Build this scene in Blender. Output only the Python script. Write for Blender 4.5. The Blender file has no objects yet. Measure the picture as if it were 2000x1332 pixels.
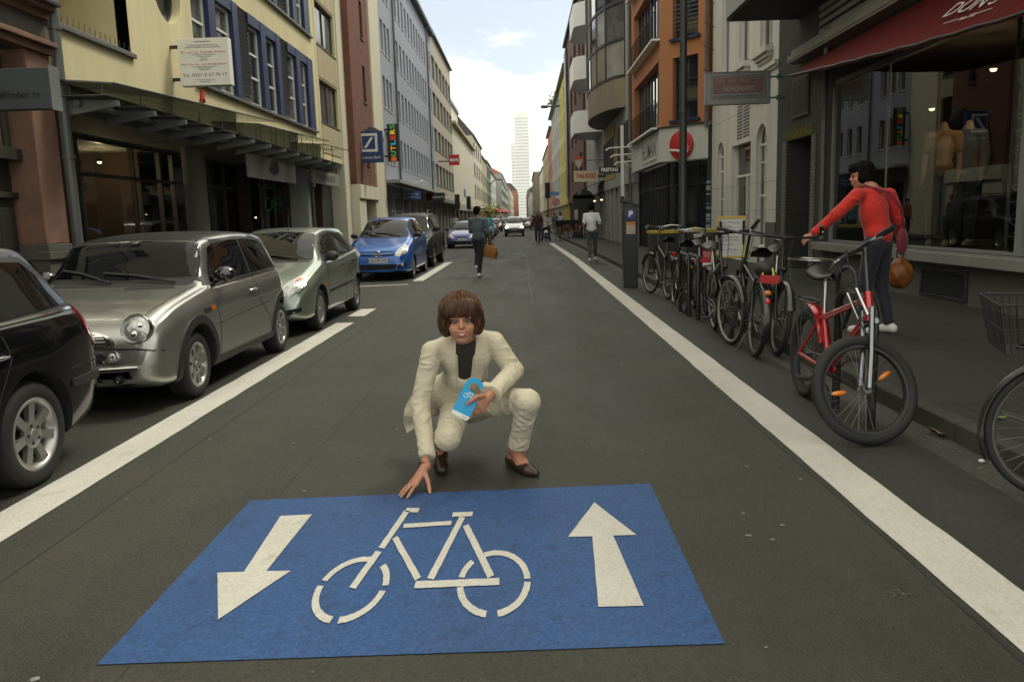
import bpy, bmesh, math, random
import numpy as np
from math import sin, cos, pi, radians
from mathutils import Vector, Matrix
from mathutils.bvhtree import BVHTree
random.seed(7)
S = bpy.context.scene
COL = S.collection
# ---------------------------------------------------------------- camera, sky, sun, exposure
cd = bpy.data.cameras.new("camera"); cam = bpy.data.objects.new("camera", cd); COL.objects.link(cam)
cd.sensor_width = 36; cd.lens = 28; cd.clip_start = .05; cd.clip_end = 6000
PIT, ROL, YAW, CH = .153224, -.03, -.0185615, 1.5
def cam_axes():
    f = Vector((sin(YAW)*cos(PIT), cos(YAW)*cos(PIT), -sin(PIT))); r = Vector((cos(YAW), -sin(YAW), 0)); u = r.cross(f)
    return r*cos(ROL)+u*sin(ROL), f, u*cos(ROL)-r*sin(ROL)
_r, _f, _u = cam_axes()
cam.matrix_world = Matrix(((_r.x, _u.x, -_f.x, 0), (_r.y, _u.y, -_f.y, 0), (_r.z, _u.z, -_f.z, CH), (0, 0, 0, 1)))
S.camera = cam
def ray(u, v): return _r*((u-1000)/1555.556)+_f-_u*((v-666)/1555.556)
def G(u, v, z=0.):                     # photo measurement -> point on the ground / on a level plane
    d = ray(u, v); return Vector((0, 0, CH))+d*((z-CH)/d.z)
def FX(u, v, x):                       # photo measurement -> point on a facade plane
    d = ray(u, v); return Vector((0, 0, CH))+d*(x/d.x)
def FY(u, v, y):
    d = ray(u, v); return Vector((0, 0, CH))+d*(y/d.y)
SUN_EL, SUN_AZ = radians(58), radians(52)       # azimuth measured from the street's direction towards the right
W = bpy.data.worlds.new("World"); S.world = W; W.use_nodes = True
def nt_clear(nt): nt.nodes.clear(); return nt.nodes, nt.links
N, L = nt_clear(W.node_tree)
def nd(N, t, **k):
    n = N.new(t)
    for a, b in k.items():
        if a in n.inputs: n.inputs[a].default_value = b
        else: setattr(n, a, b)
    return n
def world():
    out = nd(N, 'ShaderNodeOutputWorld'); bg = nd(N, 'ShaderNodeBackground')
    sky = nd(N, 'ShaderNodeTexSky'); sky.sky_type = 'NISHITA'; sky.sun_disc = False
    sky.sun_elevation = SUN_EL; sky.sun_rotation = SUN_AZ; sky.dust_density = 2; sky.air_density = 1
    tc = nd(N, 'ShaderNodeTexCoord'); mp = nd(N, 'ShaderNodeMapping'); mp.inputs['Scale'].default_value = (2.2, 2.2, 6.5)
    mp.inputs['Location'].default_value = (.35, .1, .2)
    nz = nd(N, 'ShaderNodeTexNoise', Scale=1.3, Detail=6, Roughness=.58)
    L.new(tc.outputs['Generated'], mp.inputs['Vector']); L.new(mp.outputs[0], nz.inputs['Vector'])
    rp = nd(N, 'ShaderNodeValToRGB'); rp.color_ramp.elements[0].position = .38; rp.color_ramp.elements[1].position = .62
    L.new(nz.outputs['Fac'], rp.inputs[0])
    # cloud cover thickest near the horizon; the veil is brighter towards the zenith
    sx = nd(N, 'ShaderNodeSeparateXYZ'); L.new(tc.outputs['Generated'], sx.inputs[0])
    el = nd(N, 'ShaderNodeMapRange'); el.inputs['From Min'].default_value = .0; el.inputs['From Max'].default_value = 1
    el.inputs['To Min'].default_value = CLOUD_LO; el.inputs['To Max'].default_value = CLOUD_HI
    L.new(sx.outputs['Z'], el.inputs['Value'])
    cc = nd(N, 'ShaderNodeVectorMath', operation='SCALE'); cc.inputs[0].default_value = (1.0, .965, .80)
    L.new(el.outputs[0], cc.inputs['Scale'])
    th = nd(N, 'ShaderNodeMapRange'); th.inputs['From Min'].default_value = .05; th.inputs['From Max'].default_value = .17
    th.inputs['To Min'].default_value = 1; th.inputs['To Max'].default_value = .2
    L.new(sx.outputs['Z'], th.inputs['Value'])
    t2 = nd(N, 'ShaderNodeMapRange'); t2.inputs['From Min'].default_value = .3; t2.inputs['From Max'].default_value = .5; t2.inputs['To Max'].default_value = .85; L.new(sx.outputs['Z'], t2.inputs['Value'])
    m0 = nd(N, 'ShaderNodeMath', operation='MAXIMUM'); L.new(rp.outputs[0], m0.inputs[0]); L.new(t2.outputs[0], m0.inputs[1])
    mx = nd(N, 'ShaderNodeMath', operation='MAXIMUM'); L.new(m0.outputs[0], mx.inputs[0]); L.new(th.outputs[0], mx.inputs[1])
    ml = nd(N, 'ShaderNodeMath', operation='MULTIPLY'); L.new(mx.outputs[0], ml.inputs[0]); ml.inputs[1].default_value = .9
    mix = nd(N, 'ShaderNodeMix', data_type='RGBA'); L.new(ml.outputs[0], mix.inputs['Factor'])
    L.new(sky.outputs[0], mix.inputs[6]); L.new(cc.outputs[0], mix.inputs[7])
    L.new(mix.outputs[2], bg.inputs['Color']); bg.inputs['Strength'].default_value = .12
    L.new(bg.outputs[0], out.inputs['Surface'])
CLOUD_LO, CLOUD_HI = 15.0, 13.5
world()
sd = bpy.data.lights.new("sun", 'SUN'); sd.energy = 2.0; sd.angle = radians(13); sd.color = (1, .955, .8)
sun = bpy.data.objects.new("sun", sd); COL.objects.link(sun)
sun.rotation_euler = Vector((sin(SUN_AZ)*cos(SUN_EL), cos(SUN_AZ)*cos(SUN_EL), sin(SUN_EL))).to_track_quat('Z', 'Y').to_euler()
V = S.view_settings; V.view_transform = 'Standard'; V.look = 'None'; V.gamma = 1; V.exposure = 0.28
S.render.engine = 'CYCLES'; S.cycles.use_denoising = True; S.cycles.max_bounces = 6; S.cycles.transparent_max_bounces = 12
S.cycles.sample_clamp_indirect = 6; S.cycles.caustics_reflective = False; S.cycles.caustics_refractive = False
# ---------------------------------------------------------------- materials
MATS = {}
def mat(name, c, rough=.6, metal=0., var=.12, vs=2.5, bump=0., bs=60., spec=.5, coat=0., emit=0., sheen=0., dirt=None, streak=False):
    if name in MATS: return MATS[name]
    m = bpy.data.materials.new(name); MATS[name] = m; m.use_nodes = True
    N, L = nt_clear(m.node_tree); o = nd(N, 'ShaderNodeOutputMaterial'); b = nd(N, 'ShaderNodeBsdfPrincipled')
    L.new(b.outputs[0], o.inputs[0]); b.inputs['Roughness'].default_value = rough; b.inputs['Metallic'].default_value = metal
    b.inputs['Specular IOR Level'].default_value = spec; b.inputs['Coat Weight'].default_value = coat; b.inputs['Coat Roughness'].default_value = .03
    if sheen: b.inputs['Sheen Weight'].default_value = sheen
    c = tuple(c)+(1,); b.inputs['Base Color'].default_value = c
    if emit: b.inputs['Emission Color'].default_value = c; b.inputs['Emission Strength'].default_value = emit
    tc = nd(N, 'ShaderNodeTexCoord')
    if var:
        mp = nd(N, 'ShaderNodeMapping'); L.new(tc.outputs['Object'], mp.inputs['Vector'])
        if streak: mp.inputs['Scale'].default_value = (1, 1, .18)
        n1 = nd(N, 'ShaderNodeTexNoise', Scale=vs, Detail=8, Roughness=.65); L.new(mp.outputs[0], n1.inputs['Vector'])
        r = nd(N, 'ShaderNodeMapRange'); r.inputs['From Min'].default_value = .3; r.inputs['From Max'].default_value = .7
        r.inputs['To Min'].default_value = 1-var; r.inputs['To Max'].default_value = 1+var*.6; L.new(n1.outputs['Fac'], r.inputs['Value'])
        mu = nd(N, 'ShaderNodeVectorMath', operation='SCALE'); mu.inputs[0].default_value = c[:3]; L.new(r.outputs[0], mu.inputs['Scale'])
        last = mu.outputs[0]
        if dirt:
            n2 = nd(N, 'ShaderNodeTexNoise', Scale=vs*.6, Detail=9, Roughness=.75); L.new(mp.outputs[0], n2.inputs['Vector'])
            r2 = nd(N, 'ShaderNodeMapRange'); r2.inputs['From Min'].default_value = .52; r2.inputs['From Max'].default_value = .72; L.new(n2.outputs['Fac'], r2.inputs['Value'])
            mm = nd(N, 'ShaderNodeMix', data_type='RGBA'); L.new(r2.outputs[0], mm.inputs['Factor']); L.new(last, mm.inputs[6]); mm.inputs[7].default_value = tuple(dirt)+(1,)
            last = mm.outputs[2]
        L.new(last, b.inputs['Base Color'])
        if not metal or rough > .2:
            rr = nd(N, 'ShaderNodeMapRange'); rr.inputs['To Min'].default_value = rough*.8; rr.inputs['To Max'].default_value = min(1, rough*1.2); L.new(n1.outputs['Fac'], rr.inputs['Value']); L.new(rr.outputs[0], b.inputs['Roughness'])
    if bump:
        nb = nd(N, 'ShaderNodeTexNoise', Scale=bs, Detail=4); L.new(tc.outputs['Object'], nb.inputs['Vector'])
        bp = nd(N, 'ShaderNodeBump', Strength=bump, Distance=.01); L.new(nb.outputs['Fac'], bp.inputs['Height']); L.new(bp.outputs[0], b.inputs['Normal'])
    return m
def brick(name, c1, c2, mort, sc=1., plane='yz', bw=.24, bh=.075, rough=.85):
    m = bpy.data.materials.new(name); m.use_nodes = True; MATS[name] = m
    N, L = nt_clear(m.node_tree); o = nd(N, 'ShaderNodeOutputMaterial'); b = nd(N, 'ShaderNodeBsdfPrincipled', Roughness=rough); L.new(b.outputs[0], o.inputs[0])
    tc = nd(N, 'ShaderNodeTexCoord'); sx = nd(N, 'ShaderNodeSeparateXYZ'); cb = nd(N, 'ShaderNodeCombineXYZ'); L.new(tc.outputs['Object'], sx.inputs[0])
    if plane == 'yz':
        ad = nd(N, 'ShaderNodeMath', operation='ADD'); L.new(sx.outputs['X'], ad.inputs[0]); L.new(sx.outputs['Y'], ad.inputs[1])
        L.new(ad.outputs[0], cb.inputs['X']); L.new(sx.outputs['Z'], cb.inputs['Y'])
    else: L.new(sx.outputs['X'], cb.inputs['X']); L.new(sx.outputs['Y'], cb.inputs['Y'])
    t = nd(N, 'ShaderNodeTexBrick', Scale=1.); t.inputs['Brick Width'].default_value = bw; t.inputs['Row Height'].default_value = bh; t.inputs['Mortar Size'].default_value = .008*sc
    t.inputs['Color1'].default_value = tuple(c1)+(1,); t.inputs['Color2'].default_value = tuple(c2)+(1,); t.inputs['Mortar'].default_value = tuple(mort)+(1,)
    L.new(cb.outputs[0], t.inputs['Vector'])
    nz = nd(N, 'ShaderNodeTexNoise', Scale=1.7, Detail=8, Roughness=.7); L.new(tc.outputs['Object'], nz.inputs['Vector'])
    mr = nd(N, 'ShaderNodeMapRange'); mr.inputs['To Min'].default_value = .6; mr.inputs['To Max'].default_value = 1.4; L.new(nz.outputs['Fac'], mr.inputs['Value'])
    mu = nd(N, 'ShaderNodeVectorMath', operation='SCALE'); L.new(t.outputs['Color'], mu.inputs[0]); L.new(mr.outputs[0], mu.inputs['Scale']); L.new(mu.outputs[0], b.inputs['Base Color'])
    bp = nd(N, 'ShaderNodeBump', Strength=.6, Distance=.006, invert=True); L.new(t.outputs['Fac'], bp.inputs['Height']); L.new(bp.outputs[0], b.inputs['Normal'])
    return m
def glass(name, tint=(.75, .8, .78), ior=1.5, rough=0.):
    if name in MATS: return MATS[name]
    m = bpy.data.materials.new(name); m.use_nodes = True; MATS[name] = m
    N, L = nt_clear(m.node_tree); o = nd(N, 'ShaderNodeOutputMaterial'); g = nd(N, 'ShaderNodeBsdfGlossy', Roughness=rough); t = nd(N, 'ShaderNodeBsdfTransparent')
    t.inputs[0].default_value = tuple(tint)+(1,); g.inputs[0].default_value = (.95, .97, .96, 1); f = nd(N, 'ShaderNodeFresnel', IOR=ior); mx = nd(N, 'ShaderNodeMixShader')
    ge = nd(N, 'ShaderNodeNewGeometry'); iv = nd(N, 'ShaderNodeMath', operation='SUBTRACT'); iv.inputs[0].default_value = 1; L.new(ge.outputs['Backfacing'], iv.inputs[1]); fm = nd(N, 'ShaderNodeMath', operation='MULTIPLY'); L.new(f.outputs[0], fm.inputs[0]); L.new(iv.outputs[0], fm.inputs[1])
    L.new(fm.outputs[0], mx.inputs[0]); L.new(t.outputs[0], mx.inputs[1]); L.new(g.outputs[0], mx.inputs[2]); L.new(mx.outputs[0], o.inputs[0]); return m
# ---------------------------------------------------------------- mesh builder
class MB:
    def __init__(s): s.v = []; s.f = []; s.m = []; s.s = []
    def add(s, vs, fs, m=0, sm=False, M=None):
        o = len(s.v); s.v += [tuple(M @ Vector(p)) for p in vs] if M else [tuple(p) for p in vs]
        for f in fs: s.f.append([i+o for i in f]); s.m.append(m); s.s.append(sm)
        return s
    def box(s, a, b, m=0, M=None):
        x0, x1 = sorted((a[0], b[0])); y0, y1 = sorted((a[1], b[1])); z0, z1 = sorted((a[2], b[2]))
        return s.add([(x0, y0, z0), (x1, y0, z0), (x1, y1, z0), (x0, y1, z0), (x0, y0, z1), (x1, y0, z1), (x1, y1, z1), (x0, y1, z1)],
                     [(3, 2, 1, 0), (4, 5, 6, 7), (0, 1, 5, 4), (1, 2, 6, 5), (2, 3, 7, 6), (3, 0, 4, 7)], m, False, M)
    def prism(s, pts, h0, h1, m=0, M=None, ax='z', sm=False):  # polygon extruded along an axis
        n = len(pts)
        P = (lambda p, h: (p[0], p[1], h)) if ax == 'z' else (lambda p, h: (h, p[0], p[1])) if ax == 'x' else (lambda p, h: (p[0], h, p[1]))
        vs = [P(p, h0) for p in pts]+[P(p, h1) for p in pts]
        s.add(vs, [list(range(n))[::-1], list(range(n, 2*n))], m, False, M)
        return s.add(vs, [(i, (i+1) % n, n+(i+1) % n, n+i) for i in range(n)], m, sm, M)
    def tube(s, path, r, n=8, m=0, M=None, closed=False, caps=True, flat=1.):
        P = [Vector(p) for p in path]; k = len(P); R = r if isinstance(r, (list, tuple)) else [r]*k; vs = []; pn = None
        for i in range(k):
            if closed: t = P[(i+1) % k]-P[i-1]
            else: t = P[min(i+1, k-1)]-P[max(i-1, 0)]
            t.normalize()
            if pn is None:
                a = Vector((0, 0, 1)) if abs(t.z) < .9 else Vector((1, 0, 0)); pn = (a-t*a.dot(t)).normalized()
            else: pn = (pn-t*pn.dot(t)).normalized()
            bn = t.cross(pn)
            for j in range(n):
                a = 2*pi*j/n; vs.append(P[i]+pn*(R[i]*cos(a))+bn*(R[i]*flat*sin(a)))
        fs = [(i*n+j, i*n+(j+1) % n, (i+1) % k*n+(j+1) % n, (i+1) % k*n+j) for i in range(k if closed else k-1) for j in range(n)]
        s.add(vs, fs, m, True, M)
        if caps and not closed: s.add(vs[:n], [list(range(n))[::-1]], m, False, M); s.add(vs[-n:], [list(range(n))], m, False, M)
        return s
    def lathe(s, prof, n=24, m=0, M=None, sm=True):        # profile (r, z) about local z
        k = len(prof); vs = [(r*cos(2*pi*j/n), r*sin(2*pi*j/n), z) for r, z in prof for j in range(n)]
        return s.add(vs, [(i*n+j, i*n+(j+1) % n, (i+1)*n+(j+1) % n, (i+1)*n+j) for i in range(k-1) for j in range(n)], m, sm, M)
    def torus(s, R, r, n=40, k=10, m=0, M=None, flat=1.):
        vs = [((R+r*cos(b))*cos(a), (R+r*cos(b))*sin(a), r*flat*sin(b)) for a in [2*pi*i/n for i in range(n)] for b in [2*pi*j/k for j in range(k)]]
        return s.add(vs, [(i*k+j, (i+1) % n*k+j, (i+1) % n*k+(j+1) % k, i*k+(j+1) % k) for i in range(n) for j in range(k)], m, True, M)
    def ball(s, c, r, m=0, n=12, M=None):
        r = r if isinstance(r, (tuple, list)) else (r, r, r); vs = []
        for i in range(n//2+1):
            for j in range(n):
                a = pi*i/(n//2); b = 2*pi*j/n; vs.append((c[0]+r[0]*sin(a)*cos(b), c[1]+r[1]*sin(a)*sin(b), c[2]+r[2]*cos(a)))
        return s.add(vs, [(i*n+j, (i+1)*n+j, (i+1)*n+(j+1) % n, i*n+(j+1) % n) for i in range(n//2) for j in range(n)], m, True, M)
    def grid(s, f, nu, nv, m=0, sm=True, M=None):
        vs = [f(i/nu, j/nv) for i in range(nu+1) for j in range(nv+1)]
        return s.add(vs, [(i*(nv+1)+j, (i+1)*(nv+1)+j, (i+1)*(nv+1)+j+1, i*(nv+1)+j+1) for i in range(nu) for j in range(nv)], m, sm, M)
    def mesh(s, name, mats, sharp=50):
        me = bpy.data.meshes.new(name); me.from_pydata(s.v, [], s.f)
        for a in mats if isinstance(mats, (list, tuple)) else [mats]: me.materials.append(a)
        me.polygons.foreach_set('material_index', s.m); me.polygons.foreach_set('use_smooth', s.s); me.update()
        if any(s.s): me.set_sharp_from_angle(angle=radians(sharp))
        return me
    def build(s, name, mats, par=None, bevel=0., sharp=50):
        return link(name, s.mesh(name, mats, sharp), par, bevel)
def link(name, me, par=None, bevel=0., loc=None):
    o = bpy.data.objects.new(name, me); COL.objects.link(o)
    if par: o.parent = par
    if loc is not None: o.location = loc
    if bevel:
        b = o.modifiers.new('bevel', 'BEVEL'); b.width = bevel; b.segments = 2; b.limit_method = 'ANGLE'; b.angle_limit = radians(40)
    return o
def tag(o, label=None, cat=None, group=None, kind=None):
    for k, v in (('label', label), ('category', cat), ('group', group), ('kind', kind)):
        if v: o[k] = v
    return o
def thing(name, label, cat, loc=(0, 0, 0), rz=0., group=None):
    o = bpy.data.objects.new(name, None); COL.objects.link(o); o.location = loc; o.rotation_euler = (0, 0, rz); o.empty_display_size = .2
    return tag(o, label, cat, group)
def copy_tree(o, par=None):
    c = o.copy(); COL.objects.link(c)
    if par: c.parent = par
    for ch in o.children: copy_tree(ch, c)
    return c
def text_mesh(body, size, ext=.002, align='CENTER', shear=0., bold=0., space=1., width=None):   # lettering in local xz, facing -y
    cu = bpy.data.curves.new('lettering', 'FONT'); cu.body = body; cu.size = size; cu.extrude = ext; cu.align_x = align; cu.align_y = 'CENTER'
    cu.shear = shear; cu.offset = bold; cu.space_character = space; cu.resolution_u = 3
    o = bpy.data.objects.new('lettering', cu); COL.objects.link(o)
    dg = bpy.context.evaluated_depsgraph_get(); me = bpy.data.meshes.new_from_object(o.evaluated_get(dg)); bpy.data.objects.remove(o); bpy.data.curves.remove(cu)
    me.transform(Matrix.Rotation(pi/2, 4, 'X'))
    if width:
        xs = [v.co.x for v in me.vertices]; w = max(xs)-min(xs); me.transform(Matrix.Diagonal((width/w, 1, 1, 1)))
    me.materials.clear(); return me
def text(body, size, m, M, par, name='lettering', **k):
    me = text_mesh(body, size, **k); me.transform(M); me.materials.append(m); me.name = name
    return link(name, me, par)
def T(x, y, z): return Matrix.Translation((x, y, z))
def RX(a): return Matrix.Rotation(a, 4, 'X')
def RY(a): return Matrix.Rotation(a, 4, 'Y')
def RZ(a): return Matrix.Rotation(a, 4, 'Z')
def lerp(a, b, t): return a+(b-a)*t
def pw(tab, x):                        # smooth interpolation through a table
    if x <= tab[0][0]: return tab[0][1]
    if x >= tab[-1][0]: return tab[-1][1]
    n = len(tab)
    for i in range(n-1):
        x0, y0 = tab[i]; x1, y1 = tab[i+1]
        if x <= x1:
            h = x1-x0; d = (y1-y0)/h
            def sl(j):
                if j == 0 or j == n-1: return d if (j == i or j == i+1) else 0
                a = (tab[j][1]-tab[j-1][1])/(tab[j][0]-tab[j-1][0]); b = (tab[j+1][1]-tab[j][1])/(tab[j+1][0]-tab[j][0])
                return 0 if a*b <= 0 else 2*a*b/(a+b)
            m0, m1 = sl(i), sl(i+1); t = (x-x0)/h
            return (2*t**3-3*t*t+1)*y0+(t**3-2*t*t+t)*h*m0+(3*t*t-2*t**3)*y1+(t**3-t*t)*h*m1
# ---------------------------------------------------------------- ground, road, pavements, markings
def asphalt(name, base, tint=(1, .97, .88), spk=.5, wear=.25, bmp=.6, stain=0.):
    m = bpy.data.materials.new(name); m.use_nodes = True; MATS[name] = m
    N, L = nt_clear(m.node_tree); o = nd(N, 'ShaderNodeOutputMaterial'); b = nd(N, 'ShaderNodeBsdfPrincipled'); L.new(b.outputs[0], o.inputs[0])
    tc = nd(N, 'ShaderNodeTexCoord'); C = tc.outputs['Object']
    fine = nd(N, 'ShaderNodeTexVoronoi', Scale=95.); fine.feature = 'F1'; L.new(C, fine.inputs['Vector'])
    n0 = nd(N, 'ShaderNodeTexNoise', Scale=160., Detail=2); L.new(C, n0.inputs['Vector'])
    mp = nd(N, 'ShaderNodeMapping'); mp.inputs['Scale'].default_value = (1, .16, 1); L.new(C, mp.inputs['Vector'])
    n1 = nd(N, 'ShaderNodeTexNoise', Scale=1.6, Detail=8, Roughness=.7); L.new(mp.outputs[0], n1.inputs['Vector'])
    n2 = nd(N, 'ShaderNodeTexNoise', Scale=.55, Detail=9, Roughness=.72); L.new(C, n2.inputs['Vector'])
    def rng(i, a, c, lo=.3, hi=.7):
        r = nd(N, 'ShaderNodeMapRange'); r.inputs['From Min'].default_value = lo; r.inputs['From Max'].default_value = hi; r.inputs['To Min'].default_value = a; r.inputs['To Max'].default_value = c; L.new(i, r.inputs['Value']); return r.outputs[0]
    def mul(a, c):
        r = nd(N, 'ShaderNodeMath', operation='MULTIPLY'); L.new(a, r.inputs[0]); L.new(c, r.inputs[1]); return r.outputs[0]
    v = mul(rng(fine.outputs['Color'], 1-spk, 1+spk, 0, 1), rng(n0.outputs['Fac'], 1-spk*.5, 1+spk*.5))
    v = mul(v, rng(n1.outputs['Fac'], 1-wear, 1+wear)); v = mul(v, rng(n2.outputs['Fac'], 1-wear, 1+wear))
    s = nd(N, 'ShaderNodeVectorMath', operation='SCALE'); s.inputs[0].default_value = tuple(base*t for t in tint); L.new(v, s.inputs['Scale'])
    # scattered pale chips of aggregate
    ch = nd(N, 'ShaderNodeTexVoronoi', Scale=9.); L.new(C, ch.inputs['Vector']); cm = rng(ch.outputs['Distance'], 1, 0, .018, .03)
    mx = nd(N, 'ShaderNodeMix', data_type='RGBA'); ml = nd(N, 'ShaderNodeMath', operation='MULTIPLY'); L.new(cm, ml.inputs[0]); ml.inputs[1].default_value = .35
    sn = nd(N, 'ShaderNodeTexNoise', Scale=4.5, Detail=7, Roughness=.75); L.new(C, sn.inputs['Vector']); sv = nd(N, 'ShaderNodeVectorMath', operation='SCALE'); L.new(s.outputs[0], sv.inputs[0]); L.new(rng(sn.outputs['Fac'], 1, 1-stain, .56, .72), sv.inputs['Scale']); L.new(ml.outputs[0], mx.inputs['Factor']); L.new(sv.outputs[0], mx.inputs[6]); mx.inputs[7].default_value = (.32, .3, .27, 1)
    L.new(mx.outputs[2], b.inputs['Base Color'])
    L.new(rng(n1.outputs['Fac'], .55, .8), b.inputs['Roughness']); b.inputs['Specular IOR Level'].default_value = .4
    bp = nd(N, 'ShaderNodeBump', Strength=bmp, Distance=.005); L.new(fine.outputs['Distance'], bp.inputs['Height']); L.new(bp.outputs[0], b.inputs['Normal'])
    return m
M_asph = asphalt('asphalt', .037, (1, .965, .7), spk=.3, stain=.2); M_asph2 = asphalt('asphalt parking lane', .031, (1, .96, .78), .35); M_gut = asphalt('gutter strip', .055, (1, .96, .8), .4, .3)
M_kerb = mat('kerb stone', (.042, .041, .034), .85, bump=.4, bs=90, var=.35, vs=6, dirt=(.022, .021, .018))
def slabs(name, c, w, h, mortar=.012):
    m = brick(name, c, tuple(a*.86 for a in c), tuple(a*.4 for a in c), plane='xy', bw=w, bh=h, rough=.8)
    return m
M_pave = slabs('pavement slabs', (.023, .0228, .019), 1.0, .55)
def sheet(name, pts, z, m, kind='structure'):
    b = MB(); b.add([(p[0], p[1], z) for p in pts], [list(range(len(pts)))]); o = b.build(name, m)
    return tag(o, kind=kind)
XL, XR, KL, KR = -6.9, 6.15, -4.85, 2.72
sheet('ground', [(-400, -40), (400, -40), (400, 3000), (-400, 3000)], -.03, mat('earth', (.09, .085, .08)))
sheet('road', [(-2.76, -12), (1.8, -12), (1.8, 30), (1.45, 48), (1.3, 700), (-2.76, 700)], 0, M_asph)
sheet('parking_lane', [(KL, -12), (-2.76, -12), (-2.76, 700), (KL, 700)], 0, M_asph2)
sheet('gutter_lane', [(1.8, -12), (2.48, -12), (2.48, 30), (2.3, 60), (2.2, 700), (1.3, 700), (1.45, 48), (1.8, 30)], 0, M_asph2)
sheet('gutter', [(2.48, -12), (KR, -12), (KR, 30), (2.5, 60), (2.4, 700), (2.2, 700), (2.3, 60), (2.48, 30)], 0, M_gut)
def pavement():
    b = MB(); b.box((KL-.14, -12, -.02), (XL-2.5, 700, .118)); tag(b.build('pavement', M_pave), kind='structure')
    b = MB(); k = lambda y: KR+.14 if y <= 30 else KR-.08
    P = [(KR+.13, -12), (9, -12), (9, 700), (2.53, 700), (2.63, 60), (KR+.13, 30)]
    b.prism(P, -.02, .118); tag(b.build('pavement', M_pave), kind='structure')
    b = MB(); y = -10
    while y < 90: b.box((KL-.14, y, -.02), (KL, y+.992, .124)); y += 1
    b.box((KL-.14, 90, -.02), (KL, 700, .124)); tag(b.build('kerb', M_kerb, bevel=.012), kind='structure')
    b = MB(); y = -10
    while y < 90:
        o = 0 if y < 30 else min(.2, (y-30)*.0067); b.box((KR-o, y, -.02), (KR+.13-o, y+.992, .124)); y += 1
    b.box((KR-.2, 90, -.02), (KR-.07, 700, .124)); tag(b.build('kerb', M_kerb, bevel=.012), kind='structure')
pavement()
M_line = asphalt('road paint white', .5, (1, .96, .85), .12, .1, .3, .25)
M_panel = asphalt('road paint blue', .19, (.125, .37, 1), .3, .16, .12, .45)
M_seam = mat('bitumen seam', (.03, .028, .026), .5, var=.3)
def strip(name, x0, x1, y0, y1, lab, m=M_line, z=.004):
    b = MB(); n = max(2, int((y1-y0)/.25)); rr = random.Random(int(y0*7+x0*3)); pl = []; pr = []
    for i in range(n+1):
        y = lerp(y0, y1, i/n); d = -max(0, y-28)*.0125 if x0 > 0 else 0
        j = rr.uniform(-.004, .004); pl.append((x0+d+j, y, z)); pr.append((x1+d+j+rr.uniform(-.003, .003), y, z))
    b.add(pl+pr, [(i, i+n+1, i+n+2, i+1) for i in range(n)]); o = b.build(name, m); return tag(o, lab, 'road marking', 'white painted lane lines')
strip('lane_line', 1.645, 1.912, -6, 7.5, 'near stretch of wide white line beside the bicycles on the right')
strip('lane_line', 1.645, 1.912, 7.508, 46, 'far stretch of wide white line leading to the pushchair')
strip('lane_line', -2.885, -2.61, -6, 11.95, 'long white parking line beside the black and silver cars')
strip('lane_line', -2.885, -2.61, 12.75, 13.8, 'short white dash of paint beside the green silver hatchback')
strip('lane_line', -2.83, -2.56, 20.0, 28.5, 'white parking line beside the blue van and black off-roader')
strip('lane_line', -2.8, -2.55, 52, 66, 'far white parking line just before the oncoming car')
b = MB(); b.add([(-4.7, 18.6, .004), (-2.8, 18.9, .004), (-2.8, 19.05, .004), (-4.7, 18.75, .004)], [(0, 1, 2, 3)]); tag(b.build('bay_line', M_line), 'thin white bay line across the parking lane in front of the blue van', 'road marking')
for x, y0, y1, w in ((.1, 14, 60, .014), (1.605, -6, 22, .025), (-1.42, -4, 9, .007), (-2.32, 2, 30, .008)):
    b = MB(); n = 60; P = [(x+(.03 if x > -1 and x < 1 else .004)*sin(i*.7)+random.uniform(-.004, .004), lerp(y0, y1, i/n)) for i in range(n+1)]
    b.add([(p[0], p[1], .0025) for p in P]+[(p[0]+w*random.uniform(.4, 1), p[1], .0025) for p in P], [(i, i+n+1, i+n+2, i+1) for i in range(n)])
    tag(b.build('road_seam', M_seam), kind='structure')
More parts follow.
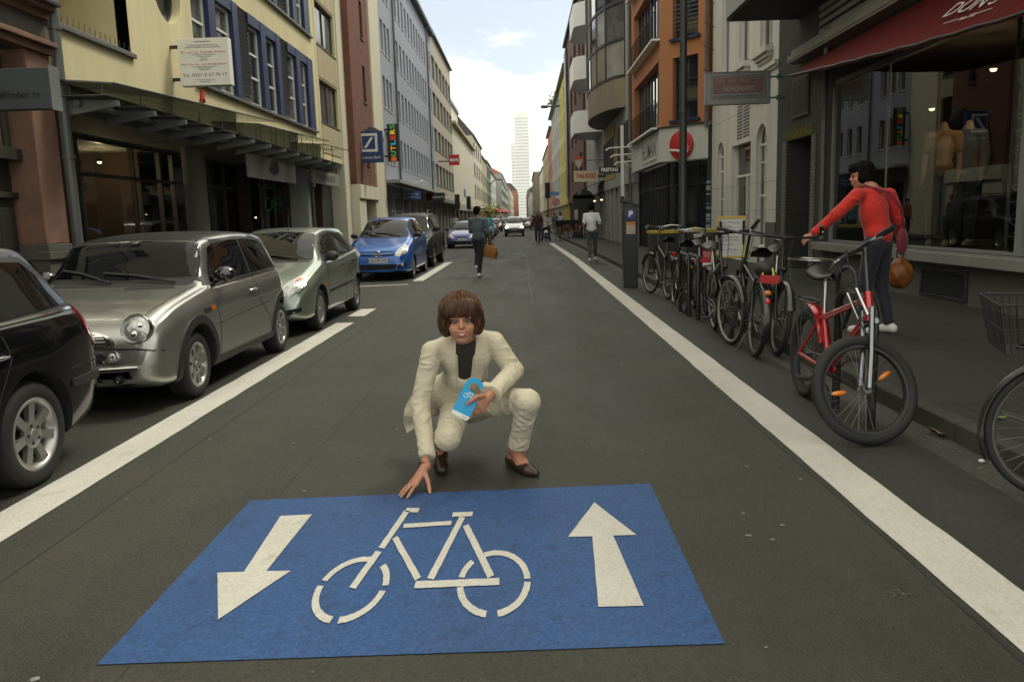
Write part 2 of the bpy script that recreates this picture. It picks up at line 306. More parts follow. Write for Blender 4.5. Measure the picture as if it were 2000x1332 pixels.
def panel():
    root = thing('cycle_marking', 'blue painted road panel with white bicycle and two arrows in front of the crouching woman', 'road marking')
    c = [G(489, 978), G(1270, 945), G(1416, 1258), G(189, 1299)]; nn = 40; b = MB(); ring = []
    for i in range(4):
        for k in range(nn): p = c[i].lerp(c[(i+1) % 4], k/nn); ring.append((p.x+random.uniform(-.0008, .0008), p.y+random.uniform(-.0008, .0008), .004))
    b.add(ring, [list(range(len(ring)))[::-1]]); b.build('blue_field', M_panel, root)
    A = lambda x, y: G(180+x*.31, 930+y*.31); B = lambda x, y: G(800+x*.32, 930+y*.32)
    for pts, lab in (([A(*p) for p in ((1187, 258), (1385, 248), (1098, 606), (1252, 604), (795, 912), (790, 616), (957, 611))], 'arrow pointing down towards the viewer'),
                ([B(*p) for p in ((1128, 167), (1385, 366), (1243, 370), (1430, 800), (1153, 806), (1115, 375), (967, 378))], 'arrow pointing up the street')):
        q = [];
        for i in range(7):
            for k in range(10): p = pts[i].lerp(pts[(i+1) % 7], k/10); q.append((p.x+random.uniform(-.0008, .0008), p.y+random.uniform(-.0008, .0008), .008))
        b = MB(); b.add(q, [list(range(len(q)))]); b.build('arrow', M_line, root)['label'] = lab
    b = MB(); K = 2.02; w = .0265     # the pictogram is stretched twice along the street
    def st(p, q, w=w):
        p = Vector((p[0], p[1]/K)); q = Vector((q[0], q[1]/K)); d = (q-p).normalized(); n = Vector((-d.y, d.x))*w/2; k = max(2, int((q-p).length/.02)); vs = []
        for i in range(k+1):
            o = p.lerp(q, i/k); a = o+n*(1+random.uniform(-.08, .08)); c = o-n*(1+random.uniform(-.08, .08)); vs += [(a.x, a.y*K, .0088), (c.x, c.y*K, .0088)]
        b.add(vs, [(2*i, 2*i+1, 2*i+3, 2*i+2) for i in range(k)])
    def arc(cx, cy, R, a0, a1):
        k = 26; vs = []
        for i in range(k+1):
            a = radians(lerp(a0, a1, i/k))
            for r in (R+random.uniform(-.001, .001), R-w+random.uniform(-.001, .001)): vs.append((cx+r*cos(a), cy+r*sin(a)*K, .008))
        b.add(vs, [(2*i, 2*i+1, 2*i+3, 2*i+2) for i in range(k)])
    rx, ry, fx, fy = -.1636, 3.129, -.7515, 3.10
    arc(rx, ry, .153, 3, 112); arc(rx, ry, .153, -3, -80); arc(rx, ry, .153, -98, -170); arc(rx, ry, .153, 136, 172)
    arc(fx, fy, .149, 72, 166); arc(fx, fy, .149, 176, 261); arc(fx, fy, .149, 273, 352); arc(fx, fy, .149, 2, 48)
    P = dict(f0=A(1640, 715), f1=A(1805, 483), f2=A(1822, 462), f3=A(1985, 226), h=B(57, 216), t0=A(1962, 322), t1=B(255, 293), d0=A(1908, 395), d1=B(52, 636),
             s0=B(322, 258), s1=B(128, 636), a0=B(262, 243), a1=B(385, 238), y0=B(343, 308), y1=B(497, 622), c0=B(33, 672), c1=B(548, 652))
    st(P['f0'], P['f1'], .031); st(P['f2'], P['f3'], .031); st(P['f3']+Vector((-.008, .012, 0)), P['h'], .03); st(P['t0'], P['t1']); st(P['d0'], P['d1']); st(P['s0'], P['s1'], .031)
    st(P['a0'], P['a1'], .03); st(P['y0'], P['y1'], .03); st(P['c0'], P['c1'], .032)
    b.build('bicycle_symbol', M_line, root)
panel()
def litter():
    r = random.Random(3); b = MB()
    for i in range(170):
        x = r.uniform(-2.5, 1.6); y = abs(r.gauss(6, 5))+1.6; s = r.uniform(.004, .016); n = 7
        vs = [(x+s*r.uniform(.6, 1.2)*cos(2*pi*k/n), y+s*r.uniform(.6, 1.2)*sin(2*pi*k/n), .0032) for k in range(n)]; b.add(vs, [list(range(n))])
    tag(b.build('chewing_gum_spots', mat('gum', (.2, .195, .18), .7, var=.3, vs=20)), kind='stuff')
    b = MB()
    for i in range(160):
        x = 2.72-abs(r.gauss(0, .09)); y = r.uniform(2.5, 30); s = r.uniform(.004, .014); b.ball((x, y, s*.4), (s, s*.7, s*.4), n=6)
    tag(b.build('gutter_debris', mat('debris', (.2, .17, .11), .9, var=.5, vs=30)), kind='stuff')
    b = MB(); n = 14
    for (u, v, s, rz) in ((1838, 848, .075, .4),):
        p = G(u, v); pts = [(cos(a)*(1+.45*cos(5*a)), sin(a)*(1+.45*cos(5*a))) for a in [2*pi*k/30 for k in range(30)]]
        b.add([(p.x+s*(x*cos(rz)-y*sin(rz)), p.y+s*1.2*(x*sin(rz)+y*cos(rz)), .012+.028*abs(x)+.012*sin(3*y)) for x, y in [(0, 0)]+pts], [(0, i+1, (i+1) % 30+1) for i in range(30)], sm=True)
    tag(b.build('dry_leaf', mat('dry leaf', (.33, .27, .12), .7, var=.3, vs=30)), 'dry yellow leaf lying in the gutter near the big bicycle wheel', 'leaf')
    b = MB(); p = G(1948, 818, .12); b.add([(p.x+.07*x, p.y+.05*y, .128+.01*abs(x)) for x, y in ((-1, 0), (-.3, .5), (.6, .4), (1, 0), (.4, -.5), (-.4, -.4))], [(0, 1, 2, 3, 4, 5)])
    tag(b.build('green_leaf', mat('green leaf', (.1, .2, .03), .6)), 'small green leaf on the pavement behind the basket bicycle', 'leaf')
    b = MB(); p = G(1917, 904); b.ball((p.x, p.y, .012), (.02, .016, .013), n=8); tag(b.build('crumpled_paper', mat('paper scrap', (.6, .58, .52), .8)), 'tiny crumpled white paper scrap in the gutter by the kerb', 'litter')
litter()
def scuffs():
    m = asphalt('pale scuffed asphalt', .085, (1, .965, .8), .9, .5)
    for i, (u, v, w, h) in enumerate(((1755, 1158, .07, .05), (1100, 640, .3, .1), (1330, 770, .28, .02), (700, 900, .2, .05), (400, 860, .25, .06))):
        p = G(u, v); r = random.Random(i); b = MB(); 
        for k in range(90): a, q = r.uniform(0, 6.3), abs(r.gauss(0, .5)); x, y, s = p.x+w*q*cos(a), p.y+h*q*sin(a), r.uniform(.003, .008); z = .0012+k*.00002; b.add([(x-s, y-s*.6, z), (x+s, y-s*.4, z), (x+s*.7, y+s*.6, z), (x-s*.6, y+s*.5, z)], [(0, 1, 2, 3)])
        tag(b.build('road_scuff', m), kind='stuff')
scuffs()
# ---------------------------------------------------------------- facades
WORLD = set()
_link0 = link
def link(name, me, par=None, bevel=0., loc=None):
    o = _link0(name, me, par, bevel, loc)
    if par and par.name in WORLD: o.matrix_parent_inverse = par.matrix_basis.inverted()
    return o
def wthing(name, label, cat, loc, group=None):
    o = thing(name, label, cat, loc, 0, group); WORLD.add(o.name); return o
class Fac:                               # a facade plane: a along it, o outwards, z up
    def __init__(s, O, A, N):
        O, A, N = Vector(O), Vector(A).normalized(), Vector(N).normalized(); s.O, s.A, s.N = O, A, N
        s.M = Matrix(((A.x, N.x, 0, O.x), (A.y, N.y, 0, O.y), (A.z, N.z, 1, O.z), (0, 0, 0, 1))); s.flip = s.M.to_3x3().determinant() < 0; s.win = {}
    def P(s, a, o, z): return s.M @ Vector((a, o, z))
    def mesh(s, mb, name, mats, R=None, sharp=50):
        M = R or s.M; mb.v = [tuple(M @ Vector(p)) for p in mb.v]
        if s.flip: mb.f = [f[::-1] for f in mb.f]
        return mb.mesh(name, mats, sharp)
    def build(s, mb, name, mats, par=None, bevel=0.): return link(name, s.mesh(mb, name, mats), par, bevel)
    def tm(s, a, o, z, flip=False):       # matrix for lettering read from the street
        x = s.A*(-1 if s.N.cross(s.A).z < 0 else 1)   # reading direction, left to right for a viewer facing the wall
        x = Vector((-s.N.y, s.N.x, 0)); p = s.P(a, o, z); n = s.N
        return Matrix(((x.x, -n.x, 0, p.x), (x.y, -n.y, 0, p.y), (x.z, -n.z, 1, p.z), (0, 0, 0, 1)))
LF = Fac((XL, 0, 0), (0, 1, 0), (1, 0, 0)); RF = Fac((XR, 0, 0), (0, 1, 0), (-1, 0, 0)); RG = Fac((4.75, 0, 0), (0, 1, 0), (-1, 0, 0))
def wall(mb, a0, a1, z0, z1, holes=(), d=.2, m=0, mr=None, o=0., back=0.):
    mr = m if mr is None else mr
    A = sorted({a0, a1}|{min(max(h[i], a0), a1) for h in holes for i in (0, 1)}); Z = sorted({z0, z1}|{min(max(h[i], z0), z1) for h in holes for i in (2, 3)})
    for i in range(len(A)-1):
        for j in range(len(Z)-1):
            ca, cz = (A[i]+A[i+1])/2, (Z[j]+Z[j+1])/2
            if any(h[0] < ca < h[1] and h[2] < cz < h[3] for h in holes): continue
            mb.add([(A[i], o, Z[j]), (A[i+1], o, Z[j]), (A[i+1], o, Z[j+1]), (A[i], o, Z[j+1])], [(0, 1, 2, 3)], m)
    for h in holes:
        p = [(h[0], h[2]), (h[1], h[2]), (h[1], h[3]), (h[0], h[3])]
        for k in range(4):
            q, r = p[k], p[(k+1) % 4]; mb.add([(q[0], o, q[1]), (r[0], o, r[1]), (r[0], o-d, r[1]), (q[0], o-d, q[1])], [(0, 1, 2, 3)], mr)
    if back:
        for a in (a0, a1): mb.add([(a, o, z0), (a, o, z1), (a, o-back, z1), (a, o-back, z0)], [(0, 1, 2, 3)], m)
        mb.add([(a0, o, z1), (a1, o, z1), (a1, o-back, z1), (a0, o-back, z1)], [(0, 1, 2, 3)], m)
M_wd = mat('window glass dark', (.016, .018, .02), .04, spec=.75, var=.3, vs=.7); M_wb = mat('window glass with blind', (.3, .29, .25), .12, spec=.6, var=.2, coat=1.)
M_wm = mat('window glass curtain', (.09, .09, .085), .06, spec=.7, var=.5, vs=3)
M_wsky = mat('window glass reflecting', (.02, .022, .025), .02, spec=1., var=0, coat=1.)
M_fw = mat('window frame white', (.66, .66, .62), .5, var=.08); M_fd = mat('window frame dark', (.035, .036, .038), .45, var=.1); M_fg = mat('window frame grey', (.2, .21, .21), .5, var=.1)
M_dark = mat('dark interior', (.012, .011, .01), .9, var=.2); M_sill = mat('sill metal', (.12, .12, .12), .45, var=.15)
WR = random.Random(11)
def window(fac, root, a0, a1, z0, z1, o=-.13, ft=.06, mull=(), trans=(), fm=None, gm=None, sill=True, part='window', sm=None):
    fm = fm or M_fw; gm = gm or WR.choice([M_wd, M_wd, M_wd, M_wm]); w, h = round(a1-a0, 3), round(z1-z0, 3); key = (w, h, ft, tuple(mull), tuple(trans), fm.name, sill)
    R = fac.M.to_3x3().to_4x4()
    if key not in fac.win:
        b = MB(); b.box((0, 0, 0), (ft, .07, h)); b.box((w-ft, 0, 0), (w, .07, h)); b.box((ft, 0, 0), (w-ft, .07, ft)); b.box((ft, 0, h-ft), (w-ft, .07, h))
        for t in mull: b.box((w*t-ft*.45, .004, ft), (w*t+ft*.45, .066, h-ft))
        for t in trans: b.box((ft, .008, h*t-ft*.4), (w-ft, .062, h*t+ft*.4))
        if sill: b.box((-.04, .0, -.045), (w+.04, .2, -.003), 1)
        f = fac.mesh(b, part, [fm, sm or M_sill], R); b = MB(); b.box((ft*.5, .015, ft*.5), (w-ft*.5, .028, h-ft*.5)); fac.win[key] = (f, fac.mesh(b, 'pane', [M_wd], R))
    f, p = fac.win[key]; loc = fac.P(a0, o-.035, z0)
    w_ = link(part, f, root, 0, loc); q = _link0('pane', p, w_)
    if gm is not M_wd: q.material_slots[0].link = 'OBJECT'; q.material_slots[0].material = gm
    return w_
def fbox(fac, name, a0, a1, o0, o1, z0, z1, m, root=None, bevel=0.):
    b = MB(); b.box((a0, o0, z0), (a1, o1, z1)); return fac.build(b, name, m, root, bevel)
def text_on(fac, body, size, m, a, o, z, par, **k): return text(body, size, m, fac.tm(a, o, z), par, **k)
def textY(body, size, m, x, y, z, par, **k):          # lettering on a face turned towards -y
    return text(body, size, m, T(x, y, z), par, **k)
def signbox(name, label, x0, x1, y, z0, z1, th, m, group=None, rim=None, cat='sign'):
    t = wthing(name, label, cat, ((x0+x1)/2, y, z0), group); b = MB(); b.box((x0, y, z0), (x1, y+th, z1)); b.build('panel', m, t, .008)
    if rim:
        b = MB(); e = .02
        for q in (((x0-e, y-.012, z0-e), (x0, y+th+.01, z1+e)), ((x1, y-.012, z0-e), (x1+e, y+th+.01, z1+e)), ((x0, y-.012, z0-e), (x1, y+th+.01, z0)), ((x0, y-.012, z1), (x1, y+th+.01, z1+e))): b.box(*q)
        b.build('rim', rim, t)
    return t
def pipe(label, x, y, z0, z1, r=.055, m=None, group='downpipes'):
    b = MB(); b.tube([(x, y, z0), (x, y, z1)], r, 12)
    z = z0+.6
    while z < z1: b.tube([(x, y, z), (x, y, z+.05)], r*1.22, 12); z += 1.85
    return tag(b.build('downpipe', m or M_pipe), label, 'downpipe', group)
M_pipe = mat('zinc pipe', (.13, .135, .13), .5, .4, var=.3, vs=4, streak=True, dirt=(.06, .06, .055))
M_yel = mat('yellow render', (.62, .555, .34), .85, var=.14, vs=.9, bump=.15, bs=70, streak=True, dirt=(.5, .43, .25)); M_cream = mat('cream render', (.6, .57, .45), .85, var=.12, vs=1.2, bump=.12, bs=70, streak=True)
M_beige = mat('beige panels', (.42, .36, .23), .8, var=.15, vs=2, streak=True); M_navy = mat('navy blue frames', (.012, .026, .085), .4, var=.15)
M_red = mat('red sandstone', (.2, .108, .075), .85, var=.3, vs=3, bump=.3, bs=40, dirt=(.13, .06, .045)); M_stone = mat('grey stone', (.085, .082, .07), .85, var=.25, vs=3, bump=.2)
M_steel = mat('galvanised steel', (.22, .235, .23), .5, .3, var=.2, vs=3); M_canopy = glass('canopy glass', (.3, .315, .3), 1.5, .08)
M_gl = glass('shop glass', (.62, .66, .63), 1.5); M_grey = mat('grey plaster', (.3, .3, .285), .85, var=.15, vs=1.5, streak=True)
M_dkgreen = mat('dark green timber', (.03, .031, .022), .55, var=.3, vs=4, streak=True); M_white = mat('white panel', (.8, .79, .75), .5, var=.05)
M_warm = mat('warm lamp', (1, .72, .35), .5, var=0, emit=6.); M_blk = mat('black paint', (.012, .012, .013), .45, var=.2)
M_brickred = brick('red brick', (.2, .062, .038), (.13, .045, .03), (.12, .085, .065))
def lampspot(name, label, p, e, col=(1, .72, .4), r=.05, group=None, cat='lamp'):
    b = MB(); b.ball((0, 0, 0), (r, r, r*.8), 0, 10); b.lathe([(.0, r*1.6), (r*.9, r*1.5), (r*1.25, 0)], 12, 1); o = b.build(name, [M_warm, M_blk]); o.location = p; tag(o, label, cat, group)
    if e:
        l = bpy.data.lights.new(name+' light', 'POINT'); l.energy = e; l.color = col; l.shadow_soft_size = .08; q = bpy.data.objects.new(name+' light', l); COL.objects.link(q); q.parent = o; q.location = (0, 0, -.12)
    return o
# ---- old house with the green timber front at the left edge
def old_house():
    t = wthing('town_house', 'old town house with dark green timber front and red sandstone pillar at the left edge', 'building', (XL, 8, 0)); F = LF
    b = MB(); wall(b, 3, 12.02, 4.75, 14, [(5, 6.4, 5.6, 8.2), (7.6, 9, 5.6, 8.2), (9.9, 11, 5.6, 8.2)], .25, back=8); F.build(b, 'wall', M_cream, t)
    for a in (5, 7.6, 9.9): window(F, t, a, a+(1.1 if a > 9 else 1.4), 5.6, 8.2, mull=(.5,), trans=(.68,))
    b = MB()
    for z, o, h in ((4.02, .12, .1), (4.12, .2, .07), (4.19, .1, .05)): b.box((3, -.3, z), (12.02, o, z+h), 0)
    b.box((3, -.3, 4.24), (12.02, .03, 4.52), 1)
    for z, o, h, m in ((4.52, .1, .1, 0), (4.62, .22, .07, 0), (4.69, .3, .06, 2)): b.box((3, -.3, z), (12.04, o, z+h), m)
    F.build(b, 'cornice', [M_red, M_stone, M_fd], t, .012)
    b = MB(); b.box((11.42, -.5, 1.32), (12.0, .06, 4.02)); F.build(b, 'pillar', M_red, t, .015)
    b = MB(); b.box((11.36, -.5, 0), (12.03, .1, 1.1)); b.box((11.33, -.5, 1.1), (12.04, .14, 1.22)); b.box((11.39, -.5, 1.22), (12.01, .09, 1.32)); F.build(b, 'plinth', M_stone, t, .01)
    b = MB(); b.box((3, -.6, .1), (11.42, -.35, 4.02)); b.box((3, -.35, 2.5), (11.42, -.14, 2.66)); b.box((3, -.35, 1.98), (11.42, -.26, 2.06))   # timber front: transom, mouldings
    for a in np.arange(3.3, 11.4, .82):
        b.box((a, -.35, .3), (a+.1, -.27, 2.5)); b.box((a+.24, -.35, .45), (a+.66, -.3, 1.85)); b.box((a+.3, -.31, .52), (a+.6, -.285, 1.78))
    F.build(b, 'timber_front', M_dkgreen, t, .008)
    b = MB()
    for i in range(46): b.tube([(11.36-.075*i, -.3+.03*sin(i*2.4), 2.68), (11.36-.075*i, -.3+.03*sin(i*2.4), 3.95)], .042, 6)
    F.build(b, 'pleated_curtain', mat('olive curtain', (.055, .05, .035), .9, var=.3), t)
    pipe('zinc downpipe between the red pillar and the yellow house', XL+.1, 12.15, .12, 13, .075)
    s = signbox('projecting_sign', 'dark grey projecting box sign with faint black lettering on the green timber front', -6.0, -4.92, 8.6, 2.78, 3.2, .13, mat('anthracite sign', (.045, .05, .055), .45, var=.1))
    textY('#filmbar.tv', .105, M_blk, -5.27, 8.595, 2.93, s); b = MB(); b.box((-6.9, 8.64, 2.95), (-6.0, 8.7, 3.02)); b.build('bracket', M_fd, s)
    b = MB(); b.box((-4.918, 8.585, 2.765), (-4.9, 8.745, 3.215)); b.build('edge_strip', M_steel, s)
old_house()
# ---- yellow house with the blue window bands and the glass canopy
def yellow_house():
    t = wthing('yellow_house', 'yellow rendered house with navy window bands, porthole and glass canopy over dark shops', 'building', (XL, 20, 0)); F = LF
    Z0, bands = 3.72, ((4.58, 6.86), (7.63, 9.9), (10.7, 12.9)); pc, pz, pr = 16.45, 6.12, .66
    loggia = (12.32, 14.7, 4.56, 7.2); holes = [loggia]+[(17.6, 27.5, a, c) for a, c in bands]+[(pc-pr, pc+pr, pz-pr, pz+pr)]
    b = MB(); wall(b, 12.24, 28.05, Z0, 14, holes, .22, back=9)
    n = 48                                                        # round porthole: fill between square and circle
    for i in range(n):
        def sq(a): k = pr/max(abs(cos(a)), abs(sin(a))); return (pc+k*cos(a), 0, pz+k*sin(a))
        a0, a1 = 2*pi*i/n, 2*pi*(i+1)/n; c = lambda a, o: (pc+(pr-.04)*cos(a), o, pz+(pr-.04)*sin(a))
        b.add([sq(a0), sq(a1), c(a1, 0), c(a0, 0)], [(0, 1, 2, 3)]); b.add([c(a0, 0), c(a1, 0), c(a1, -.3), c(a0, -.3)], [(0, 1, 2, 3)])
    a0, a1, z0, z1 = loggia
    b.add([(a0, 0, z0), (a0, -1.6, z0), (a0, -1.6, z1), (a0, 0, z1)], [(0, 1, 2, 3)]); b.add([(a1, 0, z0), (a1, -1.6, z0), (a1, -1.6, z1), (a1, 0, z1)], [(0, 1, 2, 3)]); b.add([(a0, -1.6, z0), (a1, -1.6, z0), (a1, -1.6, z1), (a0, -1.6, z1)], [(0, 1, 2, 3)]); b.add([(a0, 0, z1), (a1, 0, z1), (a1, -1.6, z1), (a0, -1.6, z1)], [(0, 1, 2, 3)])
    b.add([(12.24, 0, Z0), (28.05, 0, Z0), (28.05, -9, Z0), (12.24, -9, Z0)], [(0, 1, 2, 3)])
    F.build(b, 'wall', M_yel, t)
    b = MB(); b.box((12.2, -.25, 4.5), (14.78, .07, 4.58)); F.build(b, 'parapet_cap', M_sill, t, .01)
    b = MB()
    for k in range(14): b.tube([(12.5+.16*k, .02, 4.58), (12.5+.16*k+.02, .02, 4.72)], .006, 4)
    F.build(b, 'bird_spikes', M_fd, t)
    fbox(F, 'balcony_door', 12.36, 13.3, -1.5, -1.4, 4.6, 7, M_wd, t)
    b = MB(); b.lathe([(pr-.1, 0), (pr-.1, .1), (pr+.0, .1), (pr+.03, .05), (pr+.03, 0)], 48); b.box((-.03, -pr+.1, .02), (.03, pr-.1, .06)); b.lathe([(0, .03), (pr-.08, .03)], 48, 1)
    M = Matrix(((1, 0, 0, pc), (0, 0, 1, -.27), (0, 1, 0, pz), (0, 0, 0, 1))); b.v = [tuple(M @ Vector(p)) for p in b.v]; F.build(b, 'round_window', [M_fd, M_wd], t)
    M_louv = mat('louvre metal', (.2, .205, .21), .45, .3, var=.15)
    for (z0, z1) in bands:
        a = 17.6
        for mod in range(2):
            seq = [('w', .92), ('b', .42), ('w', 1.12), ('b', .36), ('l', .8), ('w', .95), ('b', .42), ('w', .95), ('b', .36), ('l', .78)] if mod == 0 else [('w', .86), ('b', .45), ('w', .86), ('b', .65)]
            for k, wd in seq:
                wd = min(wd, 27.5-a)
                if k == 'w':
                    window(F, t, a, a+wd, z0+.02, z1-.26, -.12, .07, (), (.36, .66) if wd < 1 else (.36, .72), M_fw, WR.choice([M_wd, M_wd, M_wm]), sill=False)
                    b = MB(); b.box((a, -.2, z1-.26), (a+wd, .02, z1)); F.build(b, 'blind_box', M_navy, t)
                elif k == 'b': b = MB(); b.box((a, -.2, z0), (a+wd, .03, z1)); F.build(b, 'blue_post', M_navy, t, .006)
                else:
                    b = MB(); b.box((a, -.2, z0), (a+wd, -.05, z1), 0); z = z0+.06
                    while z < z1-.08: b.add([(a, -.05, z), (a+wd, -.05, z), (a+wd, .02, z+.05), (a, .02, z+.05), (a, -.05, z+.075), (a+wd, -.05, z+.075)], [(0, 1, 2, 3), (3, 2, 5, 4)], 1); z += .1
                    F.build(b, 'louvre_panel', [M_navy, M_louv], t)
                a += wd
        fbox(F, 'band_sill', 17.52, 27.58, -.22, .09, z0-.07, z0-.004, M_sill, t)
    # ground floor: recessed shops behind a soffit
    b = MB(); b.box((12.3, -5.9, 3.3), (28.05, -.05, 3.7)); F.build(b, 'soffit', mat('grey soffit', (.17, .165, .15), .8), t)
    b = MB(); b.box((12.24, -6, .12), (12.4, -.02, 3.3)); b.box((27.8, -6, .12), (28.05, -.02, 3.3)); b.box((12.4, -6, .12), (27.8, -5.8, 3.3)); b.box((19.2, -5.8, .12), (19.3, -2.2, 3.3)); b.box((23.9, -5.8, .12), (24, -1.2, 3.3)); F.build(b, 'inner_wall', mat('brown shop wall', (.05, .029, .02), .9, var=.3), t)
    fbox(F, 'yellow_jamb', 13.32, 13.5, -1.75, -1.45, .12, 3.3, M_yel, t)
    b = MB()
    for a in (12.5, 13.0, 13.62, 15.4, 17.6, 18.9, 19.6, 20.7, 21.8, 22.9, 23.9): b.box((a, -1.66, .12), (a+.07, -1.56, 3.3))
    for z in (.12, .5, 2.55, 3.23): b.box((12.5, -1.655, z), (23.9, -1.565, z+.07))
    for a in (24.4, 25.4, 26.3): b.box((a, -1.0, .12), (a+.07, -.9, 3.3))
    for z in (.12, .6, 2.6, 3.23): b.box((24.0, -.995, z), (26.37, -.905, z+.07))
    F.build(b, 'shop_frame', M_fd, t)
    b = MB(); b.box((12.5, -1.62, .15), (23.9, -1.608, 3.28)); b.box((24, -.955, .15), (26.3, -.943, 3.28)); F.build(b, 'shop_glass', M_gl, t)
    for a, r in ((18.5, .25),):
        b = MB(); b.tube([(a, -.6, .12), (a, -.6, 3.3)], r, 20); F.build(b, 'column', mat('grey column', (.1, .1, .09), .7), t)
    b = MB(); b.box((26.4, -.9, .12), (27.8, -.75, 3.3)); F.build(b, 'entrance_door', mat('dark red door', (.05, .018, .015), .5), t); fbox(F, 'door_lintel', 26.3, 27.85, -.75, -.2, 2.75, 3.3, M_grey, t); fbox(F, 'grey_pilaster', 25.95, 26.35, -.6, -.02, .12, 3.3, M_grey, t)
    # canopy: three shingled glass sheets on steel fins
    c = wthing('glass_canopy', 'long glass canopy on steel fins over the dark shops of the yellow house', 'canopy', (XL, 19, 3.6))
    for y0, y1, z0, z1, o1 in ((11.75, 19.85, 3.63, 3.98, .95), (18.2, 25.2, 3.78, 4.02, .95), (24.2, 28.0, 3.86, 3.96, .95)):
        b = MB(); vs = [(y0, -.02, z0+.05), (y1, -.02, z1+.05), (y1, o1, z1), (y0+.25, o1, z0)]; b.add(vs+[(p[0], p[1], p[2]-.02) for p in vs], [(0, 1, 2, 3), (7, 6, 5, 4), (0, 4, 5, 1), (1, 5, 6, 2), (2, 6, 7, 3), (3, 7, 4, 0)]); F.build(b, 'glass_sheet', M_canopy, c)
        b = MB(); b.tube([(y0+.25, o1+.012, z0-.012), (y1, o1+.012, z1-.012)], .014, 6); F.build(b, 'edge_rail', M_fd, c)
    a = 12.3; i = 0
    while a < 28:
        b = MB(); b.add([(a, 0, 3.2), (a, .85, 3.34), (a, .85, 3.42), (a, 0, 3.46), (a+.07, 0, 3.2), (a+.07, .85, 3.34), (a+.07, .85, 3.42), (a+.07, 0, 3.46)], [(0, 1, 2, 3), (7, 6, 5, 4), (0, 4, 5, 1), (1, 5, 6, 2), (2, 6, 7, 3), (3, 7, 4, 0)])
        b.box((a-.25, .05, 3.462), (a+.3, .8, 3.474))
        for o in (.12, .62): b.tube([(a+.035, o, 3.44), (a+.035, o, 3.64+(a-11.75)*.025)], .012, 6)
        F.build(b, 'steel_fin', M_steel, c, .004); a += 1.22; i += 1
    b = MB(); b.tube([(12.2, .28, 3.39), (28, .28, 3.39)], .05, 10); b.tube([(12.2, .02, 3.5), (28, .02, 3.5)], .045, 10); F.build(b, 'support_tube', M_steel, c)
    # signs
    s = signbox('projecting_sign', 'white doctors practice box sign sticking out beside the porthole', -6.72, -5.72, 16.3, 4.27, 5.17, .2, M_white)
    x = -6.22; k = mat('sign ink dark', (.08, .08, .085), .6, var=0); r = mat('sign ink red', (.5, .06, .035), .6, var=0)
    for z, h, c_, tx in ((5.1, .036, k, 'PRAXISGEMEINSCHAFT'), (5.035, .033, k, 'FÜR PSYCHOTHERAPIE UND BEGUTACHTUNG'), (4.995, .033, k, 'VERHALTENSTHERAPIE, COACHING, SUPERVISION'), (4.905, .056, r, 'Dr. rer. nat. Thorsten Kienast'), (4.86, .03, k, 'Psychologischer Psychotherapeut'), (4.825, .03, k, 'Verhaltenstherapie'), (4.79, .03, k, 'Coaching'), (4.755, .03, k, 'Supervision'),
                        (4.675, .056, r, 'Prof. Dr. rer. nat. Nicole Jansen'), (4.63, .03, k, 'Psychologische Psychotherapeutin'), (4.6, .03, k, 'Verhaltenstherapie'), (4.57, .03, k, 'Begutachtung'), (4.47, .085, k, 'Tel. 0221-2 57 70 17'), (4.38, .03, k, 'Termine nach Vereinbarung'), (4.345, .03, k, 'Bitte klingeln')):
        textY(tx, h, c_, x, 16.298, z, s, ext=.001, width=min(.9, h*len(tx)*.52))
    b = MB()
    for z in (4.38, 5.0): b.box((-6.92, 16.36, z), (-6.72, 16.42, z+.06))
    b.build('bracket', M_fd, s)
    o = text_on(F, 'A', .34, mat('pharmacy red', (.55, .03, .02), .5, var=0), 17.75, .03, 4.28, None, name='pharmacy_letter', ext=.02, bold=.01); tag(o, 'small red letter on the yellow wall above the canopy', 'sign')
    for a0, a1, z0, z1, lab, kind in ((19.75, 23.9, 2.68, 3.26, 'grey shop board with a dark scrolled ornament under the canopy', 0), (25.7, 29.6, 2.8, 3.24, 'grey shop board with faint raised letters under the far end of the canopy', 1)):
        s = wthing('shop_board', lab, 'sign', F.P((a0+a1)/2, .1, z0), 'shop boards under the canopy'); fbox(F, 'panel', a0, a1, .18, .22, z0, z1, mat('board grey', (.22, .22, .2), .6, var=.12), s)
        b = MB()
        for a in (a0+.3, a1-.3): b.tube([(a, .2, z1), (a, .2, 3.55)], .012, 6)
        F.build(b, 'hanger', M_fd, s); b = MB(); ca, cz = (a0+a1)/2, (z0+z1)/2
        if kind == 0:
            for sg in (-1, 1):
                for r0, tw in ((.22, 1), (.15, -1)):
                    b.tube([(ca+sg*(.06+.1*r0*k+r0*cos(k*.5*tw)*(1-k/16)), .235, cz+r0*sin(k*.5*tw)*(1-k/16)+.02) for k in range(14)], .022, 6)
            b.ball((ca, .235, cz), (.06, .02, .16), n=10)
        else:
            for i, wd in enumerate((.3, .24, .3, .24, .3, .24, .18, .3)): b.box((ca-1.35+i*.34, .225, cz-.1), (ca-1.35+i*.34+wd*.25, .24, cz+.1)); b.box((ca-1.35+i*.34, .222, cz+.06-.05*(i % 3)), (ca-1.35+i*.34+wd*.8, .238, cz+.1-.05*(i % 3)))
        F.build(b, 'ornament', M_fd if kind == 0 else mat('board letter', (.15, .15, .135), .6), s)
    for i, (a, o, z, e) in enumerate(((14.8, -3.2, 2.95, 8), (16.3, -3.6, 2.9, 14), (18.2, -2.6, 3.02, 12))): lampspot('ceiling_spot', ['small bright ceiling spot at the near end of the dark shop', 'warm ceiling spot lighting the brown wall of the dark shop', 'warm ceiling spot behind the round column'][i], F.P(a, o, z), e*3, group='ceiling spots in the dark shop')
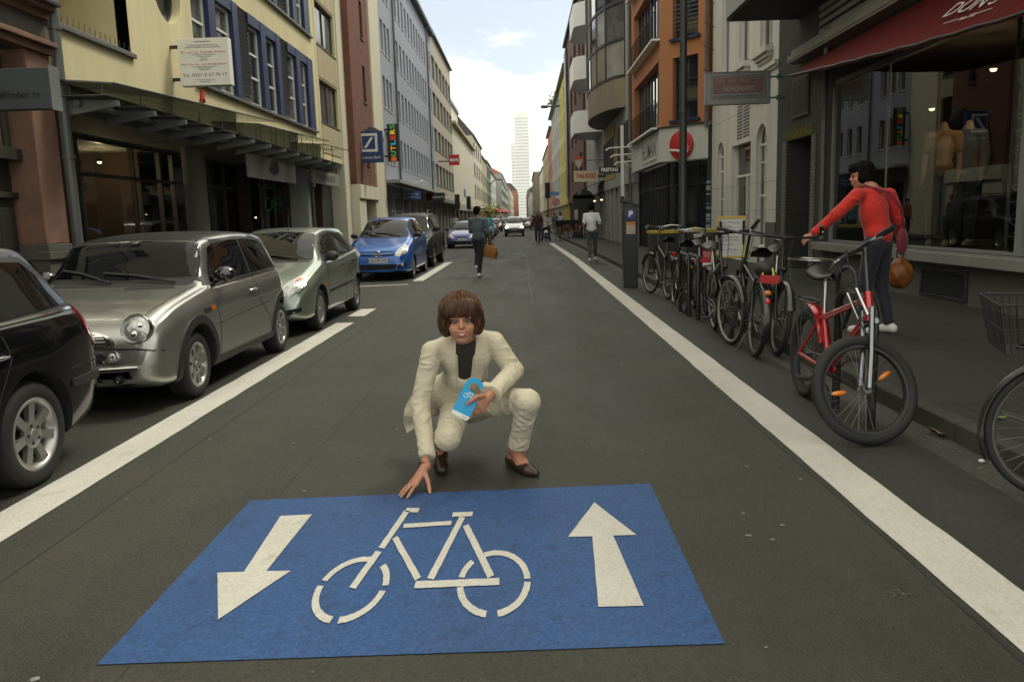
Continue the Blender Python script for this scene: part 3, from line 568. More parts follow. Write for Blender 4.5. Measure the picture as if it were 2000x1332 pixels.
    lampspot('window_light', 'small yellow fairy light in the far shop window', F.P(24.9, -1.4, 1.75), 0, r=.035, group='window lights'); lampspot('window_light', 'small orange fairy light in the far shop window', F.P(25.7, -1.4, 1.6), 0, r=.03, group='window lights')
    g = text_on(F, 'CAFÉ', .62, mat('green neon', (.02, .16, .05), .5, var=0), 25.1, -.88, 2.1, t, name='window_lettering', width=1.7)
    # clothes rack and dress form inside
    c = wthing('clothes_rack', 'dark clothes hanging on a rail inside the shop under the canopy', 'clothes rack', F.P(16, -2.6, .12)); b = MB(); b.tube([(14.4, -2.6, 1.65), (17, -2.6, 1.65)], .02, 8); b.tube([(14.4, -2.6, .12), (14.4, -2.6, 1.65)], .02, 8); b.tube([(17, -2.6, .12), (17, -2.6, 1.65)], .02, 8); F.build(b, 'rail', M_steel, c)
    b = MB()
    for i in range(26): b.box((14.5+.095*i, -2.85, .7+.1*((i*7) % 3)), (14.5+.095*i+.06, -2.35, 1.6))
    F.build(b, 'garments', mat('dark cloth', (.02, .018, .018), .9, var=.5, vs=5), c, .02)
yellow_house()
# ---- brick pier house next to it
def brick_pier_house():
    t = wthing('cream_house', 'cream and beige house with a protruding red brick pier beyond the yellow house', 'building', (XL, 34, 0)); F = LF; b = MB()
    wins = [(28.35, 31.1, z, z+1.45) for z in (5.0, 7.6, 10.2, 12.8)]; wall(b, 28.1, 31.3, 3.72, 16, wins, .25, 0, back=9); F.build(b, 'wall', M_yel, t)
    for w in wins:
        window(F, t, *w, mull=(.5,), fm=M_fd); fbox(F, 'beige_panel', 28.35, 31.1, .0, .02, w[3]+.06, w[3]+1.05, M_beige, t)
    fbox(F, 'beige_panel', 28.35, 31.1, .0, .02, 3.95, 4.9, M_beige, t)
    b = MB(); b.box((31.3, -9, .12), (32.25, .06, 16)); b.box((38.25, -9, .12), (40.78, .06, 16)); F.build(b, 'white_pier', M_cream, t, .01)
    b = MB(); wall(b, 32.25, 36.4, 3.0, 16, [(34.6, 35.2, z, z+1.5) for z in (3.9, 6.5, 9.1, 11.7)], .2, o=.32, back=9); b.add([(32.25, .32, 3), (36.4, .32, 3), (36.4, -1, 3), (32.25, -1, 3)], [(0, 1, 2, 3)]); F.build(b, 'brick_pier', M_brickred, t)
    for z in (3.9, 6.5, 9.1, 11.7): window(F, t, 34.6, 35.2, z, z+1.5, o=.2, fm=M_fd)
    b = MB(); wall(b, 36.4, 38.25, 3.3, 16, [(36.7, 38.0, z, z+1.7) for z in (4.6, 7.2, 9.8, 12.4)], .25, back=9); F.build(b, 'beige_bay', M_beige, t)
    for z in (4.6, 7.2, 9.8, 12.4): window(F, t, 36.7, 38.0, z, z+1.7, fm=M_fd, mull=(.4,))
    b = MB(); b.box((32.25, -.5, 2.45), (36.5, .45, 3.0)); b.box((32.25, -.5, .12), (33.6, .38, 2.45)); b.box((35.9, -.5, .12), (36.4, .38, 2.45)); F.build(b, 'portal', M_cream, t, .012)
    b = MB(); b.box((33.6, -.5, .12), (35.9, -.3, 2.45)); F.build(b, 'doorway', M_fd, t)
    b = MB(); b.box((28.1, -.8, .12), (31.3, -.5, 3.72)); F.build(b, 'doorway', M_fd, t); b = MB(); b.box((36.4, -.6, .12), (38.25, -.3, 3.3)); F.build(b, 'shutter', M_grey, t)
    b = MB(); b.tube([(28.75, -.48, .2), (28.75, -.48, 1.9)], .03, 6); F.build(b, 'door_handle', M_steel, t)
    s = signbox('projecting_sign', 'blue bank sign with a white framed slash on the red brick pier', -6.78, -5.72, 33.6, 3.93, 5.2, .22, mat('bank blue', (.012, .045, .17), .45, var=.06))
    w = M_white; b = MB(); x0, x1, z0, z1, e, y = -6.66, -5.92, 4.36, 5.1, .1, 33.59
    for q in (((x0, y, z0), (x1, y+.012, z0+e)), ((x0, y, z1-e), (x1, y+.012, z1)), ((x0, y, z0+e), (x0+e, y+.012, z1-e)), ((x1-e, y, z0+e), (x1, y+.012, z1-e))): b.box(*q)
    b.prism([(-6.5, 4.52), (-6.38, 4.52), (-6.08, 4.94), (-6.2, 4.94)], y, y+.012, ax='y'); b.build('logo', w, s); textY('Deutsche Bank', .16, w, -6.25, 33.59, 4.13, s, width=.85)
    b = MB(); b.box((-6.9, 33.66, 4.0), (-6.78, 33.76, 4.25)); b.box((-6.9, 33.66, 4.85), (-6.78, 33.76, 5.1)); b.build('bracket', w, s)
    b = MB(); b.lathe([(0, 0), (.52, 0), (.55, .03), (.55, .12), (.5, .16), (0, .16)], 32, M=T(-6.5, 35.4, 5.0) @ RX(pi/2)); tag(b.build('round_sign', M_fd), 'dark round projecting sign seen edge behind the blue bank sign', 'sign')
brick_pier_house()
# ---------------------------------------------------------------- right side of the street
M_dkwall = mat('dark shop wall', (.028, .028, .025), .75, var=.25, vs=2); M_dkbrick = brick('dark glazed brick', (.055, .054, .046), (.04, .04, .034), (.03, .03, .027), bw=.22, bh=.07)
M_white_r = mat('white plaster', (.58, .58, .53), .85, var=.12, vs=1.4, bump=.1, streak=True, dirt=(.46, .455, .4)); M_orange = mat('orange render', (.4, .165, .07), .85, var=.16, vs=1.2, bump=.12, streak=True)
M_conc = mat('concrete', (.24, .2, .145), .85, var=.2, vs=2.5, bump=.15, streak=True); M_ledge = mat('stone ledge', (.2, .2, .185), .7, var=.15); M_redaw = mat('red awning', (.11, .007, .006), .75, var=.15, vs=3, spec=.2)
M_let = mat('pale lettering', (.62, .6, .55), .6, var=0)
def shop():
    t = wthing('clothes_shop', 'dark clothes shop with big display window and stone ledge at the right edge', 'building', (XR, 11, 0)); F = RF
    b = MB(); wall(b, 2, 16.55, .12, 5.6, [(2.5, 16.3, .84, 3.95)], .35, back=0); b.box((2, -8, 5.6), (18.4, 1.55, 9), 0); b.box((2, -8, 9), (18.4, 0, 15), 0); F.build(b, 'wall', M_dkwall, t)
    b = MB(); b.box((2, 1.55, 5.65), (18.38, 1.6, 6.1)); F.build(b, 'overhang_fascia', M_grey, t)
    fbox(F, 'window_ledge', 2, 16.45, -.5, .3, .68, .83, M_ledge, t, .012); fbox(F, 'plinth', 2, 16.4, 0, .1, .1, .67, mat('plinth stone', (.1, .098, .088), .8, var=.3, vs=2.5, streak=True), t)
    b = MB(); b.box((10.95, .1, .17), (12.25, .13, .2)); b.box((10.95, .1, .55), (12.25, .13, .6)); b.box((10.95, .1, .2), (11.0, .13, .55)); b.box((12.2, .1, .2), (12.25, .13, .55)); b.box((11.0, .1, .2), (12.2, .104, .55), 1)
    for k in range(9): z = .215+k*.038; b.add([(11, .105, z), (12.2, .105, z), (12.2, .13, z-.012), (11, .13, z-.012)], [(0, 1, 2, 3)])
    F.build(b, 'vent_grille', [M_fd, M_blk], t)
    b = MB(); b.box((3.0, -.05, .84), (16.3, -.038, 3.95)); F.build(b, 'display_glass', M_gl, t)
    b = MB(); b.box((16.2, -.12, .84), (16.3, .0, 3.95)); b.box((2.5, -.12, 3.86), (16.3, 0, 3.95)); b.box((10.0, -.14, .84), (10.14, .01, 3.95)); b.box((13.9, -.06, .84), (13.93, -.03, 3.86)); b.box((2.5, -.1, .84), (16.3, -.005, .88)); F.build(b, 'window_frame', M_fg, t)
    b = MB()   # lattice column behind the glass
    for a in (10.3, 10.75):
        for o in (-.25, -.7): b.tube([(a, o, .84), (a, o, 3.95)], .025, 6)
    for k in range(14):
        z = .84+k*.222; s = k % 2
        for o in (-.25, -.7): b.tube([(10.3 if s else 10.75, o, z), (10.75 if s else 10.3, o, z+.222)], .01, 5); b.tube([(10.3, o, z), (10.75, o, z)], .01, 5)
        for a in (10.3, 10.75): b.tube([(a, -.25 if s else -.7, z), (a, -.7 if s else -.25, z+.222)], .01, 5)
    F.build(b, 'lattice_column', M_steel, t)
    b = MB(); b.box((2, -4.5, .5), (16.4, -.35, .8)); b.box((2, -4.6, .5), (16.4, -4.5, 4.2)); b.box((16.35, -4.5, .5), (16.5, -.3, 4.2)); b.box((2, -4.5, 4.0), (16.4, -.35, 4.2)); b.box((2, -4.5, .5), (2.1, -.3, 4.2)); F.build(b, 'interior', mat('shop interior', (.035, .03, .024), .9, var=.3, vs=1.2), t)
    b = MB(); b.box((11.5, -3.2, .8), (13.4, -2.9, 3.4)); b.box((8.2, -4.2, .8), (9.8, -3.8, 3.2)); F.build(b, 'display_wall', mat('display board', (.07, .04, .025), .8, var=.4, vs=2), t)
    b = MB(); b.box((2, 0, 4.62), (18.2, .3, 4.78)); b.box((2, 0, 4.8), (18.2, .22, 4.9)); b.box((2, .22, 4.66), (18.2, .32, 4.7)); F.build(b, 'awning_case', M_grey, t, .01)
    b = MB()
    for k in range(4): b.box((2, 0, 4.98+k*.15), (17.0, .06, 5.06+k*.15))
    F.build(b, 'wall_slats', M_grey, t)
    # awning
    a = wthing('red_awning', 'dark red awning with pale shop lettering over the display window', 'awning', (5.3, 11, 3.7))
    inn = [(6.02, 17.8, 4.5), (6.02, 14, 4.5), (6.02, 11, 4.5), (6.02, 8, 4.5), (6.02, 4, 4.5)]; out = [(4.72, 14.5, 3.8), (4.9, 12.6, 3.66), (5.12, 10.8, 3.55), (5.33, 8.9, 3.47), (5.5, 4, 3.4)]
    b = MB()
    def srf(i, j):
        k = min(int(i*4), 3); f = i*4-k; p = Vector(inn[k]).lerp(Vector(inn[k+1]), f); q = Vector(out[k]).lerp(Vector(out[k+1]), f); w = p.lerp(q, j); return (w.x, w.y, w.z-.05*sin(pi*j)+.008*sin(i*60)*j)
    b.grid(srf, 40, 8); b.grid(lambda i, j: (srf(i, j)[0]+.012, srf(i, j)[1], srf(i, j)[2]-.02), 40, 8)
    b.grid(lambda i, j: (srf(i, 1)[0], srf(i, 1)[1], srf(i, 1)[2]-.035*j), 40, 1); b.build('fabric', M_redaw, a)
    b = MB(); b.tube([srf(i/20, 1) for i in range(21)], .022, 8); b.tube([(6.1, 9, 4.3), (5.5, 9.3, 3.5)], .02, 6); b.tube([(6.1, 14, 4.3), (5.0, 13, 3.72)], .02, 6); b.build('front_bar', M_fd, a)
    A, B_, C = Vector(out[1]), Vector(out[3]), Vector(inn[2]); ex = (B_-A).normalized(); n = ex.cross(C-A).normalized(); ez = n.cross(ex)
    if n.x > 0: n = -n
    ez = ez if ez.z > 0 else -ez
    def on(u, v, off=.035): d = ray(u, v); o = Vector((0, 0, CH)); k = (A+n*off-o).dot(n)/d.dot(n); return o+d*k
    def lay(s, u0, v0, u1, v1, m=M_let, **k):
        p, q = on(u0, v0), on(u1, v1); x = (q-p).normalized(); z = n.cross(x)*-1; z = z if z.z > 0 else -z; c = (p+q)/2
        text(s, .33 if not k.get('size') else k.pop('size'), m, Matrix(((x.x, -n.x, z.x, c.x), (x.y, -n.y, z.y, c.y), (x.z, -n.z, z.z, c.z), (0, 0, 0, 1))), a, width=(q-p).length, **k)
    lay("DON'S", 1848, 24, 1955, -6, shear=.25); lay('since 1972', 1874, 38, 1905, 29, size=.08, shear=.1)
    b = MB()
    for q in (((1843, 47), (1871, 38)), ((1908, 27), (1938, 17))): b.tube([on(*q[0]), on(*q[1])], .006, 4)
    b.build('lettering', M_let, a)
    for i, (a_, o, z) in enumerate(((14.8, -1.2, 3.2), (12.6, -1.0, 3.5), (9.2, -1.4, 3.5))): lampspot('ceiling_spot', ['small warm spot lamp above the reflected bank sign in the display window', 'warm spot lamp above the two headless mannequins', 'warm ceiling spot deep in the clothes shop'][i], F.P(a_, o, z), (0, 22, 4)[i], (1, .68, .38), group='spots in the clothes shop')
    b = MB(); b.box((11.0, -2.0, 1.72), (11.5, -1.95, 1.74)); o = F.build(b, 'shelf_light', M_warm); tag(o, 'thin glowing shelf light strip beside the mannequins', 'lamp')
    # dark brick strip with the recessed door
    t = wthing('brick_entrance', 'narrow dark brick house front with recessed tiled doorway between shop and white house', 'building', (XR, 18, 0))
    b = MB(); wall(b, 16.55, 19.75, .12, 9, [(17.35, 19.0, .12, 3.05)], 1.2, back=0); F.build(b, 'wall', M_dkbrick, t)
    fbox(F, 'door', 17.35, 19.0, -1.2, -1.1, .12, 3.05, M_blk, t); b = MB(); b.box((17.1, 0, .12), (17.35, .03, 3.05)); b.box((19.0, 0, .12), (19.25, .03, 3.05)); F.build(b, 'tiled_jamb', brick('ivory tile', (.15, .148, .125), (.12, .118, .1), (.05, .05, .045), bw=.3, bh=.07), t)
    b = MB(); b.box((17.55, .0, 3.5), (18.6, .05, 4.35)); b.box((17.62, .05, 3.57), (18.53, .06, 4.28), 1); F.build(b, 'notice_frame', [M_fd, M_dkwall], t); b = MB(); r = random.Random(2)
    for k in range(260): a_ = r.uniform(17.3, 19.0); z = 3.06+abs(r.gauss(0, .1)); b.add([(a_, .02, z), (a_+.03, .03+r.uniform(0, .03), z+r.uniform(-.02, .04)), (a_+.01, .025, z+.03)], [(0, 1, 2)])
    tag(F.build(b, 'moss', mat('yellow moss', (.16, .14, .015), .9, var=.5, vs=12)), kind='stuff')
    b = MB(); b.tube([(16.45, .1, .9), (16.45, .1, 5)], .05, 10); F.build(b, 'downpipe', M_pipe, t)
shop()
def white_house():
    t = wthing('white_house', 'white plastered house with arched ground floor windows and slotted vents on the right', 'building', (XR, 23, 0)); F = RF
    ups = [(20.3, 21.3, 5.5, 8), (22.3, 23.3, 5.5, 8), (24.3, 25.3, 5.5, 8)]; arch = [(20.55, 21.5, .55, 3.2), (24.9, 25.7, .55, 3.2)]; door = (22.0, 24.0, .12, 3.35)
    b = MB(); wall(b, 19.75, 26.45, .12, 15, ups+[(a0, a1, z0, z1+(a1-a0)/2) for a0, a1, z0, z1 in arch]+[door], .25, back=8)
    for a0, a1, z0, z1 in arch:
        c, r = (a0+a1)/2, (a1-a0)/2
        for i in range(16):
            f0, f1 = pi*i/16, pi*(i+1)/16; P = lambda f: (c+r*cos(f), 0, z1+r*sin(f)); Q = lambda f: (c+r*cos(f), 0, z1+r)
            b.add([P(f0), P(f1), Q(f1), Q(f0)], [(0, 1, 2, 3)]); b.add([P(f0), P(f1), (P(f1)[0], -.2, P(f1)[2]), (P(f0)[0], -.2, P(f0)[2])], [(0, 1, 2, 3)])
    F.build(b, 'wall', M_white_r, t)
    for a0, a1, z0, z1 in arch:
        window(F, t, a0, a1, z0, z1, mull=(.5,), trans=(.5, .82), part='arched_window'); c, r = (a0+a1)/2, (a1-a0)/2; b = MB(); b.tube([(c+(r-.03)*cos(pi*i/14), -.12, z1+(r-.03)*sin(pi*i/14)) for i in range(15)], .035, 6); b.box((c-.025, -.15, z1), (c+.025, -.1, z1+r-.03)); F.build(b, 'arch_frame', M_fw, t)
        b = MB(); b.prism([(c+r*cos(pi*i/14), z1+r*sin(pi*i/14)) for i in range(15)], -.16, -.14, ax='y'); F.build(b, 'arch_pane', M_wd, t)
    for w in ups:
        window(F, t, *w, mull=(.5,), trans=(.68,)); b = MB(); b.box((w[0]-.12, 0, 5.3), (w[1]+.12, .2, 5.45)); b.box((w[0]-.06, 0, 5.2), (w[1]+.06, .13, 5.3)); b.box((w[0], 0, 5.12), (w[1], .07, 5.2)); F.build(b, 'console_sill', M_white_r, t, .01)
    b = MB(); b.box((19.75, 0, 4.93), (26.45, .1, 5.03)); b.box((19.75, 0, 4.86), (26.45, .05, 4.93)); F.build(b, 'string_course', M_white_r, t)
    b = MB()
    for k in range(12): b.box((22.15, 0, 3.5+k*.085), (22.75, .004, 3.545+k*.085)); b.box((22.85, 0, 3.5+k*.085), (23.4, .004, 3.545+k*.085))
    F.build(b, 'vent_slots', M_blk, t)
    b = MB(); 
    for z in (1.5, 2.2, 4.2): b.box((19.75, 0, z), (26.45, .002, z+.012))
    F.build(b, 'panel_joint', M_fg, t)
    b = MB(); b.box((22.0, -.22, .12), (24.0, -.2, 3.35), 1); b.box((22.0, -.2, 2.45), (24.0, -.14, 2.52)); b.box((22.0, -.2, .12), (22.1, -.12, 3.35)); b.box((23.9, -.2, .12), (24.0, -.12, 3.35)); b.box((22.75, -.2, .12), (22.85, -.12, 2.45)); F.build(b, 'entrance_door', [M_fw, M_wd], t)
    b = MB(); b.tube([(22.6, -.1, 1.05), (22.6, -.02, 1.05), (22.6, -.02, 1.35), (22.6, -.1, 1.35)], .015, 6); F.build(b, 'door_handle', M_steel, t); fbox(F, 'dark_plinth', 19.75, 20.5, 0, .03, .1, 1.2, mat('plinth grey', (.11, .11, .1), .8), t)
    b = MB()
    for k in range(4): b.tube([(26.2, .0, 5.8+.7*k), (26.2, .35, 5.95+.7*k)], .015, 6)
    F.build(b, 'wall_hook', M_fd, t)
    s = signbox('projecting_sign', 'grey framed beauty salon sign with pale letters on a dusty pink field', 4.33, 5.78, 19.2, 3.97, 4.66, .16, mat('sign grey', (.26, .265, .26), .5, var=.1), rim=M_steel); y = 19.19
    b = MB(); b.box((4.47, y, 4.2), (5.64, y+.012, 4.55)); b.build('pink_field', mat('dusty pink', (.2, .115, .115), .6, var=.15), s); b = MB()
    for q in (((4.43, y, 4.08), (4.435, y+.011, 4.59)), ((5.675, y, 4.08), (5.68, y+.011, 4.59)), ((4.43, y, 4.585), (5.68, y+.011, 4.59)), ((4.43, y, 4.08), (5.68, y+.011, 4.085))): b.box(*q)
    b.build('inner_line', M_fd, s); pl = mat('sign letters', (.38, .36, .33), .6, var=0); textY('H A U T', .13, mat('sign letters faint', (.3, .22, .21), .6, var=0), 5.05, y, 4.47, s, width=1.0); textY('SCHÖNHEIT', .15, pl, 5.08, y, 4.29, s, width=.72); textY('KOSMETIKINSTITUT', .06, M_fd, 5.06, y, 4.13, s, width=1.1)
    b = MB()
    for z in (4.08, 4.55): b.tube([(5.78, 19.28, z), (6.15, 19.28, z)], .02, 6); b.box((5.98, 19.22, z-.05), (6.06, 19.34, z+.05))
    b.build('bracket', mat('verdigris', (.05, .14, .11), .6, var=.2), s)
white_house()
def orange_house():
    t = wthing('orange_house', 'orange rendered corner house with white ribbed fascia and red disc above a dark shop', 'building', (5, 30, 0))
    c0, c1 = Vector((6.05, 26.52, 0)), Vector((4.75, 27.95, 0)); Ln = (c1-c0).length; d = (c1-c0)/Ln; C = Fac(c0, d, (-d.y, d.x, 0) if -d.y*1+d.x*0 < 0 else (d.y, -d.x, 0))
    if C.N.y > 0: C = Fac(c0, d, -C.N)
    w1, w2 = .42, Ln-.5; hol = [(w1, w2, 4.55, 6.55), (w1, w2, 7.15, 9.2), (w1, w2, 9.8, 11.8)]
    b = MB(); wall(b, 0, Ln, 4.35, 14, hol, .3); C.build(b, 'corner_wall', M_orange, t)
    for h in hol: window(C, t, h[0], h[1], h[2], h[3], o=-.2, fm=M_fd, trans=(.3, .65)); fb = MB(); fb.box((h[0]-.1, -.1, h[2]-.1), (h[1]+.06, .12, h[2]-.003)); C.build(fb, 'blue_sill', M_navy, t)
    z = 7.4; b = MB()
    while z < 8.2: b.tube([(w1, .02, z), (w2, .02, z)], .012, 5); z += .13
    C.build(b, 'window_rail', M_steel, t)
    F = RG; hol = [(28.3, 34.4, 4.5, 6.6), (28.3, 34.4, 7.4, 9.4), (28.3, 34.4, 10.2, 12.2)]; b = MB(); wall(b, 27.95, 35.2, 4.35, 14, hol, .35, back=8); F.build(b, 'wall', M_orange, t)
    for h in hol:
        for k in range(4): a = h[0]+k*1.525; window(F, t, a, a+1.525, h[2], h[3], o=-.25, fm=M_fd, mull=(.5,), gm=WR.choice([M_wd, M_wsky]))
        fbox(F, 'white_sill', 28.1, 34.6, 0, .28, h[2]-.16, h[2]-.1, M_white, t); b = MB()
        for k in range(31): b.tube([(28.3+.2*k, .12, h[2]-.08), (28.3+.2*k, .12, h[2]+.85)], .008, 4)
        b.tube([(28.3, .12, h[2]+.85), (34.4, .12, h[2]+.85)], .014, 6); F.build(b, 'balcony_rail', M_blk, t)
    wf = mat('white ribbed metal', (.52, .53, .5), .5, var=.08, streak=True)
    for f, a0, a1 in ((C, -.02, Ln+.01), (F, 27.9, 35.1)):
        b = MB(); b.box((a0, -.2, 3.22), (a1, .03, 4.33)); n = int((a1-a0)/.085)
        for k in range(n): b.box((a0+k*.085, .03, 3.24), (a0+k*.085+.06, .045, 4.31))
        f.build(b, 'ribbed_fascia', wf, t)
        b = MB(); b.box((a0, -.2, 4.33), (a1, .1, 4.38)); f.build(b, 'fascia_cap', M_fd, t); b = MB(); b.box((a0+.02, -.5, .12), (a1, -.42, 3.22), 0)
        for a in np.arange(a0+.05, a1-.05, .62): b.box((a, -.42, .12), (a+.06, -.34, 3.22), 1)
        b.box((a0, -.42, 2.4), (a1, -.35, 2.46), 1); f.build(b, 'shop_front', [M_wd, M_blk], t)
    b = MB(); b.box((28.4, .05, 3.38), (31.8, .07, 4.1), 0); F.build(b, 'letter_board', wf, t); text_on(F, 'FLUMAN', .8, mat('letter grey', (.06, .065, .065), .5), 30.1, .075, 3.75, t, width=3.1, bold=.012)
    s = wthing('red_disc_sign', 'red round sign with white clock-hand bars on the ribbed fascia', 'sign', C.P(Ln*.55, .1, 3.2)); mid = C.P(Ln*.52, .06, 3.72); nx = C.tm(0, 0, 0); R = nx.to_3x3().to_4x4()
    b = MB(); M = T(*mid) @ R @ RX(pi/2); b.lathe([(0, .08), (.44, .08), (.47, .06), (.47, 0)], 40, M=M); b.build('disc', mat('sign red', (.42, .018, .018), .4, var=.08), s)
    b = MB(); M = T(*mid) @ R
    b.box((.08, -.1, -.44), (.13, -.085, .36), M=M); b.box((-.44, -.1, -.02), (.3, -.086, .045), M=M @ T(0, 0, -.2) @ RY(radians(8)))
    b.tube([(.1, -.092, .3), (.33, -.092, -.2)], .004, 4, M=M); b.tube([(.1, -.092, .34), (.4, -.092, -.2)], .004, 4, M=M); b.build('emblem_bars', M_white, s)
    pipe('grey downpipe on the orange corner beside the white house', 5.95, 26.45, 4.2, 13, .05); fbox(RF, 'wing_wall', 26.46, 26.6, -.2, .12, .12, 4.3, M_dkwall, t)
    b = MB()
    for k in range(40): b.add([(5.97, 26.44, .5+.05*k), (6.0+.12, 26.44, .5+.05*k), (6.0+.12, 26.44, .54+.05*k), (5.97, 26.44, .54+.05*k)], [(0, 1, 2, 3)], random.choice((0, 1, 1, 2)))
    b.build('sticker_column', [mat('sticker white', (.35, .36, .35), .7, var=.3, vs=30), M_blk, mat('sticker blue', (.1, .16, .22), .6)], t)
    for k, (y, z) in enumerate(((33.6, 4.25), (34.2, 4.0), (35, 3.75))):
        b = MB(); b.tube([(4.8, y, z), (3.6+.25*k, y-.1, z-.05), (3.45+.25*k, y-.1, z-.14)], .025, 6); b.tube([(4.8, y, z-.3), (4.3, y, z)], .015, 5); tag(b.build('flag_holder', M_white), ['topmost white flag holder arm on the orange house', 'middle white flag holder arm beside the orange house', 'lowest white flag holder arm beside the dark house'][k], 'bracket', 'white flag holders')
    b = MB(); b.box((4.42, 36.4, 2.3), (4.55, 36.48, 5.4)); b.box((4.42, 36.4, 2.2), (4.55, 36.48, 2.3), 1); tag(b.build('flag_banner', [M_white, M_redaw]), 'narrow white hanging banner with red foot past the orange house', 'banner')
orange_house()
def dark_house():
    t = wthing('bay_house', 'dark house with a curved glazed bay on a concrete base and white rounded balconies', 'building', (4.75, 46, 0)); F = RG
    rows = [(36, 59, z, z+1.6) for z in (8, 11, 14)]; b = MB(); wall(b, 35.2, 60, 3.3, 17, [], .2, back=8); F.build(b, 'wall', M_grey, t)
    def prof(f): a = lerp(37.2, 47.2, f); return a, 1.25*sin(pi*min(1, f*1.0))**.55
    def ring(b, z0, z1, n=24, m=0, off=0.):
        for i in range(n):
            (a0, o0), (a1, o1) = prof(i/n), prof((i+1)/n); b.add([(a0, o0+off, z0), (a1, o1+off, z0), (a1, o1+off, z1), (a0, o0+off, z1)], [(0, 1, 2, 3)], m, True)
    b = MB(); ring(b, 6.3, 7.6); 
    for i in range(24): (a0, o0), (a1, o1) = prof(i/24), prof((i+1)/24); b.add([(a0, 0, 6.3), (a1, 0, 6.3), (a1, o1, 6.3), (a0, o0, 6.3)], [(0, 1, 2, 3)], 1)
    F.build(b, 'bay_base', [M_conc, M_fd], t)
    for z0 in (7.7, 9.3, 10.9, 12.5, 14.1):
        for i in range(8):
            (a0, o0), (a1, o1) = prof(i/8), prof((i+1)/8); c = [(a0, o0), (a1, o1)]
            b = MB(); b.add([(a0, o0, z0), (a1, o1, z0), (a1, o1, z0+1.5), (a0, o0, z0+1.5)], [(0, 1, 2, 3)]); b.add([(a0, o0-.03, z0), (a1, o1-.03, z0), (a1, o1-.03, z0+1.5), (a0, o0-.03, z0+1.5)], [(0, 1, 2, 3)]); F.build(b, 'bay_pane', WR.choice([M_wd, M_wd, M_wm, M_wb]) if WR.random() > .2 else M_conc, t)
    b = MB()
    for z in (7.6, 9.2, 10.8, 12.4, 14.0, 15.6): ring(b, z, z+.12, 24, 0, .03); b.add([], [])
    for i in range(9): a, o = prof(i/8); b.box((a-.05, o-.05, 7.6), (a+.05, o+.05, 15.7))
    F.build(b, 'bay_frame', M_fd, t)
    # white rounded balconies
    for (a0, a1, z0, h, out) in ((47.5, 53, 6.3, 1.25, 1.6), (48, 54, 9.4, 1.3, 1.55), (48, 54, 12.4, 1.3, 1.5), (48, 54, 15.2, 1.3, 1.45)):
        b = MB(); n = 16; P = []
        for i in range(n+1): f = i/n; P.append((lerp(a0, a1, f), out*min(1, sin(pi*f)*2.2)**.6 if 0 < f < 1 else 0))
        for i in range(n): p, q = P[i], P[i+1]; b.add([(p[0], p[1], z0), (q[0], q[1], z0), (q[0], q[1], z0+h), (p[0], p[1], z0+h)], [(0, 1, 2, 3)], 0, True); b.add([(p[0], 0, z0), (q[0], 0, z0), (q[0], q[1], z0), (p[0], p[1], z0)], [(0, 1, 2, 3)]); b.add([(p[0], 0, z0+.15), (q[0], 0, z0+.15), (q[0], q[1], z0+.15), (p[0], p[1], z0+.15)], [(0, 1, 2, 3)])
        F.build(b, 'balcony', M_white, t)
        for k in range(3): window(F, t, a0+.6+1.6*k, a0+2+1.6*k, z0+.3, z0+2.6, o=.04, fm=M_fd)
    for k in range(9): a = 36+k*.42; 
    for k in range(5): window(F, t, 35.6+k*.9, 36.3+k*.9, 3.9, 5.6, o=.05, fm=M_fd, sill=False)
    fbox(F, 'yellow_bay', 41.3, 46.5, 0, .06, 3.35, 6.0, mat('ochre render', (.36, .27, .1), .85, var=.15), t)
    for k in range(5): window(F, t, 41.6+k, 42.2+k, 3.7, 5.4, o=.1, fm=M_fd, sill=False)
    b = MB(); b.box((35.2, -.4, .12), (60, -.3, 3.3)); F.build(b, 'shop_front', M_wd, t)
    for a in np.arange(35.3, 60, 2.05): fbox(F, 'pilaster', a, a+.45, -.3, .05, .12, 3.3, M_grey, t)
    fbox(F, 'shop_beam', 35.2, 60, -.3, .07, 2.85, 3.3, M_grey, t)
    pipe('grey downpipe between the bay house and the orange house', 4.68, 35.25, .12, 13, .07)
    # its signs
    s = signbox('projecting_sign', 'long black projecting sign with white block lettering beyond the orange house', 3.6, 4.6, 38, 3.42, 3.72, .12, M_blk); textY('FREITAG', .22, M_white, 4.08, 37.99, 3.57, s, width=.78, bold=.008); b = MB(); b.box((4.6, 38.04, 3.52), (4.76, 38.08, 3.62)); b.build('bracket', M_fd, s)
    s = signbox('projecting_sign', 'cream projecting food sign with red lettering and pale rim', 2.95, 4.25, 46, 3.42, 3.98, .14, mat('sign cream', (.62, .56, .38), .5, var=.05), rim=M_fw); textY('THAI FOOD', .36, mat('thai red', (.5, .03, .015), .5, var=0), 3.6, 45.985, 3.7, s, width=1.12, bold=.012); b = MB(); b.box((4.27, 46.04, 3.6), (4.76, 46.08, 3.75)); b.build('bracket', M_fd, s)
    b = MB(); b.prism([(2.99, 4.62), (3.43, 4.62), (3.36, 4.32), (3.21, 4.14), (3.06, 4.32)], 46.02, 46.12, 0, ax='y'); b.prism([(2.97, 4.63), (3.45, 4.63), (3.42, 4.75), (3.3, 4.83), (3.1, 4.83), (3.0, 4.75)], 46.02, 46.12, 1, ax='y'); b.box((3.45, 46.05, 4.55), (4.76, 46.08, 4.59), 2)
    tag(b.build('shield_sign', [mat('shield pale', (.5, .42, .34), .5), mat('shield red', (.5, .07, .03), .5), M_fd]), 'small red and cream shield sign above the cream food sign', 'sign')
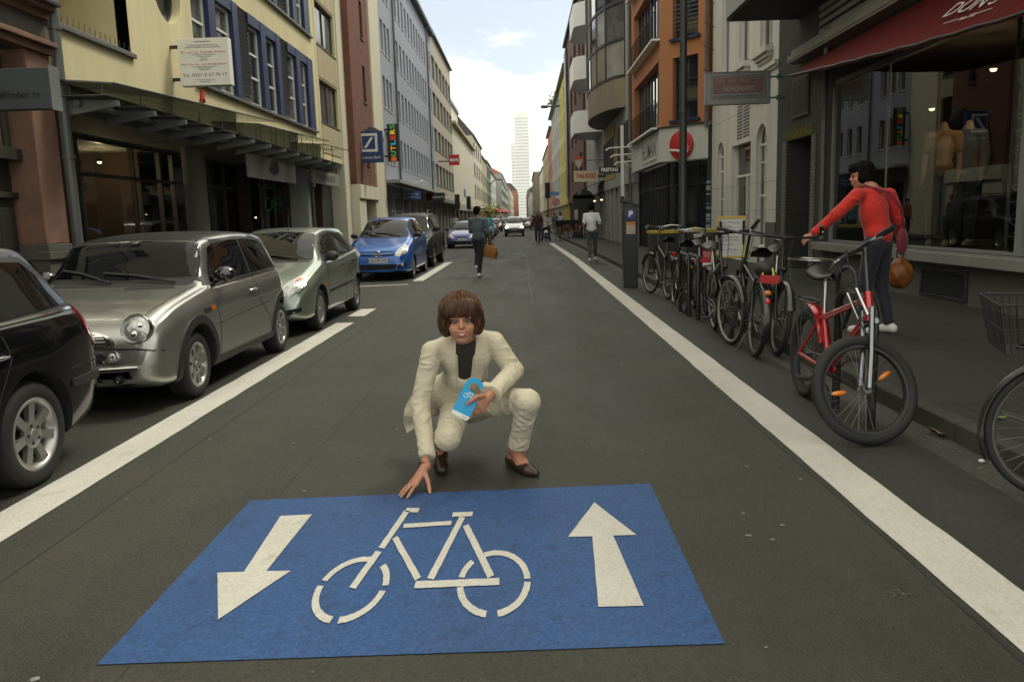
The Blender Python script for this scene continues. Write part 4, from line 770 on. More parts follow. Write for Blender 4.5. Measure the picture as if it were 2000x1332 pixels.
    b = MB(); b.add([(3.4, 46.6, 3.0), (3.4, 50.5, 3.0), (4.75, 50.5, 3.5), (4.75, 46.6, 3.5)], [(0, 1, 2, 3)]); b.add([(3.4, 46.6, 2.75), (3.4, 50.5, 2.75), (3.4, 50.5, 3.0), (3.4, 46.6, 3.0)], [(0, 1, 2, 3)]); b.add([(3.41, 46.6, 2.99), (3.41, 50.5, 2.99), (4.75, 50.5, 3.48), (4.75, 46.6, 3.48)], [(3, 2, 1, 0)]); tag(b.build('cafe_awning', mat('cafe awning', (.06, .065, .06), .8)), 'dark sloping awning below the cream food sign', 'awning')
    lampspot('wall_lamp', 'yellow glowing wall lamp under the dark awning, the one nearer the kerb', (3.95, 44.6, 2.3), 0, r=.06, group='glowing wall lamps'); lampspot('wall_lamp', 'yellow glowing wall lamp beside the grey pilaster near the white shirt man', (4.3, 44.2, 2.34), 0, r=.06, group='glowing wall lamps')
    b = MB(); b.box((3.2, 52, .12), (4.6, 52.3, 2.8)); b.prism([(3.25+.0, 2.8)]+[(3.9+.65*cos(a), 2.6+.55*sin(a)) for a in [pi-pi*i/12 for i in range(13)]]+[(4.55, 2.8)], 51.95, 52.0, ax='y'); b.box((3.3, 51.98, 1.0), (3.52, 52.0, 1.9), 1)
    tag(b.build('restaurant_entrance', [mat('black green', (.02, .024, .02), .5), mat('menu paper', (.5, .44, .38), .7)]), 'black arched restaurant entrance box with a pale menu on it', 'entrance')
dark_house()
# ---------------------------------------------------------------- the farther houses and the tower
def row_house(name, label, F, a0, a1, zt, wm, rows, n, wz=(.55, 1.6), zg=3.4, ww=.55, frame=None, gm=None, roof=None, roofh=0., base=None, group=None, over=.0, sill=True, mull=()):
    t = wthing(name, label, 'building', F.P((a0+a1)/2, 0, 0), group); st = (a1-a0)/n; hol = []
    for z in rows:
        for k in range(n): c = a0+st*(k+.5); hol.append((c-st*ww/2, c+st*ww/2, z, z+wz[1]))
    b = MB(); wall(b, a0, a1, zg, zt, hol, .22, back=10); F.build(b, 'wall', wm, t)
    for h in hol: window(F, t, *h, fm=frame or M_fw, gm=gm, ft=.05 if st < 2 else .07, sill=sill, mull=mull)
    b = MB(); b.box((a0, -10, .1), (a1, -.35, zg), 0); k = a0+.2
    while k < a1-.6: b.box((k, -.35, .1), (k+.35, .0, zg), 1); k += max(2.2, (a1-a0)/6)
    b.box((a0, -.35, zg-.7), (a1, .06, zg-.02), 1); F.build(b, 'ground_floor', [M_wd, base or wm], t)
    if roofh: b = MB(); b.prism([(.25, zt), (.25, zt+.15), (-3, zt+roofh), (-9.5, zt+roofh), (-9.5, zt)], a0, a1, ax='x'); F.build(b, 'roof', roof or M_fd, t)
    elif over: fbox(F, 'eaves', a0, a1, -10, over, zt, zt+.25, roof or M_sill, t)
    return t
M_blue = mat('blue grey render', (.3, .325, .39), .8, var=.08, vs=1, streak=True); M_off = mat('off white render', (.6, .575, .49), .85, var=.1, vs=.8, streak=True); M_green = mat('green copper', (.13, .22, .19), .7, var=.3); M_slate = mat('slate', (.08, .085, .09), .6, var=.2)
M_ycl = mat('lemon render', (.52, .45, .12), .85, var=.12); M_pink = mat('salmon render', (.45, .2, .13), .85, var=.15); M_bei2 = mat('sand render', (.44, .38, .26), .85, var=.14, streak=True); M_gre2 = mat('pale grey render', (.4, .41, .4), .85, var=.12)
def far_left():
    F = LF; t = wthing('blue_house', 'long blue grey office building with rows of narrow white sills and a shop awning', 'building', (XL, 52, 0))
    fl = [4.5, 7.25, 10.0, 12.75]; hol = []; grp = ((41.6, 3, 1.05), (46.6, 11, 1.35), (62.2, 2, 1.2))
    for z in fl:
        for a, n, st in grp:
            for k in range(n): hol.append((a+k*st, a+k*st+.72, z, z+1.55))
    b = MB(); wall(b, 40.8, 64.8, 3.6, 15.6, hol, .18, back=10); F.build(b, 'wall', M_blue, t)
    for h in hol: window(F, t, *h, fm=M_fw, ft=.05, sm=M_fw, gm=WR.choice([M_wm, M_wm, M_wd]))
    fbox(F, 'eaves', 40.8, 64.8, -10, .35, 15.6, 15.85, M_slate, t)
    b = MB(); b.prism([(.3, 15.85), (-3.5, 18.5), (-9.9, 18.5), (-9.9, 15.85)], 40.8, 64.8, ax='x'); F.build(b, 'roof', M_slate, t); fbox(F, 'shop_canopy', 40.8, 66, 0, .75, 3.42, 3.58, M_grey, t)
    b = MB(); b.box((40.8, -10, .1), (64.8, -.4, 3.6), 0)
    for a in (40.8, 43.5, 46.5, 49.5, 52.5, 55.5, 58.5, 61.5, 64.2): b.box((a, -.4, .1), (a+.6, -.05, 3.42), 1)
    b.box((40.8, -.4, 2.75), (64.8, -.06, 3.42), 1); F.build(b, 'ground_floor', [M_wd, M_grey], t)
    for i, a in enumerate((45.4, 61.6)): pipe(['downpipe on the blue grey building near the vertical rainbow sign', 'downpipe at the far end of the blue grey building'][i], XL+.1, a, .1, 15.5, .06)
    s = signbox('vertical_sign', 'black vertical sign with rainbow coloured lettering beside the blue bank sign', -6.72, -6.15, 41, 4.48, 6.32, .15, M_blk)
    cols = [(.62, .1, .01), (.05, .3, .03), (.65, .25, .01), (.03, .3, .42), (.5, .02, .015), (.62, .5, .02), (.03, .2, .05)]
    for i, ch in enumerate('BUTLERS'):
        me = text_mesh(ch, .34, bold=.012, width=.23); me.transform(T(-6.43, 40.99, 4.48+.13+.262*i) @ RY(-pi/2)); me.materials.append(mat('letter %s%d' % (ch, i), cols[i], .4, var=0, emit=.35)); link('letter', me, s)
    b = MB(); b.box((-6.9, 41.05, 4.7), (-6.72, 41.1, 4.8)); b.box((-6.9, 41.05, 6.0), (-6.72, 41.1, 6.1)); b.build('bracket', M_fd, s)
    s = signbox('shop_sign', 'blue shop sign with white lettering under the blue grey building', -6.75, -5.95, 47.0, 2.72, 3.2, .1, mat('sign blue', (.02, .1, .34), .5)); textY('Änderungs-', .17, M_white, -6.35, 46.99, 3.05, s, width=.66); textY('schneiderei', .17, M_white, -6.35, 46.99, 2.86, s, width=.66)
    s = signbox('shop_sign', 'black and red shop sign with white lettering beyond the blue tailor sign', -6.7, -5.4, 56, 2.82, 3.36, .12, M_blk); b = MB(); b.prism([(-6.69, 2.84), (-6.35, 2.84), (-6.2, 3.34), (-6.69, 3.34)], 55.985, 55.999, ax='y'); b.build('red_flash', M_redaw, s); textY('smart', .28, M_white, -5.85, 55.99, 3.08, s, width=.75)
    s = signbox('shop_sign', 'bright red square supermarket sign with white lettering on the beige building', -6.0, -5.13, 67, 5.92, 6.76, .15, mat('market red', (.5, .012, .018), .45, var=0)); textY('REWE', .3, M_white, -5.56, 66.99, 6.32, s, width=.68, bold=.02); b = MB(); b.box((-6.9, 67.05, 6.2), (-6.0, 67.1, 6.3)); b.build('bracket', M_fd, s)
    b = MB(); b.tube([(-6.9, 50.2, 3.75), (-6.3, 50.2, 3.9)], .02, 6); b.ball((-6.25, 50.2, 3.9), (.12, .1, .05)); tag(b.build('wall_light', M_white), 'small white wall light above the shop awning of the blue grey building', 'lamp')
    row_house('beige_house', 'beige concrete office building with bands of bright reflecting windows', F, 64.8, 82, 16, mat('beige concrete', (.4, .375, .31), .85, var=.12, streak=True), (4.3, 7.1, 9.9, 12.7), 6, (.5, 1.7), 3.5, .82, M_fg, M_wb, roof=M_slate, roofh=3)  # pale panes carry the reflected brightness in their colour
    fbox(F, 'awning_beam', 64.8, 82, 0, .6, 2.9, 3.2, M_fg, bpy.data.objects['beige_house'])
    t = row_house('blank_house', 'white house with a blank side wall and a small blue sign', F, 82, 116, 11, M_off, (), 1, zg=3.2, over=.4, roof=M_bei2, base=M_grey)
    b = MB(); b.box((86, -10, 11.3), (116, -2.0, 16)); F.build(b, 'set_back_storey', M_off, t); fbox(F, 'roof_edge', 84, 116, -10, -1.8, 16, 16.5, M_slate, t); fbox(F, 'blue_plate', 95, 98, .02, .06, 4.2, 5.0, mat('plate blue', (.1, .25, .5), .5), t)
    row_house('gabled_house', 'white house with dormers and ribbed window panels', F, 116, 140, 13.2, M_off, (4.5, 7.6, 10.6), 4, (.5, 1.9), 3.4, .5, M_fg, roof=M_slate, roofh=4)
    row_house('sand_house', 'sand coloured house with a pale green mansard roof', F, 140, 158, 12, M_bei2, (4.4, 7.4), 4, (.5, 1.8), 3.4, .55, roof=M_green, roofh=4)
    row_house('copper_house', 'house with a green copper bay front', F, 158, 178, 12.5, M_green, (4.2, 7, 9.8), 5, (.5, 1.9), 3.4, .7, roof=M_green, roofh=2)
    row_house('narrow_house', 'narrow white house beyond the green copper front', F, 178, 210, 11.5, M_white_r, (4.4, 7.4), 5, (.5, 1.8), 3.4, .4, roof=M_slate, roofh=2)
    row_house('grey_flats', 'grey block of flats with balcony bands far down the street', Fac((-5.5, 0, 0), (0, 1, 0), (1, 0, 0)), 214, 300, 13, M_gre2, (1.8, 4.8, 7.8, 10.4), 9, (.5, 1.4), .5, .85, M_fg, M_wm, roof=M_pink, roofh=2)
    row_house('cream_flats', 'cream house with tiled roof at the far end of the left row', Fac((-4.6, 0, 0), (0, 1, 0), (1, 0, 0)), 304, 400, 12, M_cream, (2, 5, 8), 9, (.5, 1.7), .5, .5, roof=M_pink, roofh=4)
    row_house('terracotta_house', 'terracotta house closing the view on the left', Fac((-3.0, 0, 0), (0, 1, 0), (1, 0, 0)), 410, 560, 15, M_pink, (2, 5, 8, 11), 10, (.5, 1.7), .5, .5, roof=M_slate, roofh=4)
far_left()
def far_right():
    F = RG; D = Fac((4.6, 0, 0), (0, 1, 0), (-1, 0, 0))
    t = row_house('dark_brick_house', 'tall dark red brick house with a bare gable beyond the white balconies', Fac((4.55, 0, 0), (0, 1, 0), (-1, 0, 0)), 60, 81, 17.6, brick('dark red brick', (.13, .045, .032), (.1, .036, .028), (.08, .05, .04)), (4.4, 7.4, 10.4, 13.4), 4, (.5, 1.9), 3.4, .45, M_fd, roof=M_slate, over=.3)
    fbox(D, 'dark_pier', 78, 81, 0, .25, 3.4, 17, M_fd, t)
    row_house('lemon_house', 'lemon yellow house front', D, 81, 97, 16, M_ycl, (4.4, 7.4, 10.4, 13), 4, (.5, 1.9), 3.4, .45, over=.4, roof=M_fd)
    row_house('pale_house', 'pale blue white house next to the lemon yellow front', D, 97, 124, 15.8, M_gre2, (4.4, 7.6, 10.8, 13.4), 5, (.5, 2), 3.4, .45, over=.5)
    row_house('salmon_house', 'salmon red house with white window surrounds', D, 124, 142, 14.8, M_pink, (4.4, 7.6, 10.8), 4, (.5, 2), 3.4, .45, over=.4)
    row_house('ornate_house', 'sand coloured ornate house with a curved gable', D, 142, 178, 13.5, M_bei2, (4.4, 7.6, 10.4), 5, (.5, 2), 3.4, .45, roof=M_bei2, roofh=3.5)
    row_house('cream_house_far', 'cream house front with a balcony before the distant brick block', D, 178, 216, 12.2, M_cream, (4.4, 7.4), 5, (.5, 2), 3.4, .45, roof=M_slate, roofh=3)
    row_house('brown_block', 'brown and white block standing forward near the end of the street', Fac((3.4, 0, 0), (0, 1, 0), (-1, 0, 0)), 222, 280, 13.5, M_conc, (1.8, 4.8, 7.8, 10.6), 7, (.5, 1.7), .5, .6, M_fw, over=.4)
    row_house('white_block', 'small white block at the far right end of the street', Fac((2.6, 0, 0), (0, 1, 0), (-1, 0, 0)), 285, 380, 10, M_white_r, (2, 5), 8, (.5, 1.7), .5, .5, roof=M_slate, roofh=3)
    row_house('grey_block', 'grey block closing the street on the right', Fac((2.4, 0, 0), (0, 1, 0), (-1, 0, 0)), 390, 560, 14, M_conc, (2, 5, 8), 10, (.5, 1.7), .5, .5, roof=M_slate, roofh=3)
    # rooftop greenery
    b = MB(); r = random.Random(5)
    for k in range(160):
        c = Vector((4.4+r.gauss(0, .3), 108+r.gauss(0, 1.2), 16.0+abs(r.gauss(0, .5)))); s = r.uniform(.12, .3); d = Vector((r.uniform(-1, 1), r.uniform(-1, 1), r.uniform(-1, 1))).normalized(); e = d.orthogonal().normalized()
        b.add([c-e*s, c+d*s*.5, c+e*s, c-d*s*.5], [(0, 1, 2, 3)])
    tag(b.build('roof_shrub', mat('foliage', (.06, .1, .025), .8, var=.5, vs=3)), 'green roof garden shrub above the pale house on the right', 'shrub')
    # tower
    t = wthing('office_tower', 'pale white high-rise tower with antenna fading into the bright sky', 'tower', (0, 1165, 0)); x0, x1, yt = -14.5, 12.5, 1165
    hs = [FY(u, v, 1165) for u, v in ((1003, 219), (1032, 219), (997, 279), (1036, 362), (1013, 200))]; h1, h2 = hs[0].z, hs[2].z
    wall_m = mat('hazy tower cladding', (.93, .94, .93), .4, var=.05, vs=.02); gl = mat('hazy tower glazing', (.66, .69, .69), .2, var=.25, vs=.05)  # white tower; the paleness of distant haze is put into both colours
    b = MB(); b.box((hs[0].x, yt, 0), (hs[1].x, yt+25, h1)); b.box((hs[2].x, yt+2, 0), (hs[0].x, yt+25, h2)); b.build('shaft', wall_m, t)
    b = MB(); z = 6; 
    while z < h1-6: b.box((hs[0].x+.8, yt-.3, z), (hs[1].x-.8, yt-.05, z+1.5)); z += 4.3
    z = 6
    while z < h2-5: b.box((hs[2].x+.6, yt+1.7, z), (hs[0].x-.4, yt+1.95, z+1.5)); z += 4.3
    b.build('window_bands', gl, t); b = MB(); b.tube([((hs[0].x+hs[1].x)/2-3, yt+10, h1), ((hs[0].x+hs[1].x)/2-3, yt+10, h1+14)], [1.0, .3], 8); b.box((hs[0].x+3, yt+4, h1), (hs[1].x-3, yt+20, h1+2.5)); b.build('antenna', wall_m, t)
far_right()
def haze():
    b = MB(); b.box((-380, -39, -1.2), (380, 1400, 200)); m = bpy.data.materials.new('air'); m.use_nodes = True; N, L = nt_clear(m.node_tree)
    o = nd(N, 'ShaderNodeOutputMaterial'); v = nd(N, 'ShaderNodeVolumePrincipled', Density=HAZE); v.inputs['Color'].default_value = (.92, .96, 1, 1); L.new(v.outputs[0], o.inputs['Volume']); tag(b.build('haze', m), kind='stuff')
HAZE = .00009
haze()
# ---------------------------------------------------------------- cars (local: x forward from the front axle, y left, z up)
def paint(name, c, metal=.7, rough=.32): return mat(name, c, rough, metal, var=.05, vs=3, coat=1. if max(c) > .03 else .35, spec=.5 if max(c) > .03 else .25)
M_cg = mat('car glass', (.004, .0045, .005), .012, var=0, spec=.38); M_tyre = mat('tyre rubber', (.012, .012, .012), .8, var=.3, vs=8, bump=.2); M_plas = mat('black plastic', (.018, .018, .018), .6, var=.2, vs=6); M_chr = mat('chrome', (.62, .62, .6), .12, 1., var=0)
M_alloy = mat('alloy rim', (.42, .42, .4), .35, .8, var=.15, vs=8); M_lens = mat('headlight glass', (.5, .51, .48), .1, .5, var=.5, vs=22, bump=.6, bs=30, coat=1.); M_amber = mat('amber lens', (.6, .13, .01), .25, var=0, coat=1.); M_rlamp = mat('red lens', (.3, .008, .008), .2, var=.1, coat=1.); M_plate = mat('number plate', (.65, .65, .6), .5, var=.05); M_under = mat('car underside', (.008, .008, .008), .9, var=.2)
def section(sp, x):
    w, zt, zl, zb, wr = (pw(sp[k], x) for k in ('w', 'zt', 'zl', 'belt', 'wr')); zb = min(zb, zt-.035); h = zt-zb
    P = [(0, zl), (.72*w, zl), (.93*w, zl+.03), (.985*w, zl+.13), (w, lerp(zl, zb, .5)), (.99*w, lerp(zl, zb, .82)), (.955*w, zb-.02), (.93*w, zb+.01)]
    g = min(1, h/.3); wr_ = lerp(.86*w, min(wr, .9*w), g)
    P += [(lerp(.93*w, wr_, .5), zb+h*.42), (wr_, zb+h*.82), (wr_*.9, zb+h*.93), (wr_*.55, zb+h*.985), (0, zt)]
    Q = []
    for i in range(len(P)-1):
        p0, p1, p2, p3 = (P[max(0, min(len(P)-1, i+k))] for k in (-1, 0, 1, 2)); n = 4
        for k in range(n):
            t = k/n; Q.append(tuple(.5*(2*p1[c]+(p2[c]-p0[c])*t+(2*p0[c]-5*p1[c]+4*p2[c]-p3[c])*t*t+(3*p1[c]-p0[c]-3*p2[c]+p3[c])*t**3) for c in (0, 1)))
    Q.append(P[-1]); Q[0] = (0, zl); return Q
class Car:
    def __init__(s, name, label, loc, sp, cat='car', rz=-pi/2, group=None):
        s.sp = sp; s.root = thing(name, label, cat, loc, rz, group); xf, xr = sp['zt'][0][0], sp['zt'][-1][0]
        for k in ('w', 'zt', 'zl', 'belt', 'wr'): sp[k] = sorted(sp[k])
        xf, xr = sp['zt'][-1][0], sp['zt'][0][0]; n = 76; xs = sorted({lerp(xr, xf, .5-.5*cos(pi*i/n)*(1-.3*sin(pi*i/n))) for i in range(n+1)})
        b = MB(); m = None; vs = []
        for x in xs: q = section(sp, x); loop = [(x, y, z) for y, z in q]+[(x, -y, z) for y, z in q[-2:0:-1]]; m = len(loop); vs += loop
        k = len(xs); b.add(vs, [(i*m+j, i*m+(j+1) % m, (i+1)*m+(j+1) % m, (i+1)*m+j) for i in range(k-1) for j in range(m)], 0, True)
        b.add(vs[:m], [list(range(m))[::-1]]); b.add(vs[-m:], [list(range(m))]); me = b.mesh('tmp', M_under); bm = bmesh.new(); bm.from_mesh(me); bmesh.ops.remove_doubles(bm, verts=bm.verts, dist=1e-5); bmesh.ops.recalc_face_normals(bm, faces=bm.faces)
        s.bvh = BVHTree.FromBMesh(bm); bm.to_mesh(me); bm.free(); o = _link0('tmp', me); cut = []
        for x in (0, -sp['wb']):
            c = MB(); W = sp['W']/2
            for sg in (1, -1): c.tube([(x, sg*(W-.34), sp['r']+.015), (x, sg*(W+.2), sp['r']+.015)], sp['ra'], 40)
            me2 = c.mesh('cut', M_under); b2 = bmesh.new(); b2.from_mesh(me2); bmesh.ops.remove_doubles(b2, verts=b2.verts, dist=1e-5); bmesh.ops.recalc_face_normals(b2, faces=b2.faces); b2.to_mesh(me2); b2.free(); q = _link0('cut', me2); cut.append(q)
            md = o.modifiers.new('b', 'BOOLEAN'); md.object = q; md.operation = 'DIFFERENCE'; md.solver = 'EXACT'
        for tr_ in range(6):
            dg = bpy.context.evaluated_depsgraph_get(); body = bpy.data.meshes.new_from_object(o.evaluated_get(dg)); ys = [abs(v.co.y) for v in body.vertices]; nv = len(body.vertices)
            arch = [v for v in body.vertices if abs(math.hypot(v.co.x, v.co.z-sp['r']-.015)-sp['ra']) < .004]
            if max(ys) < sp['W']/2+.04 and len(arch) > 20 and nv > len(me.vertices)*.7: break
            for q in cut: q.location = (.0013*(tr_+1), .0007*(tr_+1), .0011*(tr_+1))
            for md in o.modifiers: md.solver = 'FAST' if tr_ >= 3 else 'EXACT'
        for q in cut+[o]: bpy.data.objects.remove(q)
        body.materials.clear(); body.materials.append(sp['paint']); body.materials.append(M_under)
        for p in body.polygons:
            c = p.center; p.use_smooth = True
            if (abs(c.y) < sp['W']/2-.3 and c.z < .6 and p.normal.z < -.3) or any((c.x-x)**2+(c.z-sp['r']-.015)**2 < (sp['ra']+.004)**2 for x in (0, -sp['wb'])): p.material_index = 1
        body.set_sharp_from_angle(angle=radians(32)); body.name = 'body'; s.body = _link0('body', body, s.root)
        for x in (0, -sp['wb']):
            for sg in (1, -1): s.wheel(x, sg)
    def wheel(s, x, sg):
        sp = s.sp; r, w, rr = sp['r'], sp.get('tw', .19), sp['rr']; b = MB(); h = w/2
        b.lathe([(rr, -h), (r*.86, -h*1.03), (r*.97, -h*.86), (r, -h*.6), (r, h*.6), (r*.97, h*.86), (r*.86, h*1.03), (rr+.005, h), (rr-.008, h*.9)], 44)
        M = T(x, sg*(sp['W']/2-h-sp.get('inset', .035)), r) @ RX(-pi/2*sg); b.v = [tuple(M @ Vector(p)) for p in b.v]; t = b.build('wheel', M_tyre, s.root)
        b = MB(); b.lathe([(rr, h*.93), (rr-.012, h*1.0), (rr-.03, h*.9), (rr-.05, h*.2)], 44); n = sp['spokes']; d = sp.get('spw', .05)
        for k in range(n):
            a = 2*pi*k/n+.2; q = RZ(a); b.add([(.05, -d*.55, h*.72), (rr-.02, -d*sp.get('spt', .8), h*.88), (rr-.02, d*sp.get('spt', .8), h*.88), (.05, d*.55, h*.72), (.05, -d*.4, h*.4), (rr-.03, -d*.6, h*.5), (rr-.03, d*.6, h*.5), (.05, d*.4, h*.4)], [(0, 1, 2, 3), (0, 4, 5, 1), (3, 2, 6, 7)], 0, False, q)
        b.lathe([(.085, h*.5), (.085, h*.74), (.07, h*.8), (.032, h*.8), (.03, h*.86), (0, h*.87)], 20)
        for k in range(5): a = 2*pi*k/5; b.lathe([(.011, h*.8), (.011, h*.83), (0, h*.83)], 6, 1, T(.055*cos(a), .055*sin(a), 0))
        b.lathe([(rr-.045, -h*.3), (0, -h*.3)], 30, 1); b.v = [tuple(M @ Vector(p)) for p in b.v]; b.build('rim', [sp.get('rimm', M_alloy), M_under], t)
    def cast(s, p, ax, sg=1):
        if ax == 'y': o, d = Vector((p[0], 3*sg, p[1])), Vector((0, -sg, 0))
        elif ax == 'x': o, d = Vector((4*sg-1.2, p[0], p[1])), Vector((-sg, 0, 0))
        else: o, d = Vector((p[0], p[1], 4)), Vector((0, 0, -1))
        r = s.bvh.ray_cast(o, d)
        if r[0] is None: r = s.bvh.find_nearest(o+d*(3-s.sp['W']/2) if ax == 'y' else o+d*(4-(s.sp['zt'][-1][0]+1.2) if sg > 0 else 4+s.sp['zt'][0][0]+1.2))
        return r[0], r[1] if r[1].dot(d) < 0 else -r[1]
    def patch(s, poly, ax, m, name, sg=1, off=.004, step=.05, par=None, skirt=.01):
        bm = bmesh.new(); f = bm.faces.new([bm.verts.new((p[0], p[1], 0)) for p in poly])
        for i in (0, 1):
            lo, hi = min(p[i] for p in poly), max(p[i] for p in poly); k = int((hi-lo)/step)
            for j in range(1, k+1):
                co = [0, 0, 0]; no = [0, 0, 0]; co[i] = lo+(hi-lo)*j/(k+1); no[i] = 1; bmesh.ops.bisect_plane(bm, geom=bm.verts[:]+bm.edges[:]+bm.faces[:], plane_co=co, plane_no=no)
        bd = [e for e in bm.edges if e.is_boundary]; low = {}
        bm.verts.ensure_lookup_table()
        hit = {v: s.cast((v.co.x, v.co.y), ax, sg) for v in bm.verts}
        for e in bd:
            for v in e.verts:
                if v not in low: l, n = hit[v]; low[v] = bm.verts.new(l-n*skirt)
        for v, (l, n) in hit.items(): v.co = l+n*off
        for e in bd: a, c = e.verts; bm.faces.new((a, c, low[c], low[a]))
        bmesh.ops.recalc_face_normals(bm, faces=bm.faces); me = bpy.data.meshes.new(name); bm.to_mesh(me); bm.free(); me.materials.append(m)
        for p in me.polygons: p.use_smooth = True
        me.set_sharp_from_angle(angle=radians(40)); return _link0(name, me, par or s.root)
    def both(s, poly, m, name, **k): return [s.patch(poly, 'y', m, name, sg, **k) for sg in (1, -1)]
    def line(s, pts, name='door_seam', ax='y', w=.009, m=None, sgs=(1, -1), off=.0015):
        L_, R_ = [], []
        for i, p in enumerate(pts):
            a, c = Vector(pts[max(i-1, 0)]), Vector(pts[min(i+1, len(pts)-1)]); d = (c-a).normalized(); n = Vector((-d.y, d.x))*w/2; L_.append(Vector(p)+n); R_.append(Vector(p)-n)
        for sg in sgs: s.patch([tuple(v) for v in L_]+[tuple(v) for v in R_[::-1]], ax, m or M_under, name, sg, off, .06, skirt=.002)
    def arch(s, x, w, m, name='arch_trim', a0=-12, a1=192):
        r0 = s.sp['ra']-.002; c = s.sp['r']+.015; P = [(x+(r0+w)*cos(radians(lerp(a0, a1, i/20))), c+(r0+w)*sin(radians(lerp(a0, a1, i/20)))) for i in range(21)]; Q = [(x+r0*cos(radians(lerp(a0, a1, i/20))), c+r0*sin(radians(lerp(a0, a1, i/20)))) for i in range(21)]
        for sg in (1, -1): s.patch(P+Q[::-1], 'y', m, name, sg, .012, .05)
    def lamp_round(s, y, z, r, ring, lens, name='headlight', tilt=None):
        for sg in (1, -1):
            l, n = s.cast((y*sg, z), 'x'); n = (n+Vector((.5, 0, 0))).normalized(); M = T(*(l+n*.0)) @ n.to_track_quat('Z', 'Y').to_matrix().to_4x4() @ RX(0)
            b = MB(); b.lathe([(r*1.12, -.05), (r*1.12, .012), (r*1.05, .03), (r, .025), (r, .0)], 32, 0, M); o = b.build(name, ring, s.root)
            b = MB(); b.lathe([(r, .012), (r*.75, .03), (r*.4, .04), (0, .043)], 32, 0, M); b.build('lens', lens, o)
            b = MB(); b.lathe([(r*.24, .038), (r*.22, .044), (r*.12, .047), (0, .047)], 20, 0, M @ T(.0, -r*.42, 0)); b.lathe([(r*.2, .038), (r*.18, .042), (0, .044)], 20, 0, M @ T(r*.4, r*.2, 0)); b.build('bulb', M_chr, o)
    def mirror(s, x, z, m, sc=1.):
        for sg in (1, -1):
            l, n = s.cast((x, z), 'y', sg); y = l.y+sg*.11*sc; b = MB(); b.ball((x+.02, y, z+.05), (.075*sc, .1*sc, .075*sc), 0, 16); b.tube([(x+.02, l.y-sg*.02, z-.02), (x+.02, y, z+.02)], .022, 8); b.build('mirror', m, s.root)
    def handle(s, x, z, m):
        for sg in (1, -1): l, n = s.cast((x, z), 'y', sg); b = MB(); b.tube([(x-.09, l.y, z), (x-.07, l.y+sg*.028, z), (x+.07, l.y+sg*.028, z), (x+.09, l.y, z)], .013, 8); b.build('door_handle', m, s.root)
    def wiper(s, pts):
        b = MB(); P = []
        for x, y in pts: l, n = s.cast((x, y), 'z'); P.append(l+n*.02)
        b.tube(P, .012, 6); b.build('wiper', M_plas, s.root)
    def plate(s, z, body, sg=1, y=0, w=.52):
        l, n = s.cast((y, z), 'x', sg); x = l.x+sg*.015; b = MB(); b.box((x-.01*sg, y-w/2, z-.055), (x+.004*sg, y+w/2, z+.055)); p = b.build('number_plate', M_plate, s.root)
        b = MB(); b.box((x+.004*sg, y-sg*w/2, z-.05), (x+.006*sg, y-sg*(w/2-.04), z+.05)); b.build('blue_band', mat('plate blue band', (.02, .06, .3), .5, var=0), p)
        me = text_mesh(body, .105, .001, width=w*.8); me.transform(T(x+.0055*sg, y+.02*sg, z) @ RZ(pi/2*sg)); me.materials.append(M_blk); _link0('plate_lettering', me, p)
    def roofpatch(s, x0, x1, hw, m, name='roof_panel'):
        s.patch([(x0, -hw*.9), (x0-.05, -hw), (x1+.1, -hw), (x1, -hw*.85), (x1, hw*.85), (x1+.1, hw), (x0-.05, hw), (x0, hw*.9)], 'z', m, name, 1, .003, .08)
